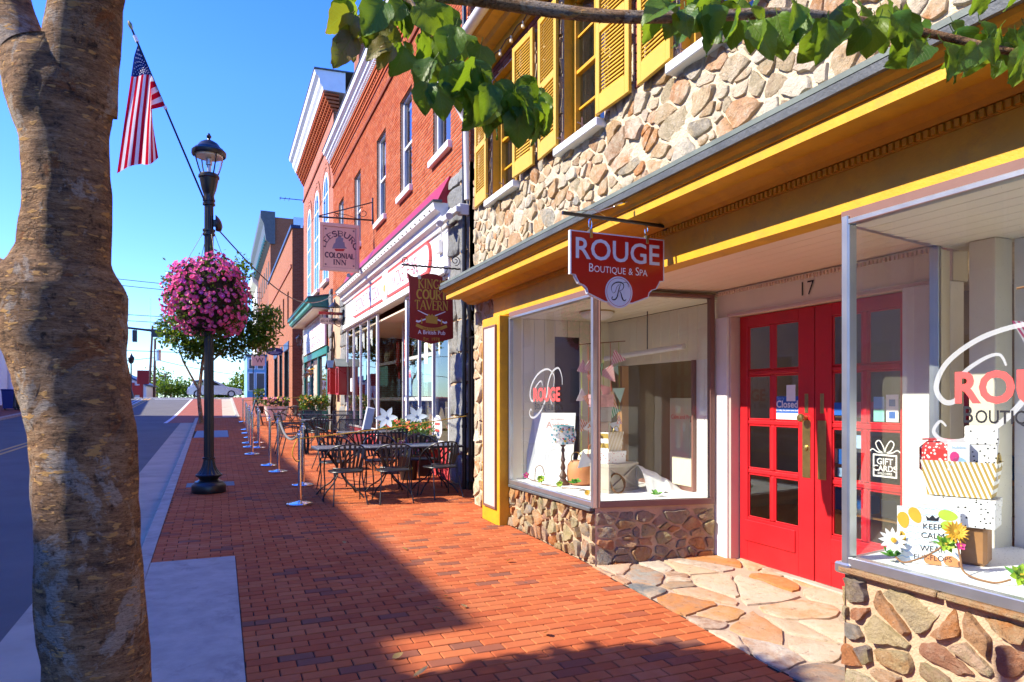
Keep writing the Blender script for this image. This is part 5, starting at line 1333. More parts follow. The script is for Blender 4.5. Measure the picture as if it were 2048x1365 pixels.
mb = MB(); mb.tube([(3.64, PY, 4.06), (3.3, PY - .01, 3.90), (2.8, PY - .01, 3.87)], .003, 4); mb.build('stay_wire', MT['blackmetal'], t)
t = thing('hanging_sign', 'dark red shield shaped pub sign with gold lettering and crossed swords', 'sign', (3.12, PY, 3.1))
fr = frS(3.125, PY, 0)
half = [(0, 3.675), (.08, 3.67), (.15, 3.645), (.22, 3.615), (.28, 3.605), (.34, 3.62), (.385, 3.655), (.40, 3.66), (.385, 3.61), (.365, 3.5), (.358, 3.3), (.362, 3.0), (.365, 2.66), (.355, 2.645), (0, 2.545)]
outl = half + [(-x, z) for x, z in half[1:-1][::-1]]
mb = MB(); mb.prism(outl, -.016, .016, fr, m=0); mb.build('panel', MT['pubred'], t)
g = lambda z, x=0: frS(3.125 + x, PY, z)
mb = MB(); serif(mb, "KING'S", .145, g(3.435, .01), .47, d=.0175); serif(mb, 'COURT', .145, g(3.265, .0), .50, .19, .09, d=.0175); serif(mb, 'TAVERN', .145, g(3.095, .0), .56, d=.0175); mb.build('lettering', MT['goldprint'], t)
mb = MB()
for s in (1, -1): mb.ribbon([(p.x * s, p.y) for p in bez([(-.23, 3.075, 0), (-.1, 3.02, 0), (.05, 2.96, 0), (.17, 2.915, 0), (.22, 2.895, 0), (.255, 2.91, 0)], 6)], [.012 + .022 * i / 30 for i in range(31)], g(0), .0175 + .0006 * s)
mb.build('sword_blades', MT['whiteprint'], t)
mb = MB()
for s in (1, -1): mb.ribbon([(.165 * s, 2.95), (.165 * s, 2.865)], .02, g(0), .0195)
mb.prism([(-.095, 2.885), (.095, 2.87), (.10, 2.985), (.06, 2.99), (.05, 3.02), (.03, 2.995), (.01, 3.03), (-.02, 3.0), (-.05, 3.03), (-.07, 2.995), (-.1, 2.985)], .017, .020, g(0))
mb.build('gauntlet', MT['goldprint'], t)
mb = MB(); mb.ribbon([(p.x, p.y) for p in bez([(-.255, 2.845, 0), (-.13, 2.795, 0), (0, 2.78, 0), (.13, 2.795, 0), (.255, 2.845, 0)], 6)], .05, g(0), .0175); mb.build('banner', MT['goldprint'], t)
mb = MB(); text(mb, 'FINE ALE & FOOD', .026, frS(3.125, PY, 2.772), d=.0185, bold=.015, bend=-1.2); mb.build('lettering', MT['pubred'], t)
mb = MB(); text(mb, 'A British Pub', .062, g(2.70), d=.0175, bold=.012, sx=.95); mb.build('lettering', MT['whiteprint'], t)
mb = MB(); text(mb, 'Est  1978', .05, g(2.60), d=.0175, bold=.006); mb.build('lettering', MT['goldprint'], t)
for s in (-.20, .21):
    mb = MB(); mb.box(3.125 + s - .025, 3.125 + s + .025, PY - .022, PY + .022, 3.575, 3.635, .003); mb.build('hanger_plate', MT['alu'], t)
    mb = MB(); chain(mb, (3.125 + s, PY, 3.63), (3.125 + s * (1.5 if s < 0 else 1.3), PY, 3.775), 4); mb.build('chain', MT['blackmetal'], t)
# ---- the faded pink inn sign
IY = 17.8
t = thing('sign_bracket', 'black triangular iron bracket above the faded pink inn sign', 'sign bracket', (3.66, IY, 6.5))
mb = MB(); mb.tube([(3.66, IY, 6.33), (2.30, IY, 6.28)], .022, 6); mb.build('bar', MT['blackmetal'], t)
mb = MB(); mb.tube([(2.30, IY, 6.30), (3.66, IY, 6.80)], .016, 6); mb.build('brace', MT['blackmetal'], t)
mb = MB(); mb.box(3.645, 3.675, IY - .025, IY + .025, 6.22, 6.92, .004); mb.build('wall_plate', MT['blackmetal'], t)
for c, r_, a0, h in (((3.42, IY, 6.50), .15, 1.6, 1), ((2.75, IY, 6.36), .06, 3.4, -1)):
    mb = MB(); scroll(mb, c, r_, 1.2, a0, 1, frS(0, 0, 0), .009, h); mb.build('scroll', MT['blackmetal'], t)
mb = MB(); mb.tube([(2.68, IY, 6.42), (3.0, IY, 6.40), (3.25, IY, 6.34)], .008, 5); mb.build('curve', MT['blackmetal'], t)
t = thing('hanging_sign', 'faded pink square inn sign with a grey sailing ship and four corner stars', 'sign', (2.82, IY, 5.5))
x0, x1, z0, z1 = 2.315, 3.315, 4.93, 6.15
mb = MB(); mb.box(x0, x1, IY - .03, IY + .03, z0, z1, .006); mb.build('panel', MT['innpink'], t)
for q in ((x0, x1, z0, z0 + .09), (x0, x1, z1 - .09, z1), (x0, x0 + .09, z0 + .09, z1 - .09), (x1 - .09, x1, z0 + .09, z1 - .09)):
    mb = MB(); mb.box(q[0], q[1], IY - .05, IY - .031, q[2], q[3], .008); mb.build('frame_rail', MT['innpink'], t)
C = frS(2.815, IY - .031, 0)
mb = MB()
for a, b in (((-.41, 5.02), (.41, 5.02)), ((.41, 5.02), (.41, 6.06)), ((.41, 6.06), (-.41, 6.06)), ((-.41, 6.06), (-.41, 5.02))): mb.ribbon([a, b], .012, C, .001)
for sx in (-1, 1):
    for sz in (0, 1): c = (sx * .35, 5.09 + sz * .90); mb.prism([(c[0] + (.035 if k % 2 == 0 else .014) * math.sin(k * math.pi / 5), c[1] + (.035 if k % 2 == 0 else .014) * math.cos(k * math.pi / 5)) for k in range(10)], 0, .002, C)
serif(mb, 'LEESBURG', .135, (C[0] + Vector((0, 0, 5.83)), C[1], C[2], C[3]), 1.06, .24, .12, d=.0015, bend=.36)
serif(mb, 'COLONIAL', .125, (C[0] + Vector((0, 0, 5.27)), C[1], C[2], C[3]), .74, .26, .13, d=.0015); serif(mb, 'INN', .125, (C[0] + Vector((0, 0, 5.10)), C[1], C[2], C[3]), .34, .26, .13, d=.0015)
mb.build('lettering', MT['innink'], t)
mb = MB(); mb.prism([(-.19, 5.50), (.19, 5.53), (.13, 5.58), (.12, 5.68), (.08, 5.70), (.09, 5.78), (.04, 5.80), (.02, 5.86), (-.03, 5.84), (-.06, 5.78), (-.10, 5.76), (-.11, 5.66), (-.15, 5.62)], 0, .002, C); mb.build('ship_sails', MT['innship'], t)
mb = MB(); mb.prism([(-.14, 5.495), (.13, 5.515), (.10, 5.455), (-.10, 5.44)], 0, .002, C); mb.build('ship_hull', MT['signred'], t)
for s in (.12, .88): mb = MB(); chain(mb, (x0 + s, IY, 6.15), (x0 + s, IY, 6.29), 3, .016); mb.build('chain', MT['blackmetal'], t)
# ---- bed and breakfast sign under its red bar
t = thing('hanging_sign', 'narrow mauve lodging sign hung from a red bar beside the wall lantern', 'sign', (3.3, 22.3, 4.15))
mb = MB(); mb.box(2.88, 3.68, 22.27, 22.33, 4.36, 4.45, .005); mb.build('bar', MT['signred'], t)
mb = MB(); mb.prism([(-.37, .08), (-.34, .02), (-.30, 0), (.37, 0), (.37, .2), (-.30, .2), (-.34, .18), (-.37, .12)], -.02, .02, frS(3.29, 22.3, 4.06)); mb.build('panel', MT['innpink'], t)
mb = MB(); text(mb, 'BED & BREAKFAST', .075, frS(3.29, 22.3, 4.12), d=.022, bold=.02, sx=.82); mb.build('lettering', MT['innink'], t)
for x in (3.0, 3.58): mb = MB(); mb.cyl((x, 22.3, 4.26), (x, 22.3, 4.36), .008, n=6); mb.build('hook', MT['blackmetal'], t)
# ---- purple oval sign, pink square sign on its post
t = thing('hanging_sign', 'purple oval sign on a thin black bracket outside the brown brick building', 'sign', (2.55, 36.6, 4.1))
mb = MB(); mb.prism(arc(0, 0, .42, .2, 0, 345, 23), -.02, .02, frS(2.55, 36.6, 4.10)); mb.build('panel', MT['purple'], t)
mb = MB(); mb.prism([(-.06, .0), (.06, .0), (.06, .12), (-.06, .12)], .02, .024, frS(2.55, 36.6, 4.11)); mb.build('emblem', MT['whiteprint'], t)
mb = MB()
for k, (a, z) in enumerate(((.30, 4.05), (.2, 3.985))):
    for i in range(9 if k == 0 else 6): n = 9 if k == 0 else 6; mb.prism([(-a + 2 * a * i / n, 0), (-a + 2 * a * (i + .7) / n, 0), (-a + 2 * a * (i + .7) / n, .035), (-a + 2 * a * i / n, .035)], .02, .023, frS(2.55, 36.6, z))
mb.build('lettering', MT['whiteprint'], t)
mb = MB(); mb.tube([(3.45, 36.95, 4.42), (2.2, 36.55, 4.42)], .015, 6); mb.tube([(2.3, 36.6, 4.42), (2.3, 36.6, 4.25)], .008, 5); mb.tube([(2.8, 36.7, 4.42), (2.8, 36.65, 4.25)], .008, 5); mb.build('bracket', MT['blackmetal'], t)
t = thing('street_sign', 'pale pink square shop sign on a black post beyond the purple oval sign', 'sign', (1.93, 46, gz(46)))
mb = MB(); mb.box(1.83, 2.62, 45.97, 46.03, 3.8, 4.43, .01); mb.build('panel', MT['soffit'], t)
mb = MB(); text(mb, 'W', .3, frS(2.3, 45.965, 4.0), d=.002); mb.build('lettering', MT['innink'], t)
mb = MB(); mb.cyl((1.93, 46.05, gz(46)), (1.93, 46.05, 4.5), .03, n=8); mb.build('post', MT['blackmetal'], t)

# ================================================================== STREET LAMP, FLAG, FLOWERS
LX, LY = -.154, 11.39; LZ = gz(LY)
lamp = thing('street_lamp', 'tall black fluted street lamp with an urn shaped glass lantern carrying flag and flowers', 'street lamp', (LX, LY, LZ))
def lat(name, prof, mat, n=32, flute=None, z0=0.):
    b = MB(); b.lathe(prof, (LX, LY, z0), n, flute=flute); return b.build(name, MT[mat], lamp)
lat('base', [(.24, 0), (.245, .015), (.245, .10), (.235, .125), (.21, .14), (.20, .165), (.15, .185), (.135, .20), (.145, .22), (.185, .25), (.192, .265), (.18, .28)], 'blackmetal', 40, z0=LZ)
lat('fluted_bell', [(.178, .281), (.150, .31), (.122, .35), (.100, .40), (.085, .46), (.078, .50)], 'blackmetal', 80, (.2, .6, 16, .10), LZ)
lat('collar', [(.078, .50), (.092, .505), (.092, .53), (.078, .535)], 'blackmetal', z0=LZ)
lat('shaft', [(.074, .535), (.070, 2.4), (.066, 4.40)], 'blackmetal', 96, (0, 5, 12, .11), LZ)
for z in (4.20, 4.66): lat('clamp_ring', [(.07, z - .05), (.088, z - .045), (.088, z - .015), (.078, z - .01), (.078, z + .01), (.088, z + .015), (.088, z + .045), (.07, z + .05)], 'blackmetal')
lat('urn', [(.066, 4.63), (.078, 4.72), (.072, 4.76), (.085, 4.80), (.105, 4.86), (.122, 4.95), (.135, 5.02), (.150, 5.03), (.150, 5.06), (.138, 5.075), (.13, 5.09)], 'blackmetal', 40)
lat('glass', [(.118, 5.085), (.150, 5.16), (.185, 5.27), (.205, 5.38)], 'lampglass', 32)
lat('rim', [(.20, 5.37), (.235, 5.365), (.245, 5.38), (.245, 5.43), (.232, 5.445), (.21, 5.45)], 'blackmetal', 40)
lat('hood', [(.225, 5.445), (.205, 5.475), (.165, 5.50), (.150, 5.53), (.125, 5.56), (.075, 5.59), (.045, 5.605), (.03, 5.61)], 'blackmetal', 40)
lat('finial', [(.025, 5.605), (.018, 5.63), (.034, 5.65), (.036, 5.67), (.022, 5.69), (.014, 5.71), (0, 5.72)], 'blackmetal', 12)
lat('reflector', [(.0, 5.37), (.12, 5.36), (.19, 5.345), (.195, 5.37)], 'white', 32)
lat('lamp_stem', [(.028, 5.09), (.028, 5.22), (.045, 5.23), (.045, 5.33), (.02, 5.35)], 'alu', 12)
for k in range(4):
    a = k * math.pi / 2 + .5; b = MB(); b.tube([(LX + r_ * math.cos(a), LY + r_ * math.sin(a), z) for r_, z in ((.132, 5.08), (.16, 5.15), (.195, 5.26), (.222, 5.38))], .011, 6); b.build('strap', MT['blackmetal'], lamp)
t = thing('loudspeaker', 'small black loudspeaker clamped high on the street lamp shaft', 'loudspeaker', (LX + .07, LY, 4.34))
mb = MB(); V = []; N = 10
for j in range(7):
    f = j / 6
    for i in range(N): a = 2 * math.pi * i / N; r_ = .105 * math.sqrt(max(0, 1 - f * f)); V.append((LX + .09 + .115 * f * .9, LY + r_ * .8 * math.cos(a), 4.36 + r_ * 1.15 * math.sin(a) - .06 * f))
mb.add(V, [(j * N + i, j * N + (i + 1) % N, (j + 1) * N + (i + 1) % N, (j + 1) * N + i) for j in range(6) for i in range(N)] + [tuple(range(N))], 0, True); mb.build('horn', MT['blackmetal'], t)
mb = MB(); mb.box(LX + .06, LX + .1, LY - .03, LY + .03, 4.30, 4.40, .004); mb.build('clamp', MT['blackmetal'], t)
# ---- flag on its slanting pole
def clothmat(name, c):
    m, nt = nmat(name); n = noise_(nt, 7, 3, .6)
    d = nd(nt, 'BsdfDiffuse', None, Color=ramp(nt, n, [(.3, sc(c, .92)), (.7, sc(c, 1.04))])); tr = nd(nt, 'BsdfTranslucent', None, Color=(*c, 1))
    nd(nt, 'OutputMaterial', None, Surface=nd(nt, 'MixShader', None, i0=.45, i1=d.outputs[0], i2=tr.outputs[0]).outputs[0]); return m
FM = [clothmat('flag_red', (.55, .008, .03)), clothmat('flag_white', (.78, .76, .78)), clothmat('flag_blue', (.012, .03, .14))]
flag = thing('flag', 'striped red and white flag with a starred blue corner hanging from its slanting pole', 'flag', (-.22, 11.22, 4.68))
mb = MB(); mb.tube([(-.20, 11.28, 4.62), (-1.165, 11.22, 6.99)], .014, 8); mb.build('pole', MT['blackmetal'], flag)
mb = MB(); mb.tube([(-1.165, 11.22, 6.99), (-1.18, 11.22, 7.03), (-1.195, 11.22, 7.07), (-1.21, 11.22, 7.11)], [.012, .024, .03, .012], 8); mb.build('pole_tip', MT['brass'], flag)
mb = MB(); mb.tube([(-1.10, 11.22, 6.83), (-1.135, 11.22, 6.915)], .024, 8); mb.tube([(-.745, 11.22, 5.96), (-.73, 11.22, 5.92)], .024, 8); mb.build('pole_ring', MT['white'], flag)
CT = [[(-1.096, 6.782), (-.91, 6.368), (-.741, 5.96)], [(-1.141, 6.614), (-.936, 6.378), (-.93, 5.877)], [(-1.179, 6.325), (-.943, 6.355), (-.91, 5.742)], [(-1.267, 5.634), (-1.001, 5.677), (-.865, 5.443)], [(-1.355, 4.89), (-1.039, 5.062), (-.82, 5.158)]]
TS = [0, .18, .4, .7, 1.]
def flagp(s, tt):
    i = min(3, max(k for k in range(4) if TS[k] <= tt)); f = (tt - TS[i]) / (TS[i + 1] - TS[i])
    row = []
    for j in range(3): a, b = CT[i][j], CT[i + 1][j]; row.append((a[0] + (b[0] - a[0]) * f, a[1] + (b[1] - a[1]) * f))
    if s < .54: g_ = s / .54; a, b = row[0], row[1]
    else: g_ = (s - .54) / .46; a, b = row[1], row[2]
    return Vector((a[0] + (b[0] - a[0]) * g_, 11.22 + .05 * math.sin(s * 9 + tt * 2.0) * min(1, tt * 3) + .10 * (s > .54) * math.sin((s - .54) * 6.8) * min(1, tt * 5) - .06 * tt, a[1] + (b[1] - a[1]) * g_))
NS, NT = 26, 30
mb = MB(); V = [flagp(i / NS, j / NT) for i in range(NS + 1) for j in range(NT + 1)]
for i in range(NS):
    for j in range(NT):
        c = 2 if (i < 14 and j < 12) else (0 if (i // 2) % 2 == 0 else 1); a = i * (NT + 1) + j
        mb.f.append((a, a + 1, a + NT + 2, a + NT + 1)); mb.m.append(c); mb.s.append(True); mb.r.append(0.)
mb.v = [tuple(v) for v in V]; cloth = mb.build('cloth', FM, flag, sharp=80)
mb = MB()
for a in range(9):
    for b in range(11):
        if (a + b) % 2: continue
        s_, t_ = (a + 1) * .054, (b + 1) * .0333; p = flagp(s_, t_); du = flagp(s_ + .01, t_) - p; dv = flagp(s_, t_ + .01) - p
        k_ = min(1., du.length / .01 * .054 / .045, dv.length / .01 * .0333 / .03); n = dv.cross(du)
        if n.length < 1e-8: continue
        n.normalize(); n = n if n.y < 0 else -n; u_ = Vector((1, 0, 0)) - n * n.x; u_.normalize(); mb.prism([((.021 if k % 2 == 0 else .009) * k_ * math.sin(k * math.pi / 5), (.021 if k % 2 == 0 else .009) * k_ * math.cos(k * math.pi / 5)) for k in range(10)], .006, .008, (p, u_, n.cross(u_), n))
o = mb.build('stars', FM[1], flag, stuff=True)
# ---- ball of petunias
m, nt = nmat('petunia_petal'); pv = pieceval(nt)
c = ramp(nt, pv, [(0, (.85, .10, .30)), (.5, (.90, .20, .40)), (.85, (.82, .14, .42)), (1, (.55, .06, .38))]); d = nd(nt, 'BsdfDiffuse', None, Color=c); tr = nd(nt, 'BsdfTranslucent', None, Color=c)
nd(nt, 'OutputMaterial', None, Surface=nd(nt, 'MixShader', None, i0=.35, i1=d.outputs[0], i2=tr.outputs[0]).outputs[0]); MT['petal'] = m
MT['throat'] = flat('petunia_throat', (.82, .52, .68))
def leafmat(name, stops, trans=.35, back=None, scale=4, vein=False, gloss=.35):
    m, nt = nmat(name); pv = pieceval(nt); c = ramp(nt, pv, stops)
    n = noise_(nt, scale * 6, 4, .6, w=math_(nt, 'MULTIPLY', pv, 20)); c = mixc(nt, math_(nt, 'MULTIPLY', n, .5), c, sc(stops[0][1], .6))
    b = nd(nt, 'BsdfPrincipled', None, Base_Color=c, Roughness=gloss); b.inputs['Specular IOR Level'].default_value = .4
    tr = nd(nt, 'BsdfTranslucent', None, Color=mixc(nt, .5, c, (.22, .30, .01), 'MIX'))
    if vein:
        w = nd(nt, 'TexWave', {'wave_type': 'BANDS', 'bands_direction': 'DIAGONAL'}, Vector=nd(nt, 'TexCoord').outputs['Object'], Scale=28, Distortion=1.5)
        bp = nd(nt, 'Bump', None, Strength=.25, Distance=.004, Height=w.outputs['Fac']); nt.links.new(bp.outputs[0], b.inputs['Normal'])
    nd(nt, 'OutputMaterial', None, Surface=nd(nt, 'MixShader', None, i0=trans, i1=b.outputs[0], i2=tr.outputs[0]).outputs[0]); return m
MT['petleaf'] = leafmat('petunia_leaf', [(0, (.03, .09, .012)), (.6, (.06, .15, .02)), (1, (.13, .21, .03))])
ball = thing('flower_basket', 'huge ball of bright pink petunias wrapped round the street lamp', 'flower basket', (LX, LY, 2.6))
BC = Vector((-.18, 11.39, 3.23)); BR = Vector((.60, .58, .64)); rr = random.Random(77)
def flower_mesh(k):
    b = MB(); N = 10; r_ = .034; V = [(0, 0, -.012)]
    for i in range(N): a = 2 * math.pi * i / N; V.append((.007 * math.cos(a), .007 * math.sin(a), -.005))
    for i in range(N): a = 2 * math.pi * i / N; q = r_ * (1 if i % 2 == 0 else .86); V.append((q * math.cos(a), q * math.sin(a), .006 + .004 * math.sin(a * 2 + k)))
    b.add(V, [(0, 1 + i, 1 + (i + 1) % N) for i in range(N)], 1, True); b.add(V, [(1 + i, 11 + i, 11 + (i + 1) % N, 1 + (i + 1) % N) for i in range(N)], 0, True); return b
fms = []
for k in range(3):
    b = flower_mesh(k); me = bpy.data.meshes.new('flower'); me.from_pydata(b.v, [], b.f); me.materials.append(MT['petal']); me.materials.append(MT['throat']); me.polygons.foreach_set('material_index', b.m); me.polygons.foreach_set('use_smooth', [True] * len(b.f)); fms.append((me, b))
fl = []
for i in range(1500):
    d = Vector((rr.gauss(0, 1), rr.gauss(0, 1), rr.gauss(0, 1))).normalized()
    if d.z < -.86: continue
    dens = noise.noise(d * 2.6 + Vector((3, 1, 7)))
    if dens < -.18 and rr.random() < .75: continue
    lump = 1 + .20 * noise.noise(d * 1.9 + Vector((2, 0, 4))) + rr.uniform(-.07, .06); p = BC + Vector((d.x * BR.x, d.y * BR.y, d.z * BR.z)) * lump
    fl.append((p, (d + Vector((rr.gauss(0, .35), rr.gauss(0, .35), rr.gauss(0, .35) + .1))).normalized(), rr.uniform(.8, 1.15)))
camp = Vector((0, 0, EYE)); fl.sort(key=lambda f: (f[0] - camp).length - 3 * max(0, f[1].dot((camp - f[0]).normalized())))
mb = MB(); bo = Vector(ORIG[ball.name])
for i, (p, d, s_) in enumerate(fl):
    q = d.to_track_quat('Z', 'Y').to_matrix() @ Matrix.Rotation(rr.uniform(0, 6), 3, 'Z')
    if i < 300:
        o = bpy.data.objects.new('flower', fms[i % 3][0]); COL.objects.link(o); o.parent = ball; o.location = p - bo; o.rotation_euler = q.to_euler(); o.scale = (s_,) * 3
    else:
        b = fms[i % 3][1]; k = len(mb.v); mb.v += [tuple(p + q @ (Vector(v) * s_)) for v in b.v]; r_ = rr.uniform(.01, 1)
        for f, mi in zip(b.f, b.m): mb.f.append(tuple(x + k for x in f)); mb.m.append(mi); mb.s.append(True); mb.r.append(r_)
mb.build('flowers', [MT['petal'], MT['throat']], ball, stuff=True)
mb = MB()
for i in range(2600):
    d = Vector((rr.gauss(0, 1), rr.gauss(0, 1), rr.gauss(0, 1))).normalized(); p = BC + Vector((d.x * BR.x, d.y * BR.y, d.z * BR.z)) * rr.uniform(.80, .99) * (1 + .20 * noise.noise(d * 1.9 + Vector((2, 0, 4))))
    if rr.random() < .06: p = p + d * rr.uniform(.04, .12)
    V, F = leafpoly(rand_frame(p, rr, d + Vector((rr.gauss(0, .7), rr.gauss(0, .7), rr.gauss(0, .7))), d), rr.uniform(.04, .07), .03, n=2); mb.add(V, F, 0, True, rr.uniform(.01, 1))
mb.build('leaves', MT['petleaf'], ball, stuff=True)
mb = MB(); mb.lathe([(0, -.56), (.3, -.5), (.47, -.2), (.5, .0), (.45, .25), (.28, .46), (0, .5)], BC, 20); mb.build('moss_liner', MT['soil'], ball)
mb = MB()
for k in range(4): a = k * 1.57 + .4; mb.tube([(LX + .09 * math.cos(a), LY + .09 * math.sin(a), 4.18), (BC.x + .3 * math.cos(a), BC.y + .3 * math.sin(a), 3.72)], .004, 5)
mb.build('hanging_wires', MT['blackmetal'], ball)

# ================================================================== THE BRICK TAVERN
TX = 3.68
TF = frF(TX, 0, 0)
tav = thing('brick_tavern', 'orange red brick tavern with white cornices, a crimson band and a glazed shopfront', 'building', (TX, 17, .3))
TW = [(11.29, 12.35), (13.90, 14.90), (16.33, 17.35), (19.5, 20.5), (22.4, 23.4)]
th = [(-b, -a, 6.13, 8.25) for a, b in TW]
mb = MB(); wall_sheet(mb, TF, -24.6, -10.3, 4.9, 9.98, th, .16); mb.build('wall', MT['mortar_brick'], tav)
rows = brick_rows(TF, -24.6, -10.3, 5.0, 9.56, th, bl=.203, bh=.0605, j=.0115)
bricks(tav, TF, rows, MT['wallbrick'], d1=.007, nparts=300, rr=random.Random(2), jit=.002)
MT['brickfar'] = brickfar('brick_far', (.42, .115, .055), (.5, .34, .25), 1)
MT['brickbrown'] = brickfar('brown_brick_far', (.38, .125, .05), (.34, .22, .14), 1, .22, .08)
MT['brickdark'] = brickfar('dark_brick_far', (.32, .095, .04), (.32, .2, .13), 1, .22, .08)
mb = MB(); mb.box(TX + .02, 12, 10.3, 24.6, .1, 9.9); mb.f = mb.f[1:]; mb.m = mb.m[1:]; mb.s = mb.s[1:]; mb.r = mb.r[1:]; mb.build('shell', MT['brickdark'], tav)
def runp(prof, y0, y1, name, mat, parent):
    b = MB(); n = len(prof); V = [(x, y0, z) for x, z in prof] + [(x, y1, z) for x, z in prof]
    ar = sum(prof[i][0] * prof[(i + 1) % n][1] - prof[(i + 1) % n][0] * prof[i][1] for i in range(n))
    F = [(i, (i + 1) % n, n + (i + 1) % n, n + i) for i in range(n)] + [tuple(range(n))[::-1], tuple(range(n, 2 * n))]
    if (ar > 0) == (y1 > y0): F = [f[::-1] for f in F]
    b.add(V, F); return b.build(name, MT[mat] if isinstance(mat, str) else mat, parent)
def facade_window(y0, y1, z0, z1, parent, x=TX, rec=.10, fw=.06, sill=True, curtain=.25):
    mb = MB()
    for q in ((y0, y1, z0, z0 + fw), (y0, y1, z1 - fw, z1), (y0, y0 + fw, z0 + fw, z1 - fw), (y1 - fw, y1, z0 + fw, z1 - fw)): mb.box(x + rec - .03, x + rec + .05, *q, .006)
    w = mb.build('window', MT['white'], parent); zm = (z0 + z1) / 2
    b = MB(); b.box(x + rec - .01, x + rec + .04, y0 + fw, y1 - fw, zm - .03, zm + .03, .004); sub(b, 'meeting_rail', MT['white'], w)
    for k, (a, c) in enumerate(((z0 + fw, zm - .03), (zm + .03, z1 - fw))):
        g = MB(); d = x + rec + .025 - .02 * k; g.add([(d, y0 + fw, a), (d, y1 - fw, a), (d, y1 - fw, c), (d, y0 + fw, c)], [(0, 3, 2, 1)]); sub(g, 'pane', MT['glassup'], w)
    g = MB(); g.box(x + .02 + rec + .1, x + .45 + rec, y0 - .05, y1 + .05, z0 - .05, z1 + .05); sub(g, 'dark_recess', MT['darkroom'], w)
    g = MB(); zc = z0 + (z1 - z0) * (1 - curtain); g.add([(x + rec + .07, y0 + fw, zc), (x + rec + .07, y1 - fw, zc), (x + rec + .07, y1 - fw, z1), (x + rec + .07, y0 + fw, z1)], [(0, 3, 2, 1)]); sub(g, 'blind', MT['white'], w)
    if sill: b = MB(); b.box(x - .09, x + rec, y0 - .08, y1 + .08, z0 - .135, z0 - .003, .008); sub(b, 'sill', MT['white'], w)
    return w
for i, (a, b) in enumerate(TW): facade_window(a, b, 6.13, 8.25, tav, curtain=(.35, .1, .3, .5, .2)[i])
runp([(TX - .05, 9.10), (TX - .06, 9.16), (TX - .02, 9.20), (TX + .05, 9.20), (TX + .05, 9.10)], 24.6, 10.3, 'belt_course', 'oldbrick', tav)
for k, (z, d) in enumerate(((9.56, .03), (9.65, .06), (9.80, .10), (9.90, .13))): runp([(TX - d, z), (TX - d, z + .075), (TX + .1, z + .075), (TX + .1, z)], 24.6, 10.3, 'corbel_course', 'wallbrick', tav)
mb = MB(); y = 24.5
while y > 10.35: mb.box(TX - .075, TX + .02, y - .09, y, 9.725, 9.80); y -= .18
mb.build('brick_dentils', MT['wallbrick'], tav, stuff=True)
runp([(TX - .14, 9.98), (TX - .16, 10.06), (TX - .24, 10.12), (TX - .24, 10.20), (TX - .33, 10.26), (TX - .36, 10.38), (TX + .3, 10.42), (TX + .3, 9.98)], 24.7, 10.2, 'cornice', 'white', tav)
mb = MB(); y = 24.6
while y > 10.3: mb.box(TX - .20, TX - .13, y - .05, y, 10.00, 10.055); y -= .11
mb.build('cornice_dentils', MT['white'], tav, stuff=True)
runp([(TX - .38, 10.385), (TX - .38, 10.41), (TX + 5, 10.6), (TX + 5, 10.57)], 24.75, 10.15, 'roof', 'slate', tav)
# dark stone corner pier and the one between the shops
rr = random.Random(12)
def blocks(y0, y1, z0, z1, x, parent, hts, rot=0.):
    z = z0
    while z < z1 - .05:
        h = min(rr.uniform(*hts), z1 - z); ys = [y0, y1] if rr.random() < .6 else [y0, y0 + (y1 - y0) * rr.uniform(.4, .6), y1]
        for a, b in zip(ys, ys[1:]):
            C, V, F = stone([(-b + .012, z + .012), (-a - .012, z + .012), (-a - .012, z + h - .012), (-b + .012, z + h - .012)], frF(x, 0, 0), rr.uniform(.02, .045), rr, 18, rough=.1)
            piece_obj('stone', C, V, F, MT['darkstone'], parent)
        z += h
blocks(10.32, 11.26, .24, 5.45, TX - .02, tav, (.42, .62))
blocks(21.7, 22.9, .46, 5.2, TX - .02, tav, (.4, .6))
for a, b, c in ((10.3, 11.28, 5.46), (21.68, 24.6, 5.2)): mb = MB(); mb.box(TX - .01, TX + .3, a, b, 0, c); mb.build('pier', MT['mortar_sand'], tav)
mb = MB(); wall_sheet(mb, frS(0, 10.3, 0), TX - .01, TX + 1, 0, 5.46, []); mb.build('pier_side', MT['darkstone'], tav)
# crimson band, white cornice and fascia, sign board
runp([(TX - .24, 5.03), (TX - .26, 5.05), (TX - .03, 5.52), (TX - .005, 5.52), (TX - .005, 5.03)], 21.6, 11.27, 'crimson_band', 'crimson', tav)
runp([(TX - .10, 4.64), (TX - .13, 4.72), (TX - .20, 4.76), (TX - .22, 4.86), (TX - .32, 4.90), (TX - .35, 5.02), (TX, 5.02), (TX, 4.64)], 21.8, 11.2, 'shop_cornice', 'white', tav)
runp([(TX - .36, 5.022), (TX - .37, 5.045), (TX - .2, 5.06), (TX - .2, 5.022)], 21.85, 11.15, 'cornice_cap', 'slate', tav)
mb = MB(); y = 21.7
while y > 11.3: mb.lathe([(.018, -.01), (.022, 0), (.012, .012)], (TX - .335, y, 4.925), 6); y -= .32
mb.build('cornice_bulbs', MT['blackmetal'], tav, stuff=True)
mb = MB(); mb.box(TX - .06, TX + .1, 11.27, 21.7, 3.98, 4.64, .004); mb.build('fascia', MT['white'], tav)
mb = MB(); mb.box(TX - .14, TX + .1, 11.27, 21.8, 3.83, 3.975, .012); mb.build('transom_rail', MT['white'], tav)
sg = thing('shop_sign', 'long white board sign with thin red lettering and a red border under the white cornice', 'sign', (TX - .08, 16, 4.3))
mb = MB(); P = [(-19.9, 4.03), (-12.6, 4.03)] + [(p[0], p[1]) for p in arc(-12.45, 4.32, .22, .29, -90, 90, 8)] + [(-12.6, 4.60), (-19.9, 4.60)] + [(p[0], p[1]) for p in arc(-20.05, 4.32, .2, .28, 90, 270, 8)]
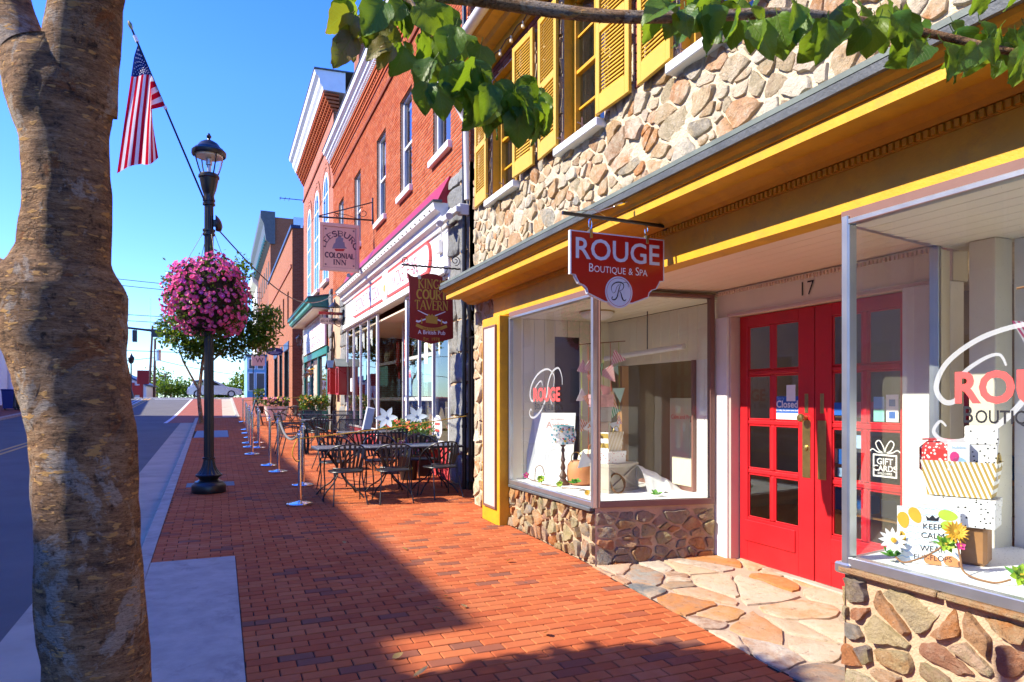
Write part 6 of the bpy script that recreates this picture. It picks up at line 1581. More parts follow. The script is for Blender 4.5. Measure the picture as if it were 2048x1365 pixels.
mb.prism(P, 0, .05, frF(TX - .062, 0, 0)); mb.build('border', MT['redprint'], sg)
mb = MB(); mb.prism([(-16.2 + (x + 16.2) * .992, 4.315 + (z - 4.315) * .86) for x, z in P], 0, .055, frF(TX - .062, 0, 0)); mb.build('board', MT['whiteprint'], sg)
mb = MB(); mb.prism(arc(-15.9, 4.32, .33, .36, 0, 345, 23), 0, .075, frF(TX - .062, 0, 0)); mb.build('oval_panel', MT['whiteprint'], sg)
mb = MB(); mb.prism(arc(-15.9, 4.26, .09, .10, 0, 345, 12), .076, .079, frF(TX - .062, 0, 0)); mb.build('oval_emblem', MT['goldprint'], sg)
mb = MB(); q = frF(TX - .119, 0, 4.17); serif(mb, 'STONE TAVERN', .30, (q[0] + q[1] * -18.1, q[1], q[2], q[3]), 3.1, .12, .06); serif(mb, 'WINE BAR', .30, (q[0] + q[1] * -14.1, q[1], q[2], q[3]), 2.2, .12, .06); mb.build('lettering', MT['signred'], sg)
# shopfront: three glazed bays with a recessed entry
def bay(y0, y1, z0, z1, nposts, x, parent, sillmat='white'):
    mb = MB(); w = .05
    for i in range(nposts + 1):
        y = y0 + (y1 - y0) * i / nposts; q = MB(); q.box(x - .03, x + .03, y - w / 2, y + w / 2, z0, z1, .005); q.build('shopfront_post', MT[sillmat], parent)
    for z in (z0, z1 - .05): q = MB(); q.box(x - .028, x + .028, y0, y1, z, z + .05, .004); q.build('shopfront_rail', MT[sillmat], parent)
    for i in range(nposts):
        a, b = y0 + (y1 - y0) * i / nposts + w / 2, y0 + (y1 - y0) * (i + 1) / nposts - w / 2
        g = MB(); g.add([(x, a, z0 + .05), (x, b, z0 + .05), (x, b, z1 - .05), (x, a, z1 - .05)], [(0, 3, 2, 1)]); g.build('shopfront_pane', MT['glass'], parent)
bay(11.28, 14.2, .86, 3.83, 3, TX - .02, tav)
bay(17.2, 21.6, .86, 3.83, 4, TX - .02, tav)
# recess with its cross rails
for z in (1.62, 2.62): b = MB(); b.box(TX + .62, TX + .70, 14.3, 17.15, z, z + .09, .01); b.build('entry_rail', MT['white'], tav)
b = MB(); b.add([(TX + .66, 14.3, .8), (TX + .66, 17.15, .8), (TX + .66, 17.15, 3.6), (TX + .66, 14.3, 3.6)], [(0, 3, 2, 1)]); b.build('entry_pane', MT['glass'], tav)
for y in (14.25, 17.15):
    for x in (TX - .02, TX + .64): b = MB(); b.box(x - .03, x + .03, y - .03, y + .03, .3, 3.83, .004); b.build('entry_jamb', MT['white'], tav)
    b = MB(); b.add([(TX + .01, y, .86), (TX + .61, y, .86), (TX + .61, y, 3.7), (TX + .01, y, 3.7)], [(0, 1, 2, 3)]); b.build('entry_side_pane', MT['glass'], tav)
    b = MB(); b.box(TX, TX + .62, y - .025, y + .025, .3, .86, .004); b.build('entry_side_panel', MT['white'], tav)
b = MB(); b.box(TX + .04, TX + 2.4, 11.3, 21.7, 3.62, 3.66); b.build('entry_ceiling', MT['soffit'], tav)
# red painted brick dwarf wall
rows = brick_rows(frF(TX - .01, 0, 0), -14.2, -11.27, .22, .86, [], .203, .0605, .011)
bricks(tav, frF(TX - .02, 0, 0), rows, MT['pinkbrick'], d1=.006, nparts=90, rr=rr)
for a, b_ in ((11.27, 14.2), (17.2, 21.7)): q = MB(); q.box(TX - .022, TX + .2, a, b_, .1, .855); q.build('dwarf_wall', MT['pinkbrick'], tav)
# inside of the tavern: dark room, curtain, red drape, notices
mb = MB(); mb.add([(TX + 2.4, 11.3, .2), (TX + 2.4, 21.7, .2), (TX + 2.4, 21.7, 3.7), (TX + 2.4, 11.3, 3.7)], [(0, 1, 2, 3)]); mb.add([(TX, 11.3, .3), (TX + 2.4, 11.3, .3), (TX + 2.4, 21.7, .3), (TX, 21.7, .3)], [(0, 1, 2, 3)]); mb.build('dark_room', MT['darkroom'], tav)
mb = MB(); V = []
for i in range(30):
    for j in range(8): f = i / 29; g_ = j / 7; V.append((TX + .76 + .03 * math.sin(i * 1.9), 14.4 + 1.9 * f * (1 - .75 * g_ ** 1.5), 3.58 - 1.15 * g_ * (1 - .25 * f)))
mb.add(V, [(i * 8 + j, i * 8 + j + 1, (i + 1) * 8 + j + 1, (i + 1) * 8 + j) for i in range(29) for j in range(7)], 0, True); mb.build('curtain', MT['cream'], tav)
mb = MB(); V = []
for i in range(14):
    for j in range(8): V.append((TX + .60 + .03 * math.sin(i * 1.7), 16.55 + .38 * i / 13 * (1 - .25 * j / 7), 3.5 - .95 * j / 7 - .07 * math.sin(i * 2.)))
mb.add(V, [(i * 8 + j, i * 8 + j + 1, (i + 1) * 8 + j + 1, (i + 1) * 8 + j) for i in range(13) for j in range(7)], 0, True); mb.build('drape', MT['redfruit'], tav)
mb = MB()
for y0, y1 in ((18.5, 19.2), (19.6, 20.3), (20.7, 21.3)):
    V = []; 
    for i in range(12):
        for j in range(6): V.append((TX + .12 + .02 * math.sin(i * 2.2), y0 + (y1 - y0) * i / 11, 3.75 - (.75 - .35 * math.sin(math.pi * i / 11)) * j / 5))
    mb.add(V, [(i * 6 + j, i * 6 + j + 1, (i + 1) * 6 + j + 1, (i + 1) * 6 + j) for i in range(11) for j in range(5)], 0, True)
mb.build('lace_valances', MT['dotfloor'], tav, stuff=True)
def notice(y, z, w, h, mat, x=TX - .028): q = MB(); q.box(x, x + .004, y - w / 2, y + w / 2, z, z + h); q.build('notice', MT[mat], tav)
notice(12.75, 2.35, .26, .40, 'cream'); notice(13.3, 2.05, .18, .42, 'whiteprint'); notice(20.9, 1.9, .28, .4, 'whiteprint'); notice(18.8, 2.2, .3, .5, 'mintprint'); notice(14.8, 2.05, 1.0, .62, 'mintprint', TX + .655); notice(16.6, 1.75, .28, .45, 'paleblue', TX + .655); notice(16.6, 2.2, .22, .18, 'redprint', TX + .655)
mb = MB(); mb.prism(arc(-12.0, 1.15, .28, .22, 0, 345, 20), 0, .004, frF(TX - .024, 0, 0)); mb.build('oval_sticker', MT['whiteprint'], tav)
mb = MB(); q = frF(TX - .0285, 12.0, 1.18); mb.ribbon([(-.16, .03), (.16, .03)], .05, q); mb.ribbon([(-.14, -.09), (.14, -.09)], .05, q); mb.build('sticker_bands', MT['redprint'], tav)
for y, z in ((15.9, .55), (12.6, .7)):
    q = MB(); q.box(TX + 1.0, TX + 1.05, y - .2, y + .2, z, z + .9, .01); q.box(TX + 1.0, TX + 1.4, y - .2, y + .2, z + .35, z + .4, .01); q.build('indoor_chair', MT['wood'], tav)
# iron grille and pipe in the narrow gap beside the stone shop
t = thing('iron_gate', 'narrow black iron gate with scrolled transom between the stone shop and the tavern', 'gate', (3.66, 9.7, .2))
mb = MB()
for y in (9.12, 10.26): q = MB(); q.box(3.64, 3.68, y - .02, y + .02, .2, 3.3, .004); q.build('gate_post', MT['blackmetal'], t)
for z in (2.62, 3.28, .35): q = MB(); q.box(3.645, 3.675, 9.14, 10.24, z, z + .03, .003); q.build('gate_rail', MT['blackmetal'], t)
for i in range(9): q = MB(); q.cyl((3.66, 9.24 + i * .115, .38), (3.66, 9.24 + i * .115, 2.62), .009, n=6); q.build('gate_bar', MT['blackmetal'], t)
for i in range(4):
    for s in (1, -1): q = MB(); scroll(q, (3.66, 9.28 + i * .27, 2.97 + s * .14), .11, 1.4, 0 if s > 0 else 3.14, s, frF(0, 0, 0), .010); q.build('scroll', MT['blackmetal'], t)
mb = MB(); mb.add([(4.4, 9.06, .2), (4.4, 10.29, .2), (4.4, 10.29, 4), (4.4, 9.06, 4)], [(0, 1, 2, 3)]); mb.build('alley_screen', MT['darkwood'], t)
t = thing('drainpipe', 'thin black drainpipe running up the corner of the dark stone pier', 'drainpipe', (3.60, 10.36, .2)); mb = MB(); mb.cyl((3.60, 10.36, .22), (3.60, 10.36, 9.5), .035, n=10); mb.build('pipe', MT['blackmetal'], t)
mb = MB()
for z in (1.2, 2.6, 4.0, 5.4, 7): mb.cyl((3.60, 10.36, z), (3.60, 10.36, z + .05), .045, n=10)
mb.build('collars', MT['blackmetal'], t, stuff=True)
t = thing('flood_light', 'white twin floodlight on an arm fixed to the dark stone pier', 'flood light', (3.6, 10.8, 4.6)); mb = MB(); mb.box(3.42, 3.50, 10.25, 11.3, 4.62, 4.72, .01); mb.build('arm', MT['white'], t)
for y in (10.4, 10.9): q = MB(); q.cyl((3.36, y, 4.58), (3.44, y + .12, 4.70), .06, .045, 10); q.build('lamp_head', MT['white'], t)
mb = MB(); mb.box(3.5, 3.66, 10.3, 10.42, 4.60, 4.78, .01); mb.build('junction_box', MT['white'], t)
t = thing('camera_dome', 'small silver security camera on the crimson band', 'security camera', (3.45, 19.5, 5.15)); mb = MB(); mb.cyl((3.30, 19.3, 5.12), (3.48, 19.6, 5.18), .06, .07, 10); mb.build('body', MT['chrome'], t); mb = MB(); mb.cyl((3.46, 19.55, 5.16), (3.6, 19.6, 5.2), .025, n=6); mb.build('mount', MT['alu'], t)
t = thing('utility_box', 'white electric box with conduit on the fascia by the dark pier', 'electric box', (3.6, 11.5, 4.35)); mb = MB(); mb.box(3.54, 3.62, 11.55, 11.75, 4.25, 4.48, .006); mb.build('box', MT['white'], t); mb = MB(); mb.tube([(3.58, 11.5, 4.45), (3.56, 11.45, 4.6), (3.5, 11.3, 4.68)], .012, 6); mb.build('conduit', MT['white'], t)
def lantern(x, y, z, label, s=1.):
    t = thing('wall_lantern', label, 'wall lantern', (x, y, z))
    q = MB(); q.box(x + .16 * s, x + .19 * s, y - .05, y + .05, z - .28 * s, z + .12 * s, .006); q.tube([(x + .17 * s, y, z - .15 * s), (x + .10 * s, y, z - .25 * s), (x, y, z - .2 * s), (x, y, z - .1 * s)], .014, 6); q.build('bracket', MT['blackmetal'], t)
    q = MB(); q.lathe([(.05 * s, -.1 * s), (.085 * s, 0), (.11 * s, .16 * s)], (x, y, z), 8); q.build('glass', MT['lampglass'], t)
    q = MB(); q.lathe([(.06 * s, -.12 * s), (.06 * s, -.09 * s)], (x, y, z), 8); q.lathe([(.135 * s, .16 * s), (.12 * s, .18 * s), (.06 * s, .24 * s), (.02 * s, .27 * s), (.012 * s, .33 * s), (0, .35 * s)], (x, y, z), 8)
    for k in range(4): a = k * 1.57; q.tube([(x + .06 * s * math.cos(a), y + .06 * s * math.sin(a), z - .1 * s), (x + .115 * s * math.cos(a), y + .115 * s * math.sin(a), z + .17 * s)], .008, 5)
    q.build('cage', MT['blackmetal'], t)
lantern(3.36, 22.2, 4.35, 'black carriage lantern on the white fascia beside the lodging sign', 1.5)
# red menu boxes with little grey roofs
for k, (y, lab) in enumerate(((21.75, 'bright red wooden menu box with a pale grey roof on the stone pier'), (23.5, 'darker shaded red menu box with a blue grey roof beside the climbing vine'))):
    t = thing('menu_box', lab, 'menu box', (3.55, y, 1.85)); z = 1.8 + gz(y) - gz(21.75)
    mb = MB(); 
    for q in ((-.28, .28, 0, .06), (-.28, .28, .84, .90), (-.28, -.20, .06, .84), (.20, .28, .06, .84)): mb.box(3.36, 3.62, y + q[0], y + q[1], z + q[2], z + q[3], .006)
    mb.box(3.55, 3.62, y - .2, y + .2, z + .06, z + .84); mb.build('cabinet', MT['signred'], t)
    mb = MB(); mb.add([(3.40, y - .19, z + .07), (3.40, y + .19, z + .07), (3.40, y + .19, z + .83), (3.40, y - .19, z + .83)], [(0, 3, 2, 1)]); mb.build('pane', MT['glass'], t)
    mb = MB(); 
    for s in (1, -1): mb.obox((3.47, y + s * .17, z + 1.0), (.19, .21, .012), Matrix.Rotation(rad(-38 * s), 3, 'X'), .004)
    mb.build('roof', MT['flashing'] if k == 0 else MT['navy'], t)
    mb = MB(); mb.prism([(-.28, 0), (.28, 0), (0, .22)], 0, .2, frF(3.58, y, z + .90)); mb.build('gable', MT['signred'], t)

# ================================================================== THE INN WITH THE GREEN CAFE FRONT
inn = thing('brick_inn', 'taller brick inn with arched white windows, chimney and a green cafe front', 'building', (TX, 29, .6))
IW = [(25.75, 27.15), (28.35, 29.85), (31.0, 32.3)]
mb = MB(); wall_sheet(mb, TF, -33.9, -24.62, 0, 11.85, [(-b, -a, 6.12, 9.4) for a, b in IW], .2); mb.build('wall', MT['brickfar'], inn)
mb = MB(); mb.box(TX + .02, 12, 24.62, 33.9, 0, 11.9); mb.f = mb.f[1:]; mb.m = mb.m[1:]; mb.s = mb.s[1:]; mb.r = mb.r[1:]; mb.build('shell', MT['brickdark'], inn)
for a, b in IW:
    c, w = (a + b) / 2, (b - a) / 2
    q = frF(TX, c, 0)
    out = [(-w, 6.14), (w, 6.14)] + [(w * math.cos(t_), 9.4 + w * 1.05 * math.sin(t_)) for t_ in [k * math.pi / 10 for k in range(11)]]
    mb = MB(); mb.ribbon(out + [out[0]], .16, q, .012); f = mb.build('arched_window', MT['white'], inn)
    g = MB(); g.prism([(x * .93, 6.14 + (z - 6.14) * .985) for x, z in out], .002, .006, q); sub(g, 'pane', MT['glassup'], f)
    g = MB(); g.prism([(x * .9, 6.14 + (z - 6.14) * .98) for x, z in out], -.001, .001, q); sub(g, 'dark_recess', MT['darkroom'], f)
    g = MB(); 
    for z in (7.2, 8.3, 9.35): g.ribbon([(-w, z), (w, z)], .06, q, .011)
    g.ribbon([(0, 6.14), (0, 9.4 + w)], .07, q, .0105); sub(g, 'glazing_bars', MT['white'], f)
    g = MB(); g.box(TX - .12, TX + .05, a - .1, b + .1, 5.98, 6.12, .01); sub(g, 'sill', MT['white'], f)
    g = MB()
    for k in range(3): g.ribbon([((w + .16 + .14 * k) * math.cos(t_), 9.4 + (w * 1.05 + .16 + .14 * k) * math.sin(t_)) for t_ in [j * math.pi / 12 for j in range(13)]], .11, q, .012 + .012 * k)
    sub(g, 'brick_arch', MT['brickfar'], f)
runp([(TX - .05, 11.05), (TX - .06, 11.12), (TX + .05, 11.16), (TX + .05, 11.05)], 33.9, 24.62, 'belt_course', 'oldbrick', inn)
for i in range(5): runp([(TX - .05 - .07 * i, 11.85 + .13 * i), (TX - .05 - .07 * i, 11.92 + .13 * i), (TX + .2, 11.92 + .13 * i), (TX + .2, 11.85 + .13 * i)], 33.95, 24.6, 'corbel_course', 'wallbrick', inn)
mb = MB(); y = 33.9
while y > 24.7:
    for i in range(4): mb.box(TX - .10 - .07 * i, TX + .1, y - .1, y, 11.92 + .13 * i, 11.98 + .13 * i)
    y -= .24
mb.build('brick_dentils', MT['wallbrick'], inn, stuff=True)
runp([(TX - .36, 12.48), (TX - .40, 12.6), (TX - .48, 12.7), (TX - .50, 12.9), (TX - .62, 13.0), (TX - .66, 13.15), (TX + .4, 13.2), (TX + .4, 12.48)], 34.1, 24.5, 'cornice', 'white', inn)
runp([(TX - .68, 13.16), (TX - .68, 13.2), (TX + 6, 13.5), (TX + 6, 13.45)], 34.15, 24.45, 'roof', 'slate', inn)
mb = MB(); mb.box(4.6, 5.5, 24.8, 25.7, 12, 15.35); mb.box(4.55, 5.55, 24.75, 25.75, 15.1, 15.25); mb.build('chimney', MT['brickdark'], inn)
# cafe front
runp([(TX - .65, 5.02), (TX - .68, 5.14), (TX - .78, 5.24), (TX - .78, 5.32), (TX, 5.45), (TX, 5.02)], 33.3, 25.4, 'cafe_cornice', 'green', inn)
runp([(TX - .80, 5.325), (TX - .80, 5.36), (TX, 5.50), (TX, 5.46)], 33.35, 25.35, 'cafe_roof', 'slate', inn)
runp([(TX - .58, 4.95), (TX - .60, 5.0), (TX, 5.0), (TX, 4.95)], 33.2, 25.5, 'cafe_soffit', 'cream', inn)
mb = MB(); y = 33.2
while y > 25.5: mb.box(TX - .72, TX - .66, y - .12, y, 5.06, 5.16); y -= .28
mb.build('scalloped_trim', MT['mintprint'], inn, stuff=True)
mb = MB(); mb.box(TX - .10, TX, 25.6, 33.0, 3.35, 3.62, .01); mb.build('teal_rail', MT['green'], inn)
for y in (25.65, 28.1, 30.4, 32.9): q = MB(); q.box(TX - .09, TX + .03, y - .07, y + .07, gz(y), 3.34, .008); q.build('teal_post', MT['green'], inn)
sg = thing('shop_sign', 'white cafe sign board with small dark red lettering under the green cornice', 'sign', (TX - .15, 29, 4.3))
mb = MB(); mb.box(TX - .14, TX - .06, 25.9, 32.6, 3.66, 4.92, .01); mb.build('board', MT['whiteprint'], sg)
q = frF(TX - .142, 0, 0); mb = MB(); text(mb, 'GEORGETOWN', .34, FR((TX - .142, 29.2, 4.5), (0, -1, 0), (0, 0, 1)), sx=1.2); text(mb, 'CAFE & BAKERY SHOP', .26, FR((TX - .142, 29.2, 3.78), (0, -1, 0), (0, 0, 1)), sx=1.15); mb.ribbon([(-32, 4.2), (-26.4, 4.2)], .03, q); mb.build('lettering', MT['signred'], sg)
mb = MB(); mb.prism(arc(-29.2, 4.3, .12, .17, 0, 330, 11), .001, .004, q); mb.build('emblem', MT['darkwood'], sg)
for a, b in ((25.75, 28.0), (30.5, 32.8)):
    g = MB(); g.add([(TX - .01, a, 1.2), (TX - .01, b, 1.2), (TX - .01, b, 3.34), (TX - .01, a, 3.34)], [(0, 3, 2, 1)]); g.build('cafe_pane', MT['glassup'], inn)
    g = MB(); g.box(TX - .05, TX + .1, a, b, gz(a) - .1, 1.2, .01); g.build('cafe_plinth', MT['green'], inn)
g = MB(); g.box(TX - .012, TX + .05, 28.2, 30.3, gz(28), 3.34); g.build('cafe_door', MT['darkwood'], inn)
g = MB(); g.box(TX - .03, TX - .013, 28.9, 30.0, gz(28) + .5, 3.1, .01); g.build('door_curtain', MT['weathered'], inn)
blocks(33.05, 33.85, gz(33.4), 5.0, TX - .03, inn, (.4, .6)); blocks(24.7, 25.45, gz(25) + .02, 5.6, TX - .03, inn, (.4, .6))
lantern(3.4, 33.2, 4.3, 'small black lantern on the pier beyond the white cafe sign', 1.3)
t = thing('climbing_vine', 'dark twisted climbing vine stem on the wall between cafe and tavern', 'vine', (3.6, 24.2, .5)); mb = MB()
for k in range(3): mb.tube([(3.60 + .03 * math.sin(z * 3 + k * 2), 24.15 + .22 * math.sin(z * 1.7 + k * 2.1), z) for z in [.5 + i * .25 for i in range(15)]], [.06 * (1 - i / 20) for i in range(15)], 6)
mb.build('stems', MT['soil'], t)
t = thing('hanging_decoration', 'orange and yellow autumn garland hanging in the cafe doorway', 'garland', (3.5, 30.3, 3.0)); mb = MB(); rr = random.Random(3)
for i in range(90): f = rr.random(); c = Vector((3.52 + rr.gauss(0, .05), 29.5 + 2.2 * f, 3.05 - .35 * abs(math.sin(f * 6.3)) + rr.gauss(0, .05))); V, F = leafpoly(rand_frame(c, rr), .12, .08, n=2); mb.add(V, F, i % 3, True)
mb.build('garland_leaves', [MT['orange'], MT['petalgold'], MT['cream']], t, stuff=True)
# roof aerial and sagging cables
t = thing('tv_aerial', 'small dark aerial on a bracket sticking out from the far wall', 'aerial', (3.6, 34.2, 10.5)); mb = MB(); mb.tube([(3.7, 33.95, 11.2), (2.6, 34.2, 11.25)], .02, 5)
for x in (2.65, 2.85, 3.05): mb.tube([(x, 33.95, 11.24), (x, 34.5, 11.24)], .012, 4)
mb.build('aerial', MT['blackmetal'], t)
t = thing('overhead_cable', 'dark cable sagging from the lamp post to the white shop cornice', 'cable', (1.5, 17, 5)); P0, P1 = Vector((LX + .05, LY, 4.35)), Vector((3.35, 21.5, 4.95)); mb = MB()
mb.tube([P0.lerp(P1, i / 24) - Vector((0, 0, .7 * math.sin(math.pi * i / 24))) for i in range(25)], .012, 5); mb.build('cable', MT['blackmetal'], t)

# ================================================================== BROWN BRICK BUILDING AND THE ROW BEYOND
bb = thing('brown_brick_building', 'two storey brown brick building with narrow windows and black framed shop windows', 'building', (3.45, 46, 1))
BX = 3.45; BF = frF(BX, 0, 0); BWn = [(39.0 + 2.9 * i, 39.9 + 2.9 * i) for i in range(6)]; BS = [(38.9, 41.6), (43.2, 45.2), (46.8, 49.6)]
mb = MB(); wall_sheet(mb, BF, -56, -37, 0, 10.6, [(-b, -a, 5.85, 7.6) for a, b in BWn] + [(-b, -a, gz(45) + .1, 4.5) for a, b in BS], .25); mb.build('wall', MT['brickbrown'], bb)
mb = MB(); mb.box(BX + .02, 12, 37, 56, 0, 10.6); mb.f = mb.f[1:]; mb.m = mb.m[1:]; mb.s = mb.s[1:]; mb.r = mb.r[1:]; mb.build('end_wall', MT['brickbrown'], bb)
for a, b in BWn:
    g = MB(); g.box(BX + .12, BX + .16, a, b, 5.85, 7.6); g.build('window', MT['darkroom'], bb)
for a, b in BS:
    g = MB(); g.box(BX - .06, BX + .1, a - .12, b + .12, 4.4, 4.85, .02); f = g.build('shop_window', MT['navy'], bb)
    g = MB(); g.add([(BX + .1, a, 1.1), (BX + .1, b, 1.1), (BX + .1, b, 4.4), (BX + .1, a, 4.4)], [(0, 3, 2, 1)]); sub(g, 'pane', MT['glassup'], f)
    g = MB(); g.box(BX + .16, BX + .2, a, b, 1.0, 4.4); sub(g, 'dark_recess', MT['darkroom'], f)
    g = MB(); 
    for y in (a, b): g.box(BX - .02, BX + .12, y - .07, y + .07, gz(y), 4.4)
    sub(g, 'frame', MT['blackmetal'], f)
runp([(BX - .06, 8.55), (BX - .09, 8.7), (BX + .05, 8.7), (BX + .05, 8.55)], 56, 37.2, 'corbel_course', 'brickfar', bb)
runp([(BX - .08, 10.55), (BX - .08, 10.72), (BX + .4, 10.72), (BX + .4, 10.55)], 56, 36.95, 'parapet_cap', 'navy', bb)
mb = MB(); mb.box(BX + .5, 12, 36.95, 37.35, 10.6, 10.72); mb.build('parapet_cap', MT['alu'], bb)
tb = thing('tall_building', 'tall brick building with a dark green bracketed cornice beyond the crossing', 'building', (5, 86, 1.8))
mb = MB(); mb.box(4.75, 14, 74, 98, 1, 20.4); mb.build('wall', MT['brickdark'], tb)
mb = MB(); mb.box(7.0, 14, 73.93, 73.995, 1, 20.6); mb.build('siding', MT['alu'], tb)
runp([(4.73, 17.6), (4.3, 18.0), (4.1, 19.6), (3.8, 20.2), (3.8, 20.9), (5.2, 20.9), (5.2, 17.6)], 98, 73.8, 'cornice', 'slate', tb)
mb = MB(); y = 97.5
while y > 74: mb.box(4.2, 4.75, y - .4, y, 17.9, 19.4); y -= 1.6
mb.build('brackets', MT['green'], tb, stuff=True)
for i in range(6):
    for z in (6, 10, 14): g = MB(); g.box(4.70, 4.745, 76 + i * 3.6, 77.2 + i * 3.6, z, z + 2.2); g.build('window', MT['darkroom'], tb)
cb = thing('cream_building', 'narrow cream building at the far end of the row', 'building', (4.6, 104, 1.5)); mb = MB(); mb.box(4.6, 14, 98.1, 112, 1, 18); mb.build('wall', MT['cream'], cb); runp([(4.58, 17), (4.0, 17.6), (3.9, 18.4), (5, 18.4), (5, 17)], 112, 98, 'cornice', 'cream', cb)
for i in range(3):
    for z in (5, 9, 13): g = MB(); g.box(4.55, 4.595, 100 + i * 3.6, 101.2 + i * 3.6, z, z + 2.2); g.build('window', MT['darkroom'], cb)
bl = thing('blue_building', 'small sky blue shop at the corner past the crossing', 'building', (3, 77, 1.8)); mb = MB(); mb.box(2.5, 4.3, 73.2, 82, 1, 6.0); mb.build('wall', MT['bluepaint'], bl)
mb = MB(); mb.box(2.4, 4.4, 73.0, 82, 6.0, 6.2); mb.build('roof', MT['navy'], bl)
for x0, x1, z0, z1 in ((2.7, 3.1, 2.6, 4.3), (3.4, 4.1, 2.5, 4.3), (2.7, 3.2, 4.8, 5.7), (3.5, 4.0, 4.8, 5.7)):
    g = MB(); g.box(x0 - .1, x1 + .1, 73.12, 73.195, z0 - .1, z1 + .1); f = g.build('window', MT['white'], bl); g = MB(); g.box(x0, x1, 73.09, 73.119, z0, z1); sub(g, 'pane', MT['darkroom'], f)

# ================================================================== PAVEMENT TABLES, CHAIRS, ROPES
def make_barrel():
    t = thing('metal_chair', 'x', 'chair', (0, 0, 0), world=False)
    b = MB(); V = []; N = 20
    pr = [(.225 * max(-1, min(1, 1.12 * math.cos(a))), .22 * max(-1, min(1, 1.12 * math.sin(a)))) for a in [2 * math.pi * i / N for i in range(N)]]
    b.prism(pr, .448, .456, FR((0, 0, 0), (1, 0, 0), (0, 1, 0))); b.build('seat', MT['chairmetal'], t)
    b = MB(); b.tube([(x * 1.0, y, .445) for x, y in pr], .010, 6, closed=True); b.build('seat_rim', MT['chairmetal'], t)
    top = bez([(.262, .17, .46), (.268, .10, .60), (.258, -.02, .70), (.20, -.17, .785), (.10, -.245, .82), (0, -.265, .826), (-.10, -.245, .82), (-.20, -.17, .785), (-.258, -.02, .70), (-.268, .10, .60), (-.262, .17, .46)], 5)
    b = MB(); b.tube(top, .011, 7); b.build('top_rail', MT['chairmetal'], t)
    low = bez([(.20, -.13, .50), (.12, -.20, .50), (0, -.225, .50), (-.12, -.20, .50), (-.20, -.13, .50)], 4)
    b = MB(); b.tube(low, .008, 6); b.build('lower_rail', MT['chairmetal'], t)
    for k in range(7):
        f = (k - 3) / 3; a = Vector((f * .155, -.225 + .07 * f * f, .50)); c = Vector((f * .215, -.262 + .10 * f * f, .815 - .045 * f * f)); m_ = (a + c) / 2 + Vector((0, -.02, 0))
        b = MB(); d = Vector((.016, .004 * -f, 0)); o = Vector((0, .004, 0)); V = []
        for p in (a, m_, c): V += [p - d - o, p + d - o, p + d + o, p - d + o]
        b.add(V, [(4 * i + j, 4 * i + (j + 1) % 4, 4 * i + 4 + (j + 1) % 4, 4 * i + 4 + j) for i in range(2) for j in range(4)]); b.build('slat', MT['chairmetal'], t)
    for sx in (-1, 1):
        b = MB(); b.tube([(sx * .262, .17, .46), (sx * .245, .19, .25), (sx * .262, .225, 0)], .010, 6); b.cyl((sx * .262, .225, 0), (sx * .262, .225, .008), .016, n=8); b.build('leg', MT['chairmetal'], t)
        b = MB(); b.tube([(sx * .20, -.13, .50), (sx * .19, -.17, .38), (sx * .215, -.24, .16), (sx * .235, -.30, 0)], .010, 6); b.cyl((sx * .235, -.30, 0), (sx * .235, -.30, .008), .016, n=8); b.build('leg', MT['chairmetal'], t)
    return t
m, nt = nmat('mesh_sling'); w = nd(nt, 'TexChecker', None, Vector=nd(nt, 'TexCoord').outputs['Object'], Scale=220.)
b_ = nd(nt, 'BsdfPrincipled', None, Base_Color=(.035, .035, .038), Roughness=.6); tr_ = nd(nt, 'BsdfTransparent'); nd(nt, 'OutputMaterial', None, Surface=nd(nt, 'MixShader', None, i0=.38, i1=b_.outputs[0], i2=tr_.outputs[0]).outputs[0]); MT['sling'] = m
def make_sling():
    t = thing('sling_chair', 'x', 'chair', (0, 0, 0), world=False)
    for sx in (-1, 1):
        b = MB(); b.tube(bez([(sx * .27, -.34, .92), (sx * .27, -.27, .62), (sx * .27, -.22, .43), (sx * .27, .0, .40), (sx * .27, .24, .42), (sx * .27, .27, .36)], 4), .013, 7); b.build('side_frame', MT['chairmetal'], t)
        b = MB(); b.tube(bez([(sx * .28, -.28, .62), (sx * .30, -.1, .66), (sx * .30, .15, .65), (sx * .29, .24, .58), (sx * .28, .27, .3), (sx * .28, .30, 0)], 4), .013, 7); b.build('arm', MT['chairmetal'], t)
        b = MB(); b.tube([(sx * .27, -.22, .43), (sx * .28, -.33, 0)], .013, 7); b.build('leg', MT['chairmetal'], t)
    b = MB(); b.tube([(-.27, -.34, .92), (.27, -.34, .92)], .013, 7); b.tube([(-.27, -.22, .42), (.27, -.22, .42)], .011, 6); b.tube([(-.27, .26, .40), (.27, .26, .40)], .011, 6); b.build('cross_rails', MT['chairmetal'], t)
    b = MB(); V = []
    for x in (-.26, .26):
        for y, z in ((-.335, .91), (-.30, .77), (-.265, .62), (-.225, .445), (-.1, .415), (.1, .405), (.25, .42)): V.append((x, y, z))
    b.add(V, [(i, i + 1, 8 + i, 7 + i) for i in range(6)], 0, True); b.build('sling_seat', MT['sling'], t)
    return t
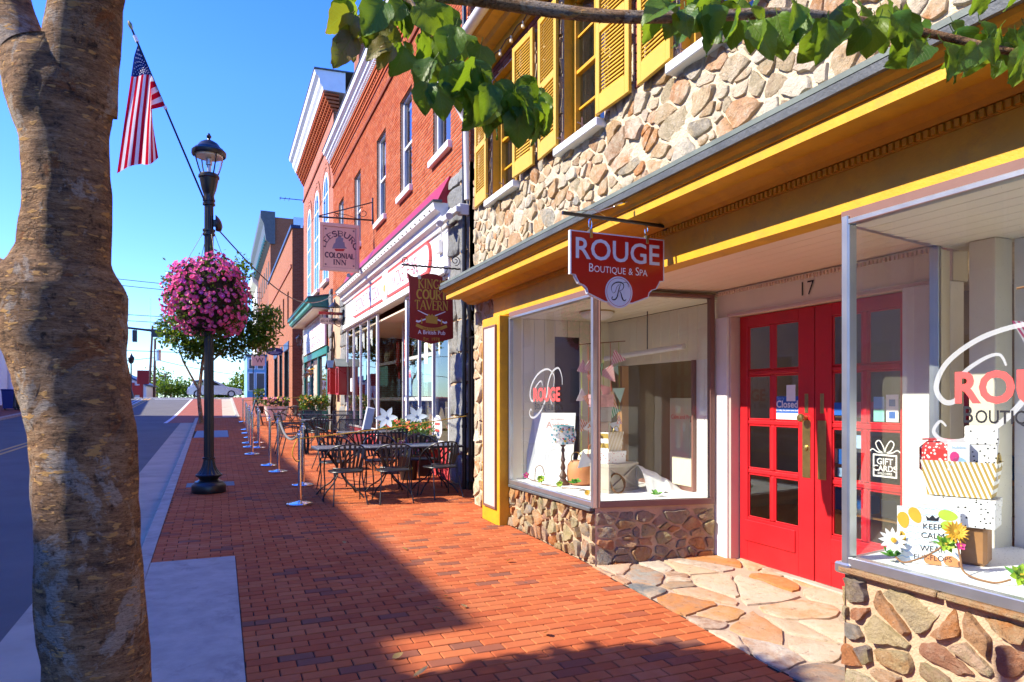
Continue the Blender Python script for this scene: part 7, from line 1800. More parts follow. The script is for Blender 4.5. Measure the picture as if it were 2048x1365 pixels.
def make_table(s=.36):
    t = thing('cafe_table', 'x', 'table', (0, 0, 0), world=False)
    b = MB(); b.box(-s, s, -s, s, .715, .735, .006); b.build('table_top', MT['tabletop'], t)
    b = MB(); b.tube([(-s + .01, -s + .01, .708), (s - .01, -s + .01, .708), (s - .01, s - .01, .708), (-s + .01, s - .01, .708)], .012, 6, closed=True); b.lathe([(0, .7355), (.022, .7355), (.024, .738), (0, .739)], (0, 0, 0), 10); b.build('rim', MT['chairmetal'], t)
    for k in range(4):
        a = k * math.pi / 2 + math.pi / 4; c_, s_ = math.cos(a), math.sin(a)
        b = MB(); b.tube([(r_ * c_, r_ * s_, z) for r_, z in ((.34, .71), (.20, .60), (.06, .45), (.05, .32), (.16, .2), (.33, .10), (.42, .0))], .012, 6); b.build('leg', MT['chairmetal'], t)
    b = MB(); b.tube([(.055 * math.cos(a), .055 * math.sin(a), .39) for a in [k * .52 for k in range(12)]], .008, 6, closed=True); b.build('ring', MT['chairmetal'], t)
    return t
protos = {'b': make_barrel(), 's': make_sling(), 't': make_table()}; used = {}
GRP = {'b': 'black barrel backed metal chairs on the pavement', 's': 'black mesh sling chairs on the pavement', 't': 'grey topped pavement tables'}
def place(k, x, y, deg, label):
    loc = (x, y, gz(y) + .001)
    if k not in used: o = protos[k]; used[k] = 1; o.location = loc; o.rotation_euler.z = rad(deg); o['label'] = label; o['group'] = GRP[k]
    else: dup(protos[k], loc, rad(deg), label, GRP[k])
place('t', 1.63, 10.30, 1, 'grey metal table at the street end of the nearest row, by the roped stanchion')
place('t', 2.36, 10.30, 0, 'middle grey metal table of the nearest row of three')
place('t', 3.09, 10.31, -1, 'grey metal table of the nearest row standing against the dark stone pier')
place('b', 1.62, 9.72, 4, 'black slatted chair with its back to the viewer, closest to the steel stanchion')
place('b', 2.27, 9.62, -3, 'black slatted chair with its back to the viewer, middle of the nearest row')
place('b', 3.02, 9.80, 10, 'black slatted chair turned slightly, back to the viewer, nearest the dark stone pier')
place('b', 1.66, 10.92, 182, 'black slatted chair facing the viewer across the street end table')
place('b', 2.38, 10.95, 176, 'black slatted chair facing the viewer across the middle table of the nearest row')
place('b', 3.06, 10.93, 185, 'black slatted chair facing the viewer beside the painted red brick')
place('t', 2.52, 13.55, 0, 'grey table of the second row, nearer the street')
place('t', 3.26, 13.58, 0, 'grey table of the second row, tucked beside the flower box')
place('b', 2.50, 12.85, 5, 'black slatted chair with its back to the viewer at the second row of tables')
place('b', 3.20, 12.88, -8, 'black slatted chair at the second row in front of the white star flowers')
place('b', 1.98, 13.7, -85, 'black slatted chair side on at the street end of the second row')
place('s', 2.55, 14.5, 170, 'black mesh chair behind the second row, facing the viewer')
place('t', 2.35, 18.6, 3, 'small grey table standing alone with a dark ashtray, behind the second row')
place('b', 2.30, 17.85, 2, 'black slatted chair with its back to the viewer at the lone small table')
place('s', 1.58, 16.9, -80, 'black mesh chair side on beside the steel stanchions, nearest of two')
place('s', 1.62, 18.1, -84, 'black mesh chair side on beside the steel stanchions, second of two')
place('s', 2.35, 19.5, 178, 'black mesh chair facing the viewer behind the lone small table')
place('s', 3.15, 19.3, 172, 'black mesh chair facing the viewer below the red menu box')
place('t', 2.6, 22.0, 0, 'grey table in front of the orange cafe flowers')
place('t', 3.3, 21.6, 0, 'grey table against the pier under the red menu box')
place('b', 1.9, 22.0, -88, 'black slatted chair side on near the cafe flowers')
place('b', 2.6, 22.8, 180, 'black slatted chair facing the viewer just before the cafe flowers')
place('t', 2.0, 27.2, 0, 'grey table farthest along, near the pink flower pots')
place('b', 1.5, 27.4, -80, 'black slatted chair at the farthest table, by the chalkboard')
place('b', 2.5, 27.8, 120, 'black slatted chair at the farthest table, on the cafe side')
place('t', 2.9, 29.6, 0, 'grey table before the cafe door')
t = thing('ashtray', 'small dark ashtray on the lone grey table', 'ashtray', (2.33, 18.62, gz(18.6) + .737)); mb = MB(); mb.lathe([(.08, 0), (.09, .03), (.075, .03), (.06, .012), (0, .012)], (2.33, 18.62, gz(18.6) + .737), 14); mb.build('dish', MT['blackmetal'], t)
# stanchions
def make_stanchion():
    t = thing('stanchion', 'x', 'stanchion', (0, 0, 0), world=False)
    b = MB(); b.lathe([(.175, 0), (.175, .018), (.165, .03), (.08, .042), (.035, .05), (.03, .06)], (0, 0, 0), 36); b.build('base', MT['chrome'], t)
    b = MB(); b.lathe([(.025, .05), (.025, .90), (.031, .905), (.031, .925), (.025, .93)], (0, 0, 0), 20); b.build('post', MT['chrome'], t)
    b = MB(); b.lathe([(.018, .93), (.018, .945), (.034, .955), (.034, .97), (.02, .98), (.018, .995), (.024, 1.01), (.0, 1.02)], (0, 0, 0), 16); b.build('top_cap', MT['chrome'], t)
    b = MB()
    for k in range(4): a = k * 1.57 + .3; b.tube([(.03 * math.cos(a), .03 * math.sin(a), .94), (.05 * math.cos(a), .05 * math.sin(a), .955), (.052 * math.cos(a), .052 * math.sin(a), .925)], .006, 5)
    b.build('rope_rings', MT['chrome'], t); return t
sp_ = make_stanchion(); 
SL = [(1.01, 9.78, 'nearest polished steel stanchion, tied with the yellow rope'), (1.25, 11.62, 'polished steel stanchion just behind the one tied with yellow rope'), (1.01, 13.55, 'polished steel stanchion holding the far end of the grey rope'), (.93, 14.65, 'polished steel stanchion close behind the grey rope end'), (.70, 17.12, 'slim polished steel stanchion standing apart, level with the lone small table'), (.93, 18.8, 'first steel stanchion of the far pair row, cafe side'), (.72, 19.05, 'first steel stanchion of the far pair row, street side'), (.98, 20.4, 'second steel stanchion of the far row, cafe side'), (.73, 20.35, 'second steel stanchion of the far row, street side'), (.84, 22.4, 'steel stanchion third along the far row'), (.83, 24.45, 'steel stanchion fourth along the far row'), (.86, 26.35, 'steel stanchion next to the chalkboard'), (.92, 31.8, 'farthest steel stanchion, past the chalkboard')]
for i, (x, y, lab) in enumerate(SL):
    loc = (x, y, gz(y))
    if i == 0: sp_.location = loc; sp_['label'] = lab; sp_['group'] = 'steel stanchions along the pavement'
    else: dup(sp_, loc, i * .4, lab, 'steel stanchions along the pavement')
MT['ropeyellow'] = paint('yellow_rope', (.62, .36, .03), .7, .15, 40, .5, .002, 200); MT['ropegrey'] = paint('grey_rope', (.16, .16, .15), .7, .2, 30, .5, .002, 200)
def rope(name, label, a, b, sag, r_, mat, extra=None):
    a, b = Vector(a), Vector(b); t = thing(name, label, 'rope', a); q = MB(); q.tube([a.lerp(b, i / 20) - Vector((0, 0, sag * 4 * (i / 20) * (1 - i / 20))) for i in range(21)], r_, 7); q.build('rope', MT[mat], t)
    if extra: q = MB(); q.tube(extra, r_, 6); q.build('loose_end', MT[mat], t)
za = gz(9.78) + .91
rope('barrier_rope', 'thin yellow rope from the nearest stanchion to the gate by the stone shop', (1.01, 9.75, za), (3.60, 10.28, 1.39), .02, .008, 'ropeyellow', bez([(.98, 9.75, za), (.93, 9.74, za - .1), (.91, 9.74, za - .22), (.96, 9.75, za - .31), (1.0, 9.75, za - .30)], 5))
rope('barrier_rope', 'heavy grey rope sagging between two polished stanchions', (1.04, 13.50, gz(13.5) + .93), (1.23, 11.68, gz(11.6) + .93), .24, .02, 'ropegrey')
rope('barrier_rope', 'thin yellow rope stretched in front of the brown brick building', (.95, 31.8, 1.62), (3.62, 33.7, 1.80), .03, .010, 'ropeyellow')
t = thing('rope_bundle', 'dark rope coil hanging from the second stanchion', 'rope', (1.29, 11.6, 1.0)); mb = MB(); mb.tube(bez([(1.30, 11.6, 1.17), (1.33, 11.58, 1.0), (1.32, 11.58, .82), (1.29, 11.58, .78), (1.27, 11.58, .95), (1.28, 11.6, 1.16)], 5), .018, 7); mb.build('rope', MT['blackmetal'], t)
# window box, star flowers and planters
rr = random.Random(19)
BL = [flat('bloom_' + n, c) for n, c in (('red', (.6, .03, .03)), ('yellow', (.75, .55, .04)), ('purple', (.25, .04, .35)), ('orange', (.7, .22, .03)), ('pink', (.7, .15, .3)), ('white', (.78, .76, .74)))]
MT['plantleaf'] = leafmat('planter_leaf', [(0, (.03, .10, .012)), (.6, (.07, .18, .02)), (1, (.16, .25, .03))])
def plants(t, x0, x1, y0, y1, z, h, n, cols, nb, leaf=.09):
    b = MB()
    for i in range(n):
        c = (rr.uniform(x0, x1), rr.uniform(y0, y1), z + h * rr.random() ** .8); V, F = leafpoly(rand_frame(c, rr, (rr.gauss(0, .7), rr.gauss(0, .7), rr.uniform(-.2, 1)), (rr.gauss(0, .5), -.4, 1)), leaf * rr.uniform(.7, 1.3), leaf * .55, n=2); b.add(V, F, 0, True, rr.uniform(.01, 1))
    b.build('foliage', MT['plantleaf'], t, stuff=True); b = MB()
    for i in range(nb):
        c = (rr.uniform(x0, x1), rr.uniform(y0, y1), z + h * rr.uniform(.45, 1.08)); k = rr.choice(cols); f = Vector((-.5 + rr.gauss(0, .3), -.6 + rr.gauss(0, .3), .6)); blossom(b, c, f, leaf * .42, 5, k, 1, .7, .3)
    b.build('blossoms', BL, t, stuff=True)
g0 = gz(13.2)
t = thing('flower_box', 'long black flower box of red, yellow and purple blooms before the tavern window', 'flower box', (3.45, 13.2, g0)); mb = MB(); mb.box(3.28, 3.60, 11.9, 15.4, g0 + .45, g0 + .72, .01); mb.build('trough', MT['blackmetal'], t)
for y in (12.1, 15.2):
    q = MB(); q.box(3.32, 3.56, y - .03, y + .03, g0 - .03, g0 + .45, .004); q.build('leg', MT['blackmetal'], t)
plants(t, 3.24, 3.60, 11.9, 15.4, g0 + .70, .22, 900, [0, 1, 0, 3], 120, .08)
t2 = thing('flower_planter', 'purple leaved plants crowding below the grey table tops', 'planter', (3.3, 12.4, gz(12.4))); mb = MB(); mb.lathe([(.14, 0), (.2, .4), (.22, .42), (.18, .42), (.0, .38)], (3.05, 11.75, gz(11.75)), 16); mb.build('pot', MT['blackmetal'], t2); MT['purpleleaf'] = leafmat('purple_leaf', [(0, (.05, .01, .05)), (1, (.12, .02, .10))]); b = MB()
for i in range(260): V, F = leafpoly(rand_frame((3.05 + rr.gauss(0, .16), 11.75 + rr.gauss(0, .16), gz(11.75) + .55 + rr.gauss(0, .1)), rr), .08, .05, n=2); b.add(V, F, 0, True, rr.uniform(.01, 1))
b.build('foliage', MT['purpleleaf'], t2, stuff=True)
MT['lily'] = paint('pale_star_flower', (.42, .50, .55), .5, .08, 6)
def starflower(x, y, z, label):
    t = thing('star_flower', label, 'garden ornament', (x, y, z - .3)); c = Vector((x, y, z)); f = Vector((-.45, -.85, .2)).normalized(); a = f.orthogonal().normalized(); b_ = f.cross(a)
    for k in range(6):
        w = 2 * math.pi * k / 6 + .3; d = a * math.cos(w) + b_ * math.sin(w); q = MB(); V, F = leafpoly((c, d.cross(f), d, f), .23, .11, cup=.12, n=5); q.add(V, F, 0, True); q.build('petal', MT['lily'], t)
    q = MB(); q.lathe([(.03, 0), (.025, .03), (0, .04)], c, 8); q.tube([c, c + Vector((.03, .1, -.25)), c + Vector((.03, .12, -.5))], .012, 6); q.build('stem', MT['alu'], t)
starflower(2.96, 13.1, 1.30, 'pale blue star shaped flower ornament above the second row of tables'); starflower(3.50, 12.9, 1.32, 'pale star shaped flower ornament nearer the tavern window posts')
t = thing('folded_umbrella', 'pale grey wrapped umbrella leaning beside the star flowers', 'umbrella', (2.78, 13.9, 1.0)); mb = MB(); mb.obox((2.78, 13.95, 1.22), (.09, .03, .28), Matrix.Rotation(rad(12), 3, 'Y'), .02); mb.build('cover', MT['greyprint'], t); mb = MB(); mb.cyl((2.72, 13.95, .95), (2.66, 13.95, gz(13.9)), .02, n=8); mb.build('pole', MT['alu'], t)
t = thing('cafe_planter', 'tall planter of orange and yellow autumn flowers outside the green cafe', 'planter', (3.0, 24.3, gz(24.3))); z = gz(24.3); mb = MB(); mb.box(2.6, 3.4, 24.1, 24.5, z, z + .75, .02); mb.build('trough', MT['green'], t); plants(t, 2.5, 3.45, 24.0, 24.6, z + .72, .5, 700, [3, 1, 3], 60, .12)
for x, lab, cols in ((2.12, 'white pot of pink flowers nearer the street by the brown building', [4]), (2.62, 'white pot of pink and yellow flowers nearer the wall of the brown building', [4, 4, 1])):
    t = thing('flower_pot', lab, 'flower pot', (x, 33, gz(33))); z = gz(33); mb = MB(); mb.lathe([(.16, 0), (.22, .3), (.27, .62), (.29, .65), (.24, .65), (0, .6)], (x, 33, z), 18); mb.build('pot', MT['white'], t); plants(t, x - .3, x + .3, 32.75, 33.25, z + .62, .4, 220, cols, 70, .13)
t = thing('green_shrub', 'small bright green shrub in a tub past the white flower pots', 'shrub', (2.0, 40, gz(40))); z = gz(40); mb = MB(); mb.lathe([(.2, 0), (.25, .4), (0, .4)], (2.0, 40, z), 12); mb.build('tub', MT['blackmetal'], t); plants(t, 1.75, 2.25, 39.8, 40.2, z + .4, .9, 260, [1], 6, .16)
t = thing('chalkboard', 'black folding chalkboard standing open on the pavement', 'chalkboard', (1.3, 29.4, gz(29.4))); z = gz(29.4)
for s in (1, -1):
    mb = MB(); R_ = Matrix.Rotation(rad(-14 * s), 3, 'Y'); mb.obox((1.33 + s * .14, 29.4, z + .52), (.02, .32, .52), R_, .006); mb.build('board', MT['blackmetal'], t)
# plates and grates let into the paving
def plate(name, label, x0, x1, y0, y1, mat, dz=.003, bars=0):
    t = thing(name, label, 'pavement plate', ((x0 + x1) / 2, (y0 + y1) / 2, gz((y0 + y1) / 2)))
    q = MB(); V = [(x, y, gz(y) + dz - d) for d in (0, .02) for x, y in ((x0, y0), (x1, y0), (x1, y1), (x0, y1))]; q.add(V, [(0, 1, 2, 3), (0, 4, 5, 1), (1, 5, 6, 2), (2, 6, 7, 3), (3, 7, 4, 0)]); q.build('plate', mat, t)
    if bars:
        for i in range(bars):
            f = (i + .5) / bars; q = MB(); x = x0 + (x1 - x0) * f; q.add([(x + dx, y, gz(y) + dz + .004) for y in (y0 + .05, y1 - .05) for dx in (-.025, .025)], [(0, 1, 3, 2)]); q.build('rib', mat, t)
MT['bluegrey'] = paint('blue_grey_iron', (.13, .18, .24), .6, .15, 5, .3, .004, 30)
plate('iron_grate', 'large blue grey iron grate beside the kerb beyond the lamp post', -.74, .25, 23.0, 26.3, MT['bluegrey'], .004, 9)
plate('access_cover', 'small grey access cover just behind the lamp post base', -.50, .22, 12.0, 12.5, MT['slate'], .003)
t = thing('street_lamp', 'distant black street lamp across the road by the red roofed building', 'street lamp', (-6.3, 60, gz(60))); mb = MB(); z = gz(60) - .13; mb.lathe([(.2, 0), (.2, .2), (.09, .6), (.06, .7), (.05, 2.7)], (-6.3, 60, z), 12); mb.build('shaft', MT['blackmetal'], t); mb = MB(); mb.lathe([(.08, 2.7), (.18, 2.8), (.22, 3.1), (.26, 3.12), (.1, 3.35), (.03, 3.5), (0, 3.55)], (-6.3, 60, z), 12); mb.build('lantern', MT['blackmetal'], t)

# ================================================================== FALLEN LEAVES
MT['dryleaf'] = leafmat('dry_leaf', [(0, (.40, .25, .05)), (.5, (.50, .40, .16)), (1, (.22, .10, .04))], .2)
for i, (x, y, w) in enumerate([(.86, 7.52, 'pale curled'), (1.18, 7.18, 'long pale green'), (1.72, 6.68, 'tiny bright green'), (1.95, 6.5, 'small beige'), (1.50, 4.8, 'small yellow'), (1.68, 4.78, 'broad pale'), (1.62, 5.1, 'little ochre'), (1.0, 3.75, 'large brown curled'), (2.0, 4.1, 'small tan'), (1.1, 10.4, 'faint yellow'), (2.46, 5.9, 'pinkish beige'), (.95, 4.05, 'amber')]):
    o = MB(); V, F = leafpoly(rand_frame((0, 0, .008), rr, (rr.gauss(0, 1), rr.gauss(0, 1), .05), (rr.gauss(0, .25), rr.gauss(0, .25), 1)), .12 if i == 7 else rr.uniform(.05, .08), .045, cup=.25, n=5); o.add(V, F, 0, True); ob = o.build('fallen_leaf', MT['dryleaf']); ob.location = (x, y, gz(y) + .004); tag(ob, w + ' fallen leaf lying on the ' + ('sunlit' if x > 1.45 else 'shaded') + ' brick paving', 'leaf')

# ================================================================== STREET TREE AND THE NEAR TREE
MT['treeleaf'] = leafmat('street_tree_leaf', [(0, (.04, .11, .012)), (.55, (.10, .21, .02)), (.9, (.22, .32, .03)), (1, (.38, .30, .04))], .5)
m, nt = nmat('bark'); tc = nd(nt, 'TexCoord').outputs['Object']; mp = nd(nt, 'Mapping', None, Vector=tc, Scale=(1, 1, 5.)); mp2 = nd(nt, 'Mapping', None, Vector=tc, Scale=(1, 1, 3.2))
n1 = noise_(nt, 9, 9, .74, vec=mp.outputs[0]); n2 = noise_(nt, 5, 7, .7, dist=.5); n3 = noise_(nt, 21, 2, .5, vec=mp2.outputs[0]); n4 = noise_(nt, 75, 6, .75, vec=mp.outputs[0]); n5 = noise_(nt, 33, 5, .7)
c = ramp(nt, n1, [(.34, (.12, .072, .045)), (.5, (.38, .21, .10)), (.66, (.56, .36, .20))]); c = mixc(nt, ramp(nt, n2, [(.53, (0, 0, 0)), (.57, (.75,) * 3)]), c, mixc(nt, n4, (.40, .33, .25), (.66, .58, .48))); c = mixc(nt, ramp(nt, n2, [(.37, (.8,) * 3), (.41, (0, 0, 0))]), c, (.30, .10, .025))
c = mixc(nt, ramp(nt, n4, [(.36, (.75,) * 3), (.5, (0, 0, 0))]), c, (.05, .03, .018)); c = mixc(nt, ramp(nt, n4, [(.56, (0, 0, 0)), (.70, (.5,) * 3)]), c, (.62, .44, .28)); len_ = ramp(nt, n3, [(.625, (0, 0, 0)), (.65, (1, 1, 1))]); c = mixc(nt, ramp(nt, n5, [(.32, (.85,) * 3), (.44, (0, 0, 0))]), c, (.04, .025, .016)); c = mixc(nt, len_, c, (.68, .38, .13)); h = math_(nt, 'ADD', math_(nt, 'ADD', math_(nt, 'MULTIPLY', n1, 1.5), math_(nt, 'MULTIPLY', len_, .3)), math_(nt, 'ADD', math_(nt, 'MULTIPLY', n4, .6), math_(nt, 'MULTIPLY', ramp(nt, n2, [(.40, (0, 0, 0)), (.44, (1, 1, 1))]), .8))); finish(nt, c, .85, math_(nt, 'ADD', h, n5), 1., .022, spec=.2); MT['bark'] = m
def bark_tube(b, pts, rs, n=40, amp=.05, seed=0., sub_=8):
    P = []; Rr = []
    for i in range(len(pts) - 1):
        for k in range(sub_): f = k / sub_; g_ = f * f * (3 - 2 * f); P.append(Vector(pts[i]).lerp(Vector(pts[i + 1]), f)); Rr.append(rs[i] + (rs[i + 1] - rs[i]) * g_)
    P.append(Vector(pts[-1])); Rr.append(rs[-1]); k0 = len(b.v); b.tube(P, Rr, n)
    for i in range(k0, k0 + len(P) * n):
        v = Vector(b.v[i]); c_ = P[(i - k0) // n]; d = v - c_
        a = noise.noise(Vector((v.x * 9, v.y * 9, v.z * 4 + seed))) * amp + noise.noise(Vector((v.x * 28, v.y * 28, v.z * 16 + seed))) * amp * .45 + abs(noise.noise(Vector((v.x * 14 + 5, v.y * 14, v.z * 3 + seed)))) * amp * .8
        b.v[i] = tuple(v + d.normalized() * a * min(1., d.length * 8))
def W(px, py, d): return Vector((0, 0, EYE)) + (CD + CR * ((px - 1024) / 1365) + Vector((0, 0, (800 - py) / 1365))) * d
tree = thing('tree', 'thick leaning tree trunk with flecked brown bark and big drooping green leaves overhead', 'tree', (-.30, 2.35, .05))
TD = 1.985
PX = [(218, 1700, 122), (208, 1480, 116), (200, 1365, 112), (184, 1200, 110), (176, 1060, 107), (168, 863, 107), (142, 740, 116), (124, 650, 136), (122, 585, 142), (134, 500, 94), (137, 400, 90), (132, 290, 90), (120, 200, 108), (112, 130, 112)]
mb = MB(); bark_tube(mb, [W(x, y, TD + .02 * math.sin(i)) for i, (x, y, r_) in enumerate(PX)], [r_ * TD / 1365 * .83 for x, y, r_ in PX], 48, .011, 2.); mb.build('trunk', MT['bark'], tree, sharp=75)
for k, (P, Q) in enumerate((([(148, 215), (160, 100), (174, -5), (228, -300), (330, -700)], [84, 78, 70, 62, 48]), ([(88, 200), (46, 110), (18, 0), (-60, -300), (-160, -700)], [72, 56, 44, 42, 36]), ([(90, 620), (35, 565), (-30, 525), (-180, 420), (-400, 100)], [70, 34, 28, 20, 5]))):
    mb = MB(); bark_tube(mb, [W(x, y, TD + .05 * j * (k - .5)) for j, (x, y) in enumerate(P)], [q * TD / 1365 * .86 for q in Q], 32, .009, 5. + k); mb.build('limb', MT['bark'], tree, sharp=75)
br = bez([W(300, -620, 2.0), W(560, -230, 1.95), W(800, -40, 1.9), W(980, 2, 1.9), W(1200, 32, 1.88), W(1400, 33, 1.86), W(1600, 28, 1.85), W(1830, 62, 1.85), W(2090, 118, 1.8), W(2400, 160, 1.8)], 6)
mb = MB(); mb.tube(br, [.026 - .019 * i / (len(br) - 1) for i in range(len(br))], 10); mb.build('branch', MT['bark'], tree)
tw = [bez([W(800, -40, 1.9), W(845, 40, 1.88), W(900, 110, 1.86), W(960, 185, 1.84), W(1040, 235, 1.82)], 5), bez([W(830, 10, 1.89), W(780, -10, 1.9), W(730, 20, 1.93)], 4)]
mb = MB(); 
for c_ in tw: mb.tube(c_, .005, 6)
mb.build('twigs', MT['bark'], tree)
def bigleaf(k):
    r2 = random.Random(k); b = MB(); L, Wd = 1., .36 + .05 * (k % 3); NS_, NW = 12, 6; V = []
    bend = r2.uniform(.25, .8); fold = r2.uniform(.1, .38); tw_ = r2.uniform(-.4, .4); ph = r2.uniform(0, 6)
    for i in range(NS_ + 1):
        t_ = i / NS_; ang = -bend * t_ * 1.2; x0 = t_; w = Wd * (math.sin(math.pi * min(1, t_ * .97 + .03) ** .72) ** .75) * (1 - .10 * t_) if i < NS_ else .004
        for j in range(-NW // 2, NW // 2 + 1):
            s = j / (NW / 2); y = s * w * (1 + .05 * math.sin(t_ * 22 + ph)); z = fold * abs(y) + .045 * math.sin(t_ * 9 + ph + s * 2) * abs(s) - bend * t_ * t_ * .55 + tw_ * y * t_ + .016 * math.cos(abs(s) * 6 - t_ * 30) * (abs(s) > 0)
            V.append((y, x0 * (1 - .12 * bend * t_), z))
    n = NW + 1; b.add(V, [(i * n + j, i * n + j + 1, (i + 1) * n + j + 1, (i + 1) * n + j) for i in range(NS_) for j in range(NW)], 0, True); b.tube([(0, -.22, .03), (0, -.1, .0), (0, 0, 0)], .012, 5); return b
def veined(name, stops, trans):
    m, nt = nmat(name); pv = pieceval(nt); c = ramp(nt, pv, stops); sp = nd(nt, 'SeparateXYZ', None, Vector=nd(nt, 'TexCoord').outputs['Object'])
    ax = math_(nt, 'ABSOLUTE', sp.outputs['X']); side = math_(nt, 'FRACT', math_(nt, 'MULTIPLY', math_(nt, 'SUBTRACT', sp.outputs['Y'], math_(nt, 'MULTIPLY', ax, 1.1)), 8.5))
    v1 = ramp(nt, math_(nt, 'ABSOLUTE', math_(nt, 'SUBTRACT', side, .5)), [(.0, (1, 1, 1)), (.07, (0, 0, 0))]); v2 = ramp(nt, ax, [(.006, (1, 1, 1)), (.014, (0, 0, 0))]); v = math_(nt, 'MAXIMUM', v1, v2)
    n = noise_(nt, 5, 5, .65, w=math_(nt, 'MULTIPLY', pv, 20)); c = mixc(nt, math_(nt, 'MULTIPLY', n, .5), c, sc(stops[0][1], .6)); c = mixc(nt, math_(nt, 'MULTIPLY', v, .45), c, (.22, .30, .06))
    b = nd(nt, 'BsdfPrincipled', None, Base_Color=c, Roughness=.42); b.inputs['Specular IOR Level'].default_value = .4; tr = nd(nt, 'BsdfTranslucent', None, Color=mixc(nt, .6, c, (.30, .42, .012)))
    bp = nd(nt, 'Bump', None, Strength=.55, Distance=.006, Height=math_(nt, 'SUBTRACT', math_(nt, 'MULTIPLY', n, .6), v)); nt.links.new(bp.outputs[0], b.inputs['Normal']); nd(nt, 'OutputMaterial', None, Surface=nd(nt, 'MixShader', None, i0=trans, i1=b.outputs[0], i2=tr.outputs[0]).outputs[0]); return m
MT['bigleaf'] = veined('broad_leaf', [(0, (.04, .13, .012)), (.45, (.08, .21, .018)), (.8, (.14, .28, .02)), (1, (.24, .34, .03))], .5); MT['rustleaf'] = veined('browning_leaf', [(0, (.16, .16, .02)), (.5, (.30, .17, .03)), (1, (.20, .09, .025))], .4)
lm = []
for k in range(7):
    b = bigleaf(k); me = bpy.data.meshes.new('leaf'); me.from_pydata(b.v, [], b.f); me.materials.append(MT['bigleaf']); me.polygons.foreach_set('use_smooth', [True] * len(b.f)); lm.append(me)
b = bigleaf(9); rust = bpy.data.meshes.new('leaf'); rust.from_pydata(b.v, [], b.f); rust.materials.append(MT['rustleaf']); rust.polygons.foreach_set('use_smooth', [True] * len(b.f))
rr = random.Random(55); off = Vector(ORIG[tree.name])
def put_leaf(px, py, d, L, dirv, k, me=None, up=(0, -.9, .5)):
    q = rand_frame(W(px, py, d), rr, dirv, up); o = bpy.data.objects.new('leaf', me or lm[k % 7]); COL.objects.link(o); o.parent = tree
    M3 = Matrix((q[1], q[2], q[3])).transposed(); o.matrix_local = Matrix.Translation(q[0] - off) @ M3.to_4x4() @ Matrix.Scale(L, 4)
# tips hang downwards: (x, y) is where the stalk end sits
LA = [(760, 35, 1), (720, 60, 1), (742, 20, 0), (790, 95, 1), (770, 20, 0), (800, 20, 0), (830, 20, 0), (862, 10, 0), (885, 15, 0), (845, 70, 0), (880, 70, 0), (915, 55, 0), (900, 85, 0), (860, 110, 0), (920, 110, 0), (895, 130, 0), (945, 120, 0), (925, 150, 0), (960, 150, 0), (940, 175, 0), (985, 165, 0), (965, 195, 0), (1005, 190, 0), (985, 200, 0), (1030, 185, 0), (1045, 215, 0), (1062, 195, 0), (1010, 215, 0), (950, 205, 0), (815, 100, 0), (700, 10, 0), (780, 60, 1), (870, 165, 0), (905, 165, 0), (1000, 200, 0), (1020, 205, 0), (1040, 195, 0), (1055, 205, 0), (1075, 210, 0), (960, 215, 0), (980, 220, 0), (1035, 225, 0), (1068, 225, 0), (690, 45, 1), (705, 80, 1)]
for i, (x, y, ru) in enumerate([(x + dx, y + dy - 6, ru) for x, y, ru in LA for dx, dy in ((0, 0), (rr.uniform(-26, 26), rr.uniform(-22, 18)))]):
    d = 1.86 + rr.uniform(-.13, .13); put_leaf(x + rr.uniform(-8, 8), y + rr.uniform(-10, 10), d, rr.uniform(.075, .112), (rr.gauss(0, .45) + (-.6 if x < 740 else .25 if x > 1020 else 0), rr.gauss(0, .35), -1), i, rust if ru else None, (rr.gauss(0, .7), -1 + rr.gauss(0, .5), .5))
x = 1315
while x < 2080:
    y0 = 32 + (x - 1315) * .04 + (30 if x > 1830 else 0)
    for k in range(2 if rr.random() < .6 else 3):
        put_leaf(x + rr.uniform(-22, 22), y0 + rr.uniform(-45, 12), 1.85 + rr.uniform(-.2, .2), rr.uniform(.07, .115), (rr.gauss(0, .6), rr.gauss(0, .5), -1 + rr.gauss(0, .4)), int(x) + k, None, (rr.gauss(0, .7), -1 + rr.gauss(0, .6), .6))
    x += 19
for i in range(70): put_leaf(rr.uniform(650, 2100), rr.uniform(-260, -25), 1.9 + rr.uniform(-.3, .3), rr.uniform(.09, .14), (rr.gauss(0, .6), rr.gauss(0, .5), -.8 + rr.gauss(0, .4)), i)
b = MB(); r2 = random.Random(8)      # one lobe of the crown reaching out over the road
for i in range(6000):
    d = Vector((r2.gauss(0, 1), r2.gauss(0, 1), r2.gauss(0, 1))).normalized() * r2.random() ** .4; V, F = leafpoly(rand_frame((-4.0 + d.x * 1.15, 4.17 + d.y * .68, 5.0 + d.z * .55), r2), .13, .09, n=2); b.add(V, F, 0, False, r2.uniform(.01, 1))
b.build('crown', MT['treeleaf'], tree, stuff=True)
b = MB(); b.tube(bez([W(-60, -300, 2.0), (-1.6, 2.9, 4.1), (-3.0, 3.8, 4.8), (-4.4, 4.4, 5.0)], 6), [.06 - .05 * i / 18 for i in range(19)], 8); b.build('limb', MT['bark'], tree)
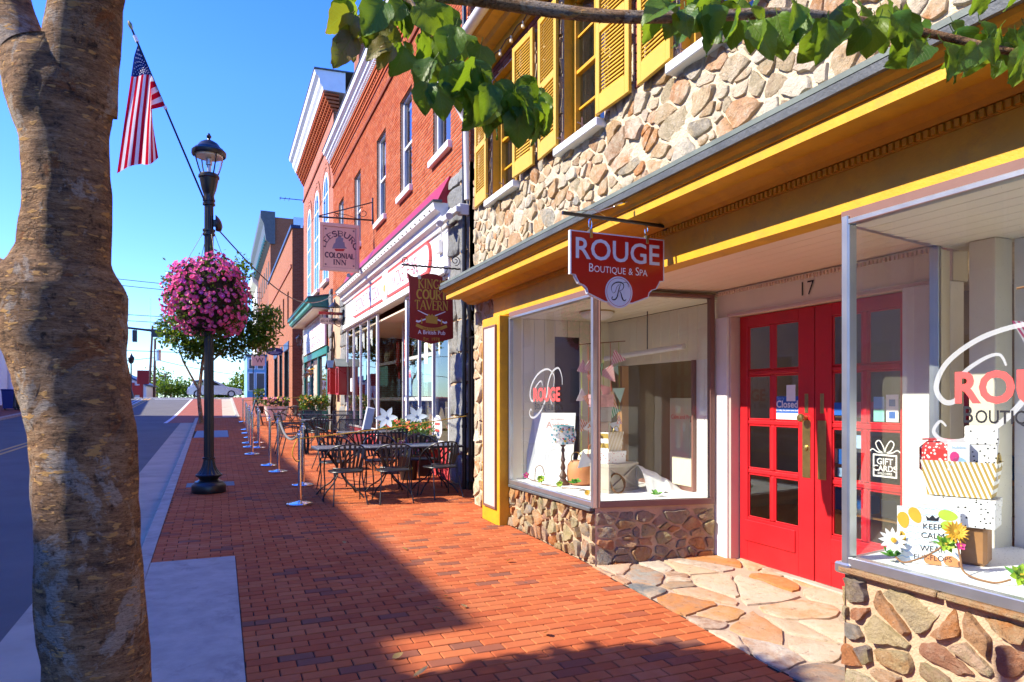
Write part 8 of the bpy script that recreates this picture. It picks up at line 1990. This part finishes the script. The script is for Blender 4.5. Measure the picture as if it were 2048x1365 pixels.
def leafy_tree(name, label, base, crowns, trunk, nleaf, size, mat, lr, cat='tree', group=None, dark=None):
    t = thing(name, label, cat, base, group); r2 = random.Random(lr)
    b = MB()
    for pts, rs in trunk: b.tube(pts, rs, 8)
    if b.f: b.build('trunk', MT['bark'], t)
    b = MB(); tot = sum(r_[0] * r_[1] * r_[2] for c_, r_ in crowns)
    for c_, r_ in crowns:
        c_ = Vector(c_)
        for i in range(int(nleaf * r_[0] * r_[1] * r_[2] / tot)):
            d = Vector((r2.gauss(0, 1), r2.gauss(0, 1), r2.gauss(0, 1))).normalized(); rad2 = r2.random() ** .4
            if noise.noise(d * 2.3 + c_) < -.12 and rad2 > .6: continue
            p = c_ + Vector((d.x * r_[0], d.y * r_[1], d.z * r_[2])) * rad2 * (1 + .25 * noise.noise(d * 3 + c_ * .7))
            V, F = leafpoly(rand_frame(p, r2, None, (r2.gauss(0, .6), r2.gauss(0, .6), 1)), size * r2.uniform(.7, 1.3), size * .6, n=2); b.add(V, F, 0, False, r2.uniform(.01, 1))
    b.build('crown', MT[mat], t, stuff=True); return t
T0 = Vector((-.72, 31.5, gz(31.5)))
leafy_tree('tree', 'young street tree with spreading sunlit green crown behind the flower ball', T0, [((-1.4, 31.5, 4.5), (1.1, .9, .9)), ((.0, 31.5, 4.9), (1.2, 1., .9)), ((1.2, 31.5, 4.2), (1.1, .8, .7)), ((1.7, 31.2, 5.0), (.9, .7, .7)), ((-.4, 31.6, 3.9), (1.2, .8, .5)), ((.2, 31.5, 6.3), (.8, .8, 1.2)), ((.9, 31.4, 7.2), (.45, .4, .8)), ((-1.3, 31.4, 5.3), (.6, .5, .5)), ((2.0, 31.3, 5.4), (.5, .4, .35)), ((.6, 31.3, 3.6), (.5, .5, .3)), ((-.9, 31.3, 3.7), (.9, .7, .5)), ((1.6, 31.2, 4.4), (.8, .6, .6)), ((.5, 31.2, 5.6), (1.0, .8, .8))],
    [([T0, T0 + Vector((-.1, 0, 1.2)), T0 + Vector((.05, 0, 2.6)), T0 + Vector((.4, 0, 4.5)), T0 + Vector((.7, 0, 6.2))], [.09, .075, .06, .045, .02]), ([T0 + Vector((-.1, 0, 1.4)), T0 + Vector((-.7, .1, 2.6)), T0 + Vector((-1.1, .1, 4.2))], [.05, .035, .012]), ([T0 + Vector((0, 0, 2.2)), T0 + Vector((1.0, -.1, 3.2)), T0 + Vector((2.2, -.2, 4.2))], [.05, .035, .012])], 11000, .19, 'treeleaf', 6)
for i, (x, y, w, h, lab) in enumerate([(-7.0, 118, 3.0, 3.4, 'round green tree at the end of the road behind the thin utility pole'), (-3.8, 122, 3.2, 3.0, 'bushy green tree at the end of the road, nearest the utility poles'), (-9.5, 126, 3, 5.0, 'taller green tree behind the red roofed building'), (.4, 116, 1.8, 2.4, 'small green tree at the end of the road beside the silver car'), (3.6, 104, 2.6, 4.2, 'dark green tree beyond the silver car bonnet'), (6.5, 120, 3.0, 6.0, 'large dim tree at the far end, before the blue shop')]):
    z = gz(118) + .2; leafy_tree('tree', lab, (x, y, z - .4), [((x, y, z + h * .62), (w, w * .8, h * .45)), ((x - w * .5, y, z + h * .45), (w * .7, w * .6, h * .35)), ((x + w * .5, y, z + h * .4), (w * .6, w * .6, h * .4))], [([(x, y, z - .6), (x, y, z + h * .6)], [.2, .12])], 1500, .5, 'treeleaf', 20 + i)

# ================================================================== THE FAR END OF THE ROAD
t = thing('car', 'silver hatchback crossing side on at the top of the road', 'car', (-.5, 64, gz(64) - .12)); CZ = gz(64) - .12; CX = -2.55
prof = [(0, .32), (.02, .62), (.10, .85), (.45, .98), (1.0, 1.0), (2.6, .98), (3.5, .86), (4.15, .74), (4.3, .6), (4.32, .35), (4.2, .22), (.1, .22)]
roof = [(.25, .96), (.35, 1.25), (.62, 1.47), (1.2, 1.54), (2.0, 1.50), (2.45, 1.32), (3.05, .97)]
MT['carsilver'] = paint('silver_car_paint', (.62, .63, .65), .25, .03, 3, .02, .001, 200, metal=.6, spec=.6)
def loft(b, P, ys, sx, m=0):
    n = len(P); V = []
    cxm = sum(p[0] for p in P) / n; czm = sum(p[1] for p in P) / n
    for y, k in zip(ys, sx): V += [(CX + cxm + (x - cxm) * k, 64 + y, CZ + czm + (z - czm) * k) for x, z in P]
    b.add(V, [(i * n + j, i * n + (j + 1) % n, (i + 1) * n + (j + 1) % n, (i + 1) * n + j)[::-1] for i in range(len(ys) - 1) for j in range(n)], m, True); b.add(V[:n], [tuple(range(n))], m); b.add(V[-n:], [tuple(range(n))[::-1]], m)
mb = MB(); loft(mb, prof, (-.86, -.82, 0, .82, .86), (.94, 1, 1.01, 1, .94)); loft(mb, roof, (-.72, -.66, 0, .66, .72), (.93, .99, 1, .99, .93)); mb.build('body', MT['carsilver'], t, sharp=50)
mb = MB(); fr = frS(CX, 64 - .725, CZ); 
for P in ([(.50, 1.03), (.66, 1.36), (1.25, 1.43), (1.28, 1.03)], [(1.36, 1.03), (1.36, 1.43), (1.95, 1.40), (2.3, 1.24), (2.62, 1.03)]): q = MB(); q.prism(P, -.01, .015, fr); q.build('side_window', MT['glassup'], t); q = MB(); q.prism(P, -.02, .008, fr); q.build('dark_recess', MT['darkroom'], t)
for x in (.82, 3.45):
    q = MB(); q.cyl((CX + x, 64 - .88, CZ + .31), (CX + x, 64 - .66, CZ + .31), .31, n=20); w_ = q.build('wheel', MT['blackmetal'], t); q = MB(); q.cyl((CX + x, 64 - .895, CZ + .31), (CX + x, 64 - .88, CZ + .31), .2, n=10); sub(q, 'hub', MT['alu'], w_)
mb = MB(); mb.box(CX + 3.95, CX + 4.25, 64 - .84, 64 - .6, CZ + .62, CZ + .74, .02); mb.build('headlight', MT['lampglass'], t); mb = MB(); mb.box(CX + 4.2, CX + 4.34, 64 - .7, 64 + .7, CZ + .3, CZ + .48, .02); mb.build('bumper_grille', MT['blackmetal'], t)
# traffic signals
t = thing('traffic_signal', 'dark mast arm carrying traffic lights over the crossing', 'traffic signal', (-1.3, 72.5, gz(72))); mb = MB(); mb.cyl((-1.3, 72.5, gz(72) - .2), (-1.3, 72.5, 7.9), .14, n=10); mb.build('pole', MT['blackmetal'], t); mb = MB(); mb.tube([(-1.3, 72.5, 7.75), (-9.0, 72.5, 8.45)], [.14, .09], 8); mb.build('arm', MT['blackmetal'], t)
SG = [flat('signal_red', (.25, .02, .02)), flat('signal_green', (.02, .3, .12))]
for x in (-7.3, -4.6): mb = MB(); mb.box(x - .2, x + .2, 72.2, 72.6, 7.05, 8.15, .03); mb.build('signal_head', MT['blackmetal'], t)
mb = MB(); mb.box(-5.9, -4.9, 72.3, 72.4, 7.55, 8.3, .02); mb.build('sign_back', MT['blackmetal'], t)
mb = MB(); mb.box(-4.3, -3.7, 72.2, 72.6, 7.2, 8.1, .03); mb.build('signal_head', SG[0], t); mb = MB(); mb.box(-4.2, -3.8, 72.2, 72.5, 6.7, 7.15, .03); mb.build('signal_lens', SG[1], t)
for x, h in ((-6.0, 3.2), (-5.1, 2.4)): mb = MB(); mb.cyl((x, 72.5, 8.0), (x, 72.5, 8.1 + h), .03, n=6); mb.build('antenna', MT['alu'], t)
for k, (x, y, h, dx, lab) in enumerate([(-8.1, 95, 9.2, .45, 'taller leaning brown utility pole at the end of the road'), (-7.1, 90, 7.2, .12, 'utility pole with a grey transformer drum at the end of the road'), (-7.9, 120, 4.2, 0, 'small distant utility pole with a crossarm above the trees')]):
    z = gz(95); t = thing('utility_pole', lab, 'utility pole', (x, y, z)); mb = MB(); mb.cyl((x, y, z - .5), (x + dx, y, z + h), .17, .12, 8); mb.build('pole', MT['darkwood'], t)
    if k == 1: mb = MB(); mb.cyl((x + .45, y - .2, z + 4.6), (x + .45, y - .2, z + 5.9), .32, n=12); mb.build('transformer', MT['alu'], t)
    else: mb = MB(); mb.box(x + dx - .9, x + dx + .9, y - .08, y + .08, z + h - .6, z + h - .45, .01); mb.build('crossarm', MT['darkwood'], t)
MT['wire'] = flat('black_cable', (.02, .02, .025))
for i, (a, b_, s, lab) in enumerate([((-40, 88, 17.2), (6, 90, 14.2), .6, 'upper pair of high power lines crossing the sky'), ((-40, 88, 12.0), (6, 90, 10.6), .4, 'middle power line crossing the sky above the signals'), ((-40, 88, 8.0), (6, 90, 7.2), .2, 'power line just under the traffic signal arm'), ((-30, 92, 4.3), (-7.0, 90, 6.6), .3, 'low cable rising to the transformer pole'), ((-7.0, 90, 6.4), (8, 96, 4.6), .5, 'cable falling away from the transformer pole')]):
    a, b_ = Vector(a), Vector(b_); t = thing('power_line', lab, 'cable', a); mb = MB()
    for dz in ((0, .7) if i < 2 else (0,)): mb.tube([a.lerp(b_, k / 16) + Vector((0, 0, dz - s * 4 * (k / 16) * (1 - k / 16))) for k in range(17)], .035, 4)
    mb.build('cables', MT['wire'], t)
t = thing('red_roofed_building', 'low white building with red trim at the end of the road', 'building', (-9.5, 84, 2)); z = gz(84) - .2
mb = MB(); mb.prism([(-4.2, 0), (3.0, 0), (3.0, 1.55), (.0, 3.1), (-4.2, 3.3)], 0, 12, FR((-10.2, 82, z), (1, 0, 0), (0, 0, 1))); 
mb.v = [(x, 164 - y, zz) for x, y, zz in mb.v]; mb.f = [f[::-1] for f in mb.f]; mb.build('wall', MT['white'], t)
mb = MB(); mb.obox((-8.6, 88, z + 2.42), (1.75, 6.3, .08), Matrix.Rotation(rad(27), 3, 'Y'), .01); mb.build('roof', MT['navy'], t)
for x in (-9.6, -8.4, -7.7): mb = MB(); mb.box(x - .12, x + .12, 81.9, 81.99, z, z + 1.9); mb.build('red_post', MT['signred'], t)
mb = MB(); mb.box(-8.3, -7.5, 81.85, 81.95, z + .6, z + 1.6); mb.build('shutter', MT['signred'], t)
t = thing('notice_board', 'dark red board on posts beside the distant street lamp', 'notice board', (-6.2, 61.5, gz(61))); mb = MB(); mb.box(-6.05, -5.2, 61.45, 61.55, 2.9, 4.0, .02); mb.build('board', MT['pubred'], t); mb = MB(); mb.box(-5.72, -5.62, 61.5, 61.6, gz(61) - .2, 2.9); mb.build('post', MT['pubred'], t)
for x, lab, mt in ((-10.45, 'blue wheeled bin on the opposite pavement', 'binblue'), (-9.85, 'dark wheeled bin beside the blue one on the opposite pavement', 'blackmetal')):
    y = 44.5; z = gz(y); t = thing('wheeled_bin', lab, 'bin', (x, y, z)); mb = MB(); mb.add([(x + sx * (.22 + .06 * k), y + sy * (.25 + .06 * k), z + .08 + .95 * k) for k in (0, 1) for sx, sy in ((-1, -1), (1, -1), (1, 1), (-1, 1))], [(0, 1, 5, 4), (1, 2, 6, 5), (2, 3, 7, 6), (3, 0, 4, 7), (3, 2, 1, 0)]); mb.build('body', MT[mt], t); mb = MB(); mb.box(x - .31, x + .31, y - .34, y + .34, z + 1.03, z + 1.12, .03); mb.build('lid', MT[mt], t)
    for s in (-1, 1): q = MB(); q.cyl((x + s * .2, y + .25, z + .1), (x + s * .26, y + .25, z + .1), .1, n=10); q.build('wheel', MT['blackmetal'], t)

# ================================================================== ACROSS THE STREET (casts the long shade over the road)
def opposite(name, label, y0, y1, h, mat, nw, storeys, x=-12.2):
    t = thing(name, label, 'building', (x, (y0 + y1) / 2, 0)); q = MB(); q.box(x - 10, x, y0, y1, -1, h); q.build('wall', MT[mat], t); q = MB(); q.box(x - .2, x + .3, y0 + .01, y1 - .01, h - .5, h - .002, .03); q.build('cornice', MT['white'], t)
    for s in range(storeys):
        for i in range(nw):
            y = y0 + (y1 - y0) * (i + .5) / nw; z = 1.4 + s * 3.6; g = MB(); g.box(x - .02, x + .04, y - .6, y + .6, z, z + 2.1, .01); f = g.build('window', MT['white'], t); g = MB(); g.add([(x + .045, y - .52, z + .08), (x + .045, y + .52, z + .08), (x + .045, y + .52, z + 2.02), (x + .045, y - .52, z + 2.02)], [(0, 1, 2, 3)]); sub(g, 'pane', MT['glassup'], f)
opposite('cream_building', 'three storey cream building facing the tavern from across the street', 6.78, 42.4, 11.68, 'cream', 11, 3)
opposite('pale_building', 'lower white building across the street from the stone shop', -22, 6.76, 11.12, 'white', 9, 3)
t = thing('white_building', 'white painted building with tall columns across the street past the bins', 'building', (-12.4, 51, gz(50))); mb = MB(); mb.box(-22, -12.9, 42.6, 58.5, 0, 7.3); mb.build('wall', MT['white'], t); mb = MB(); mb.box(-13, -11.7, 42.6, 58.5, 6.6, 7.5, .05); mb.build('porch_roof', MT['white'], t)
for i in range(6): mb = MB(); mb.lathe([(.25, 0), (.25, .2), (.19, .3), (.16, 5.2), (.24, 5.4)], (-12.1, 43.2 + i * 2.9, gz(43 + i * 2.9)), 16); mb.build('column', MT['white'], t)
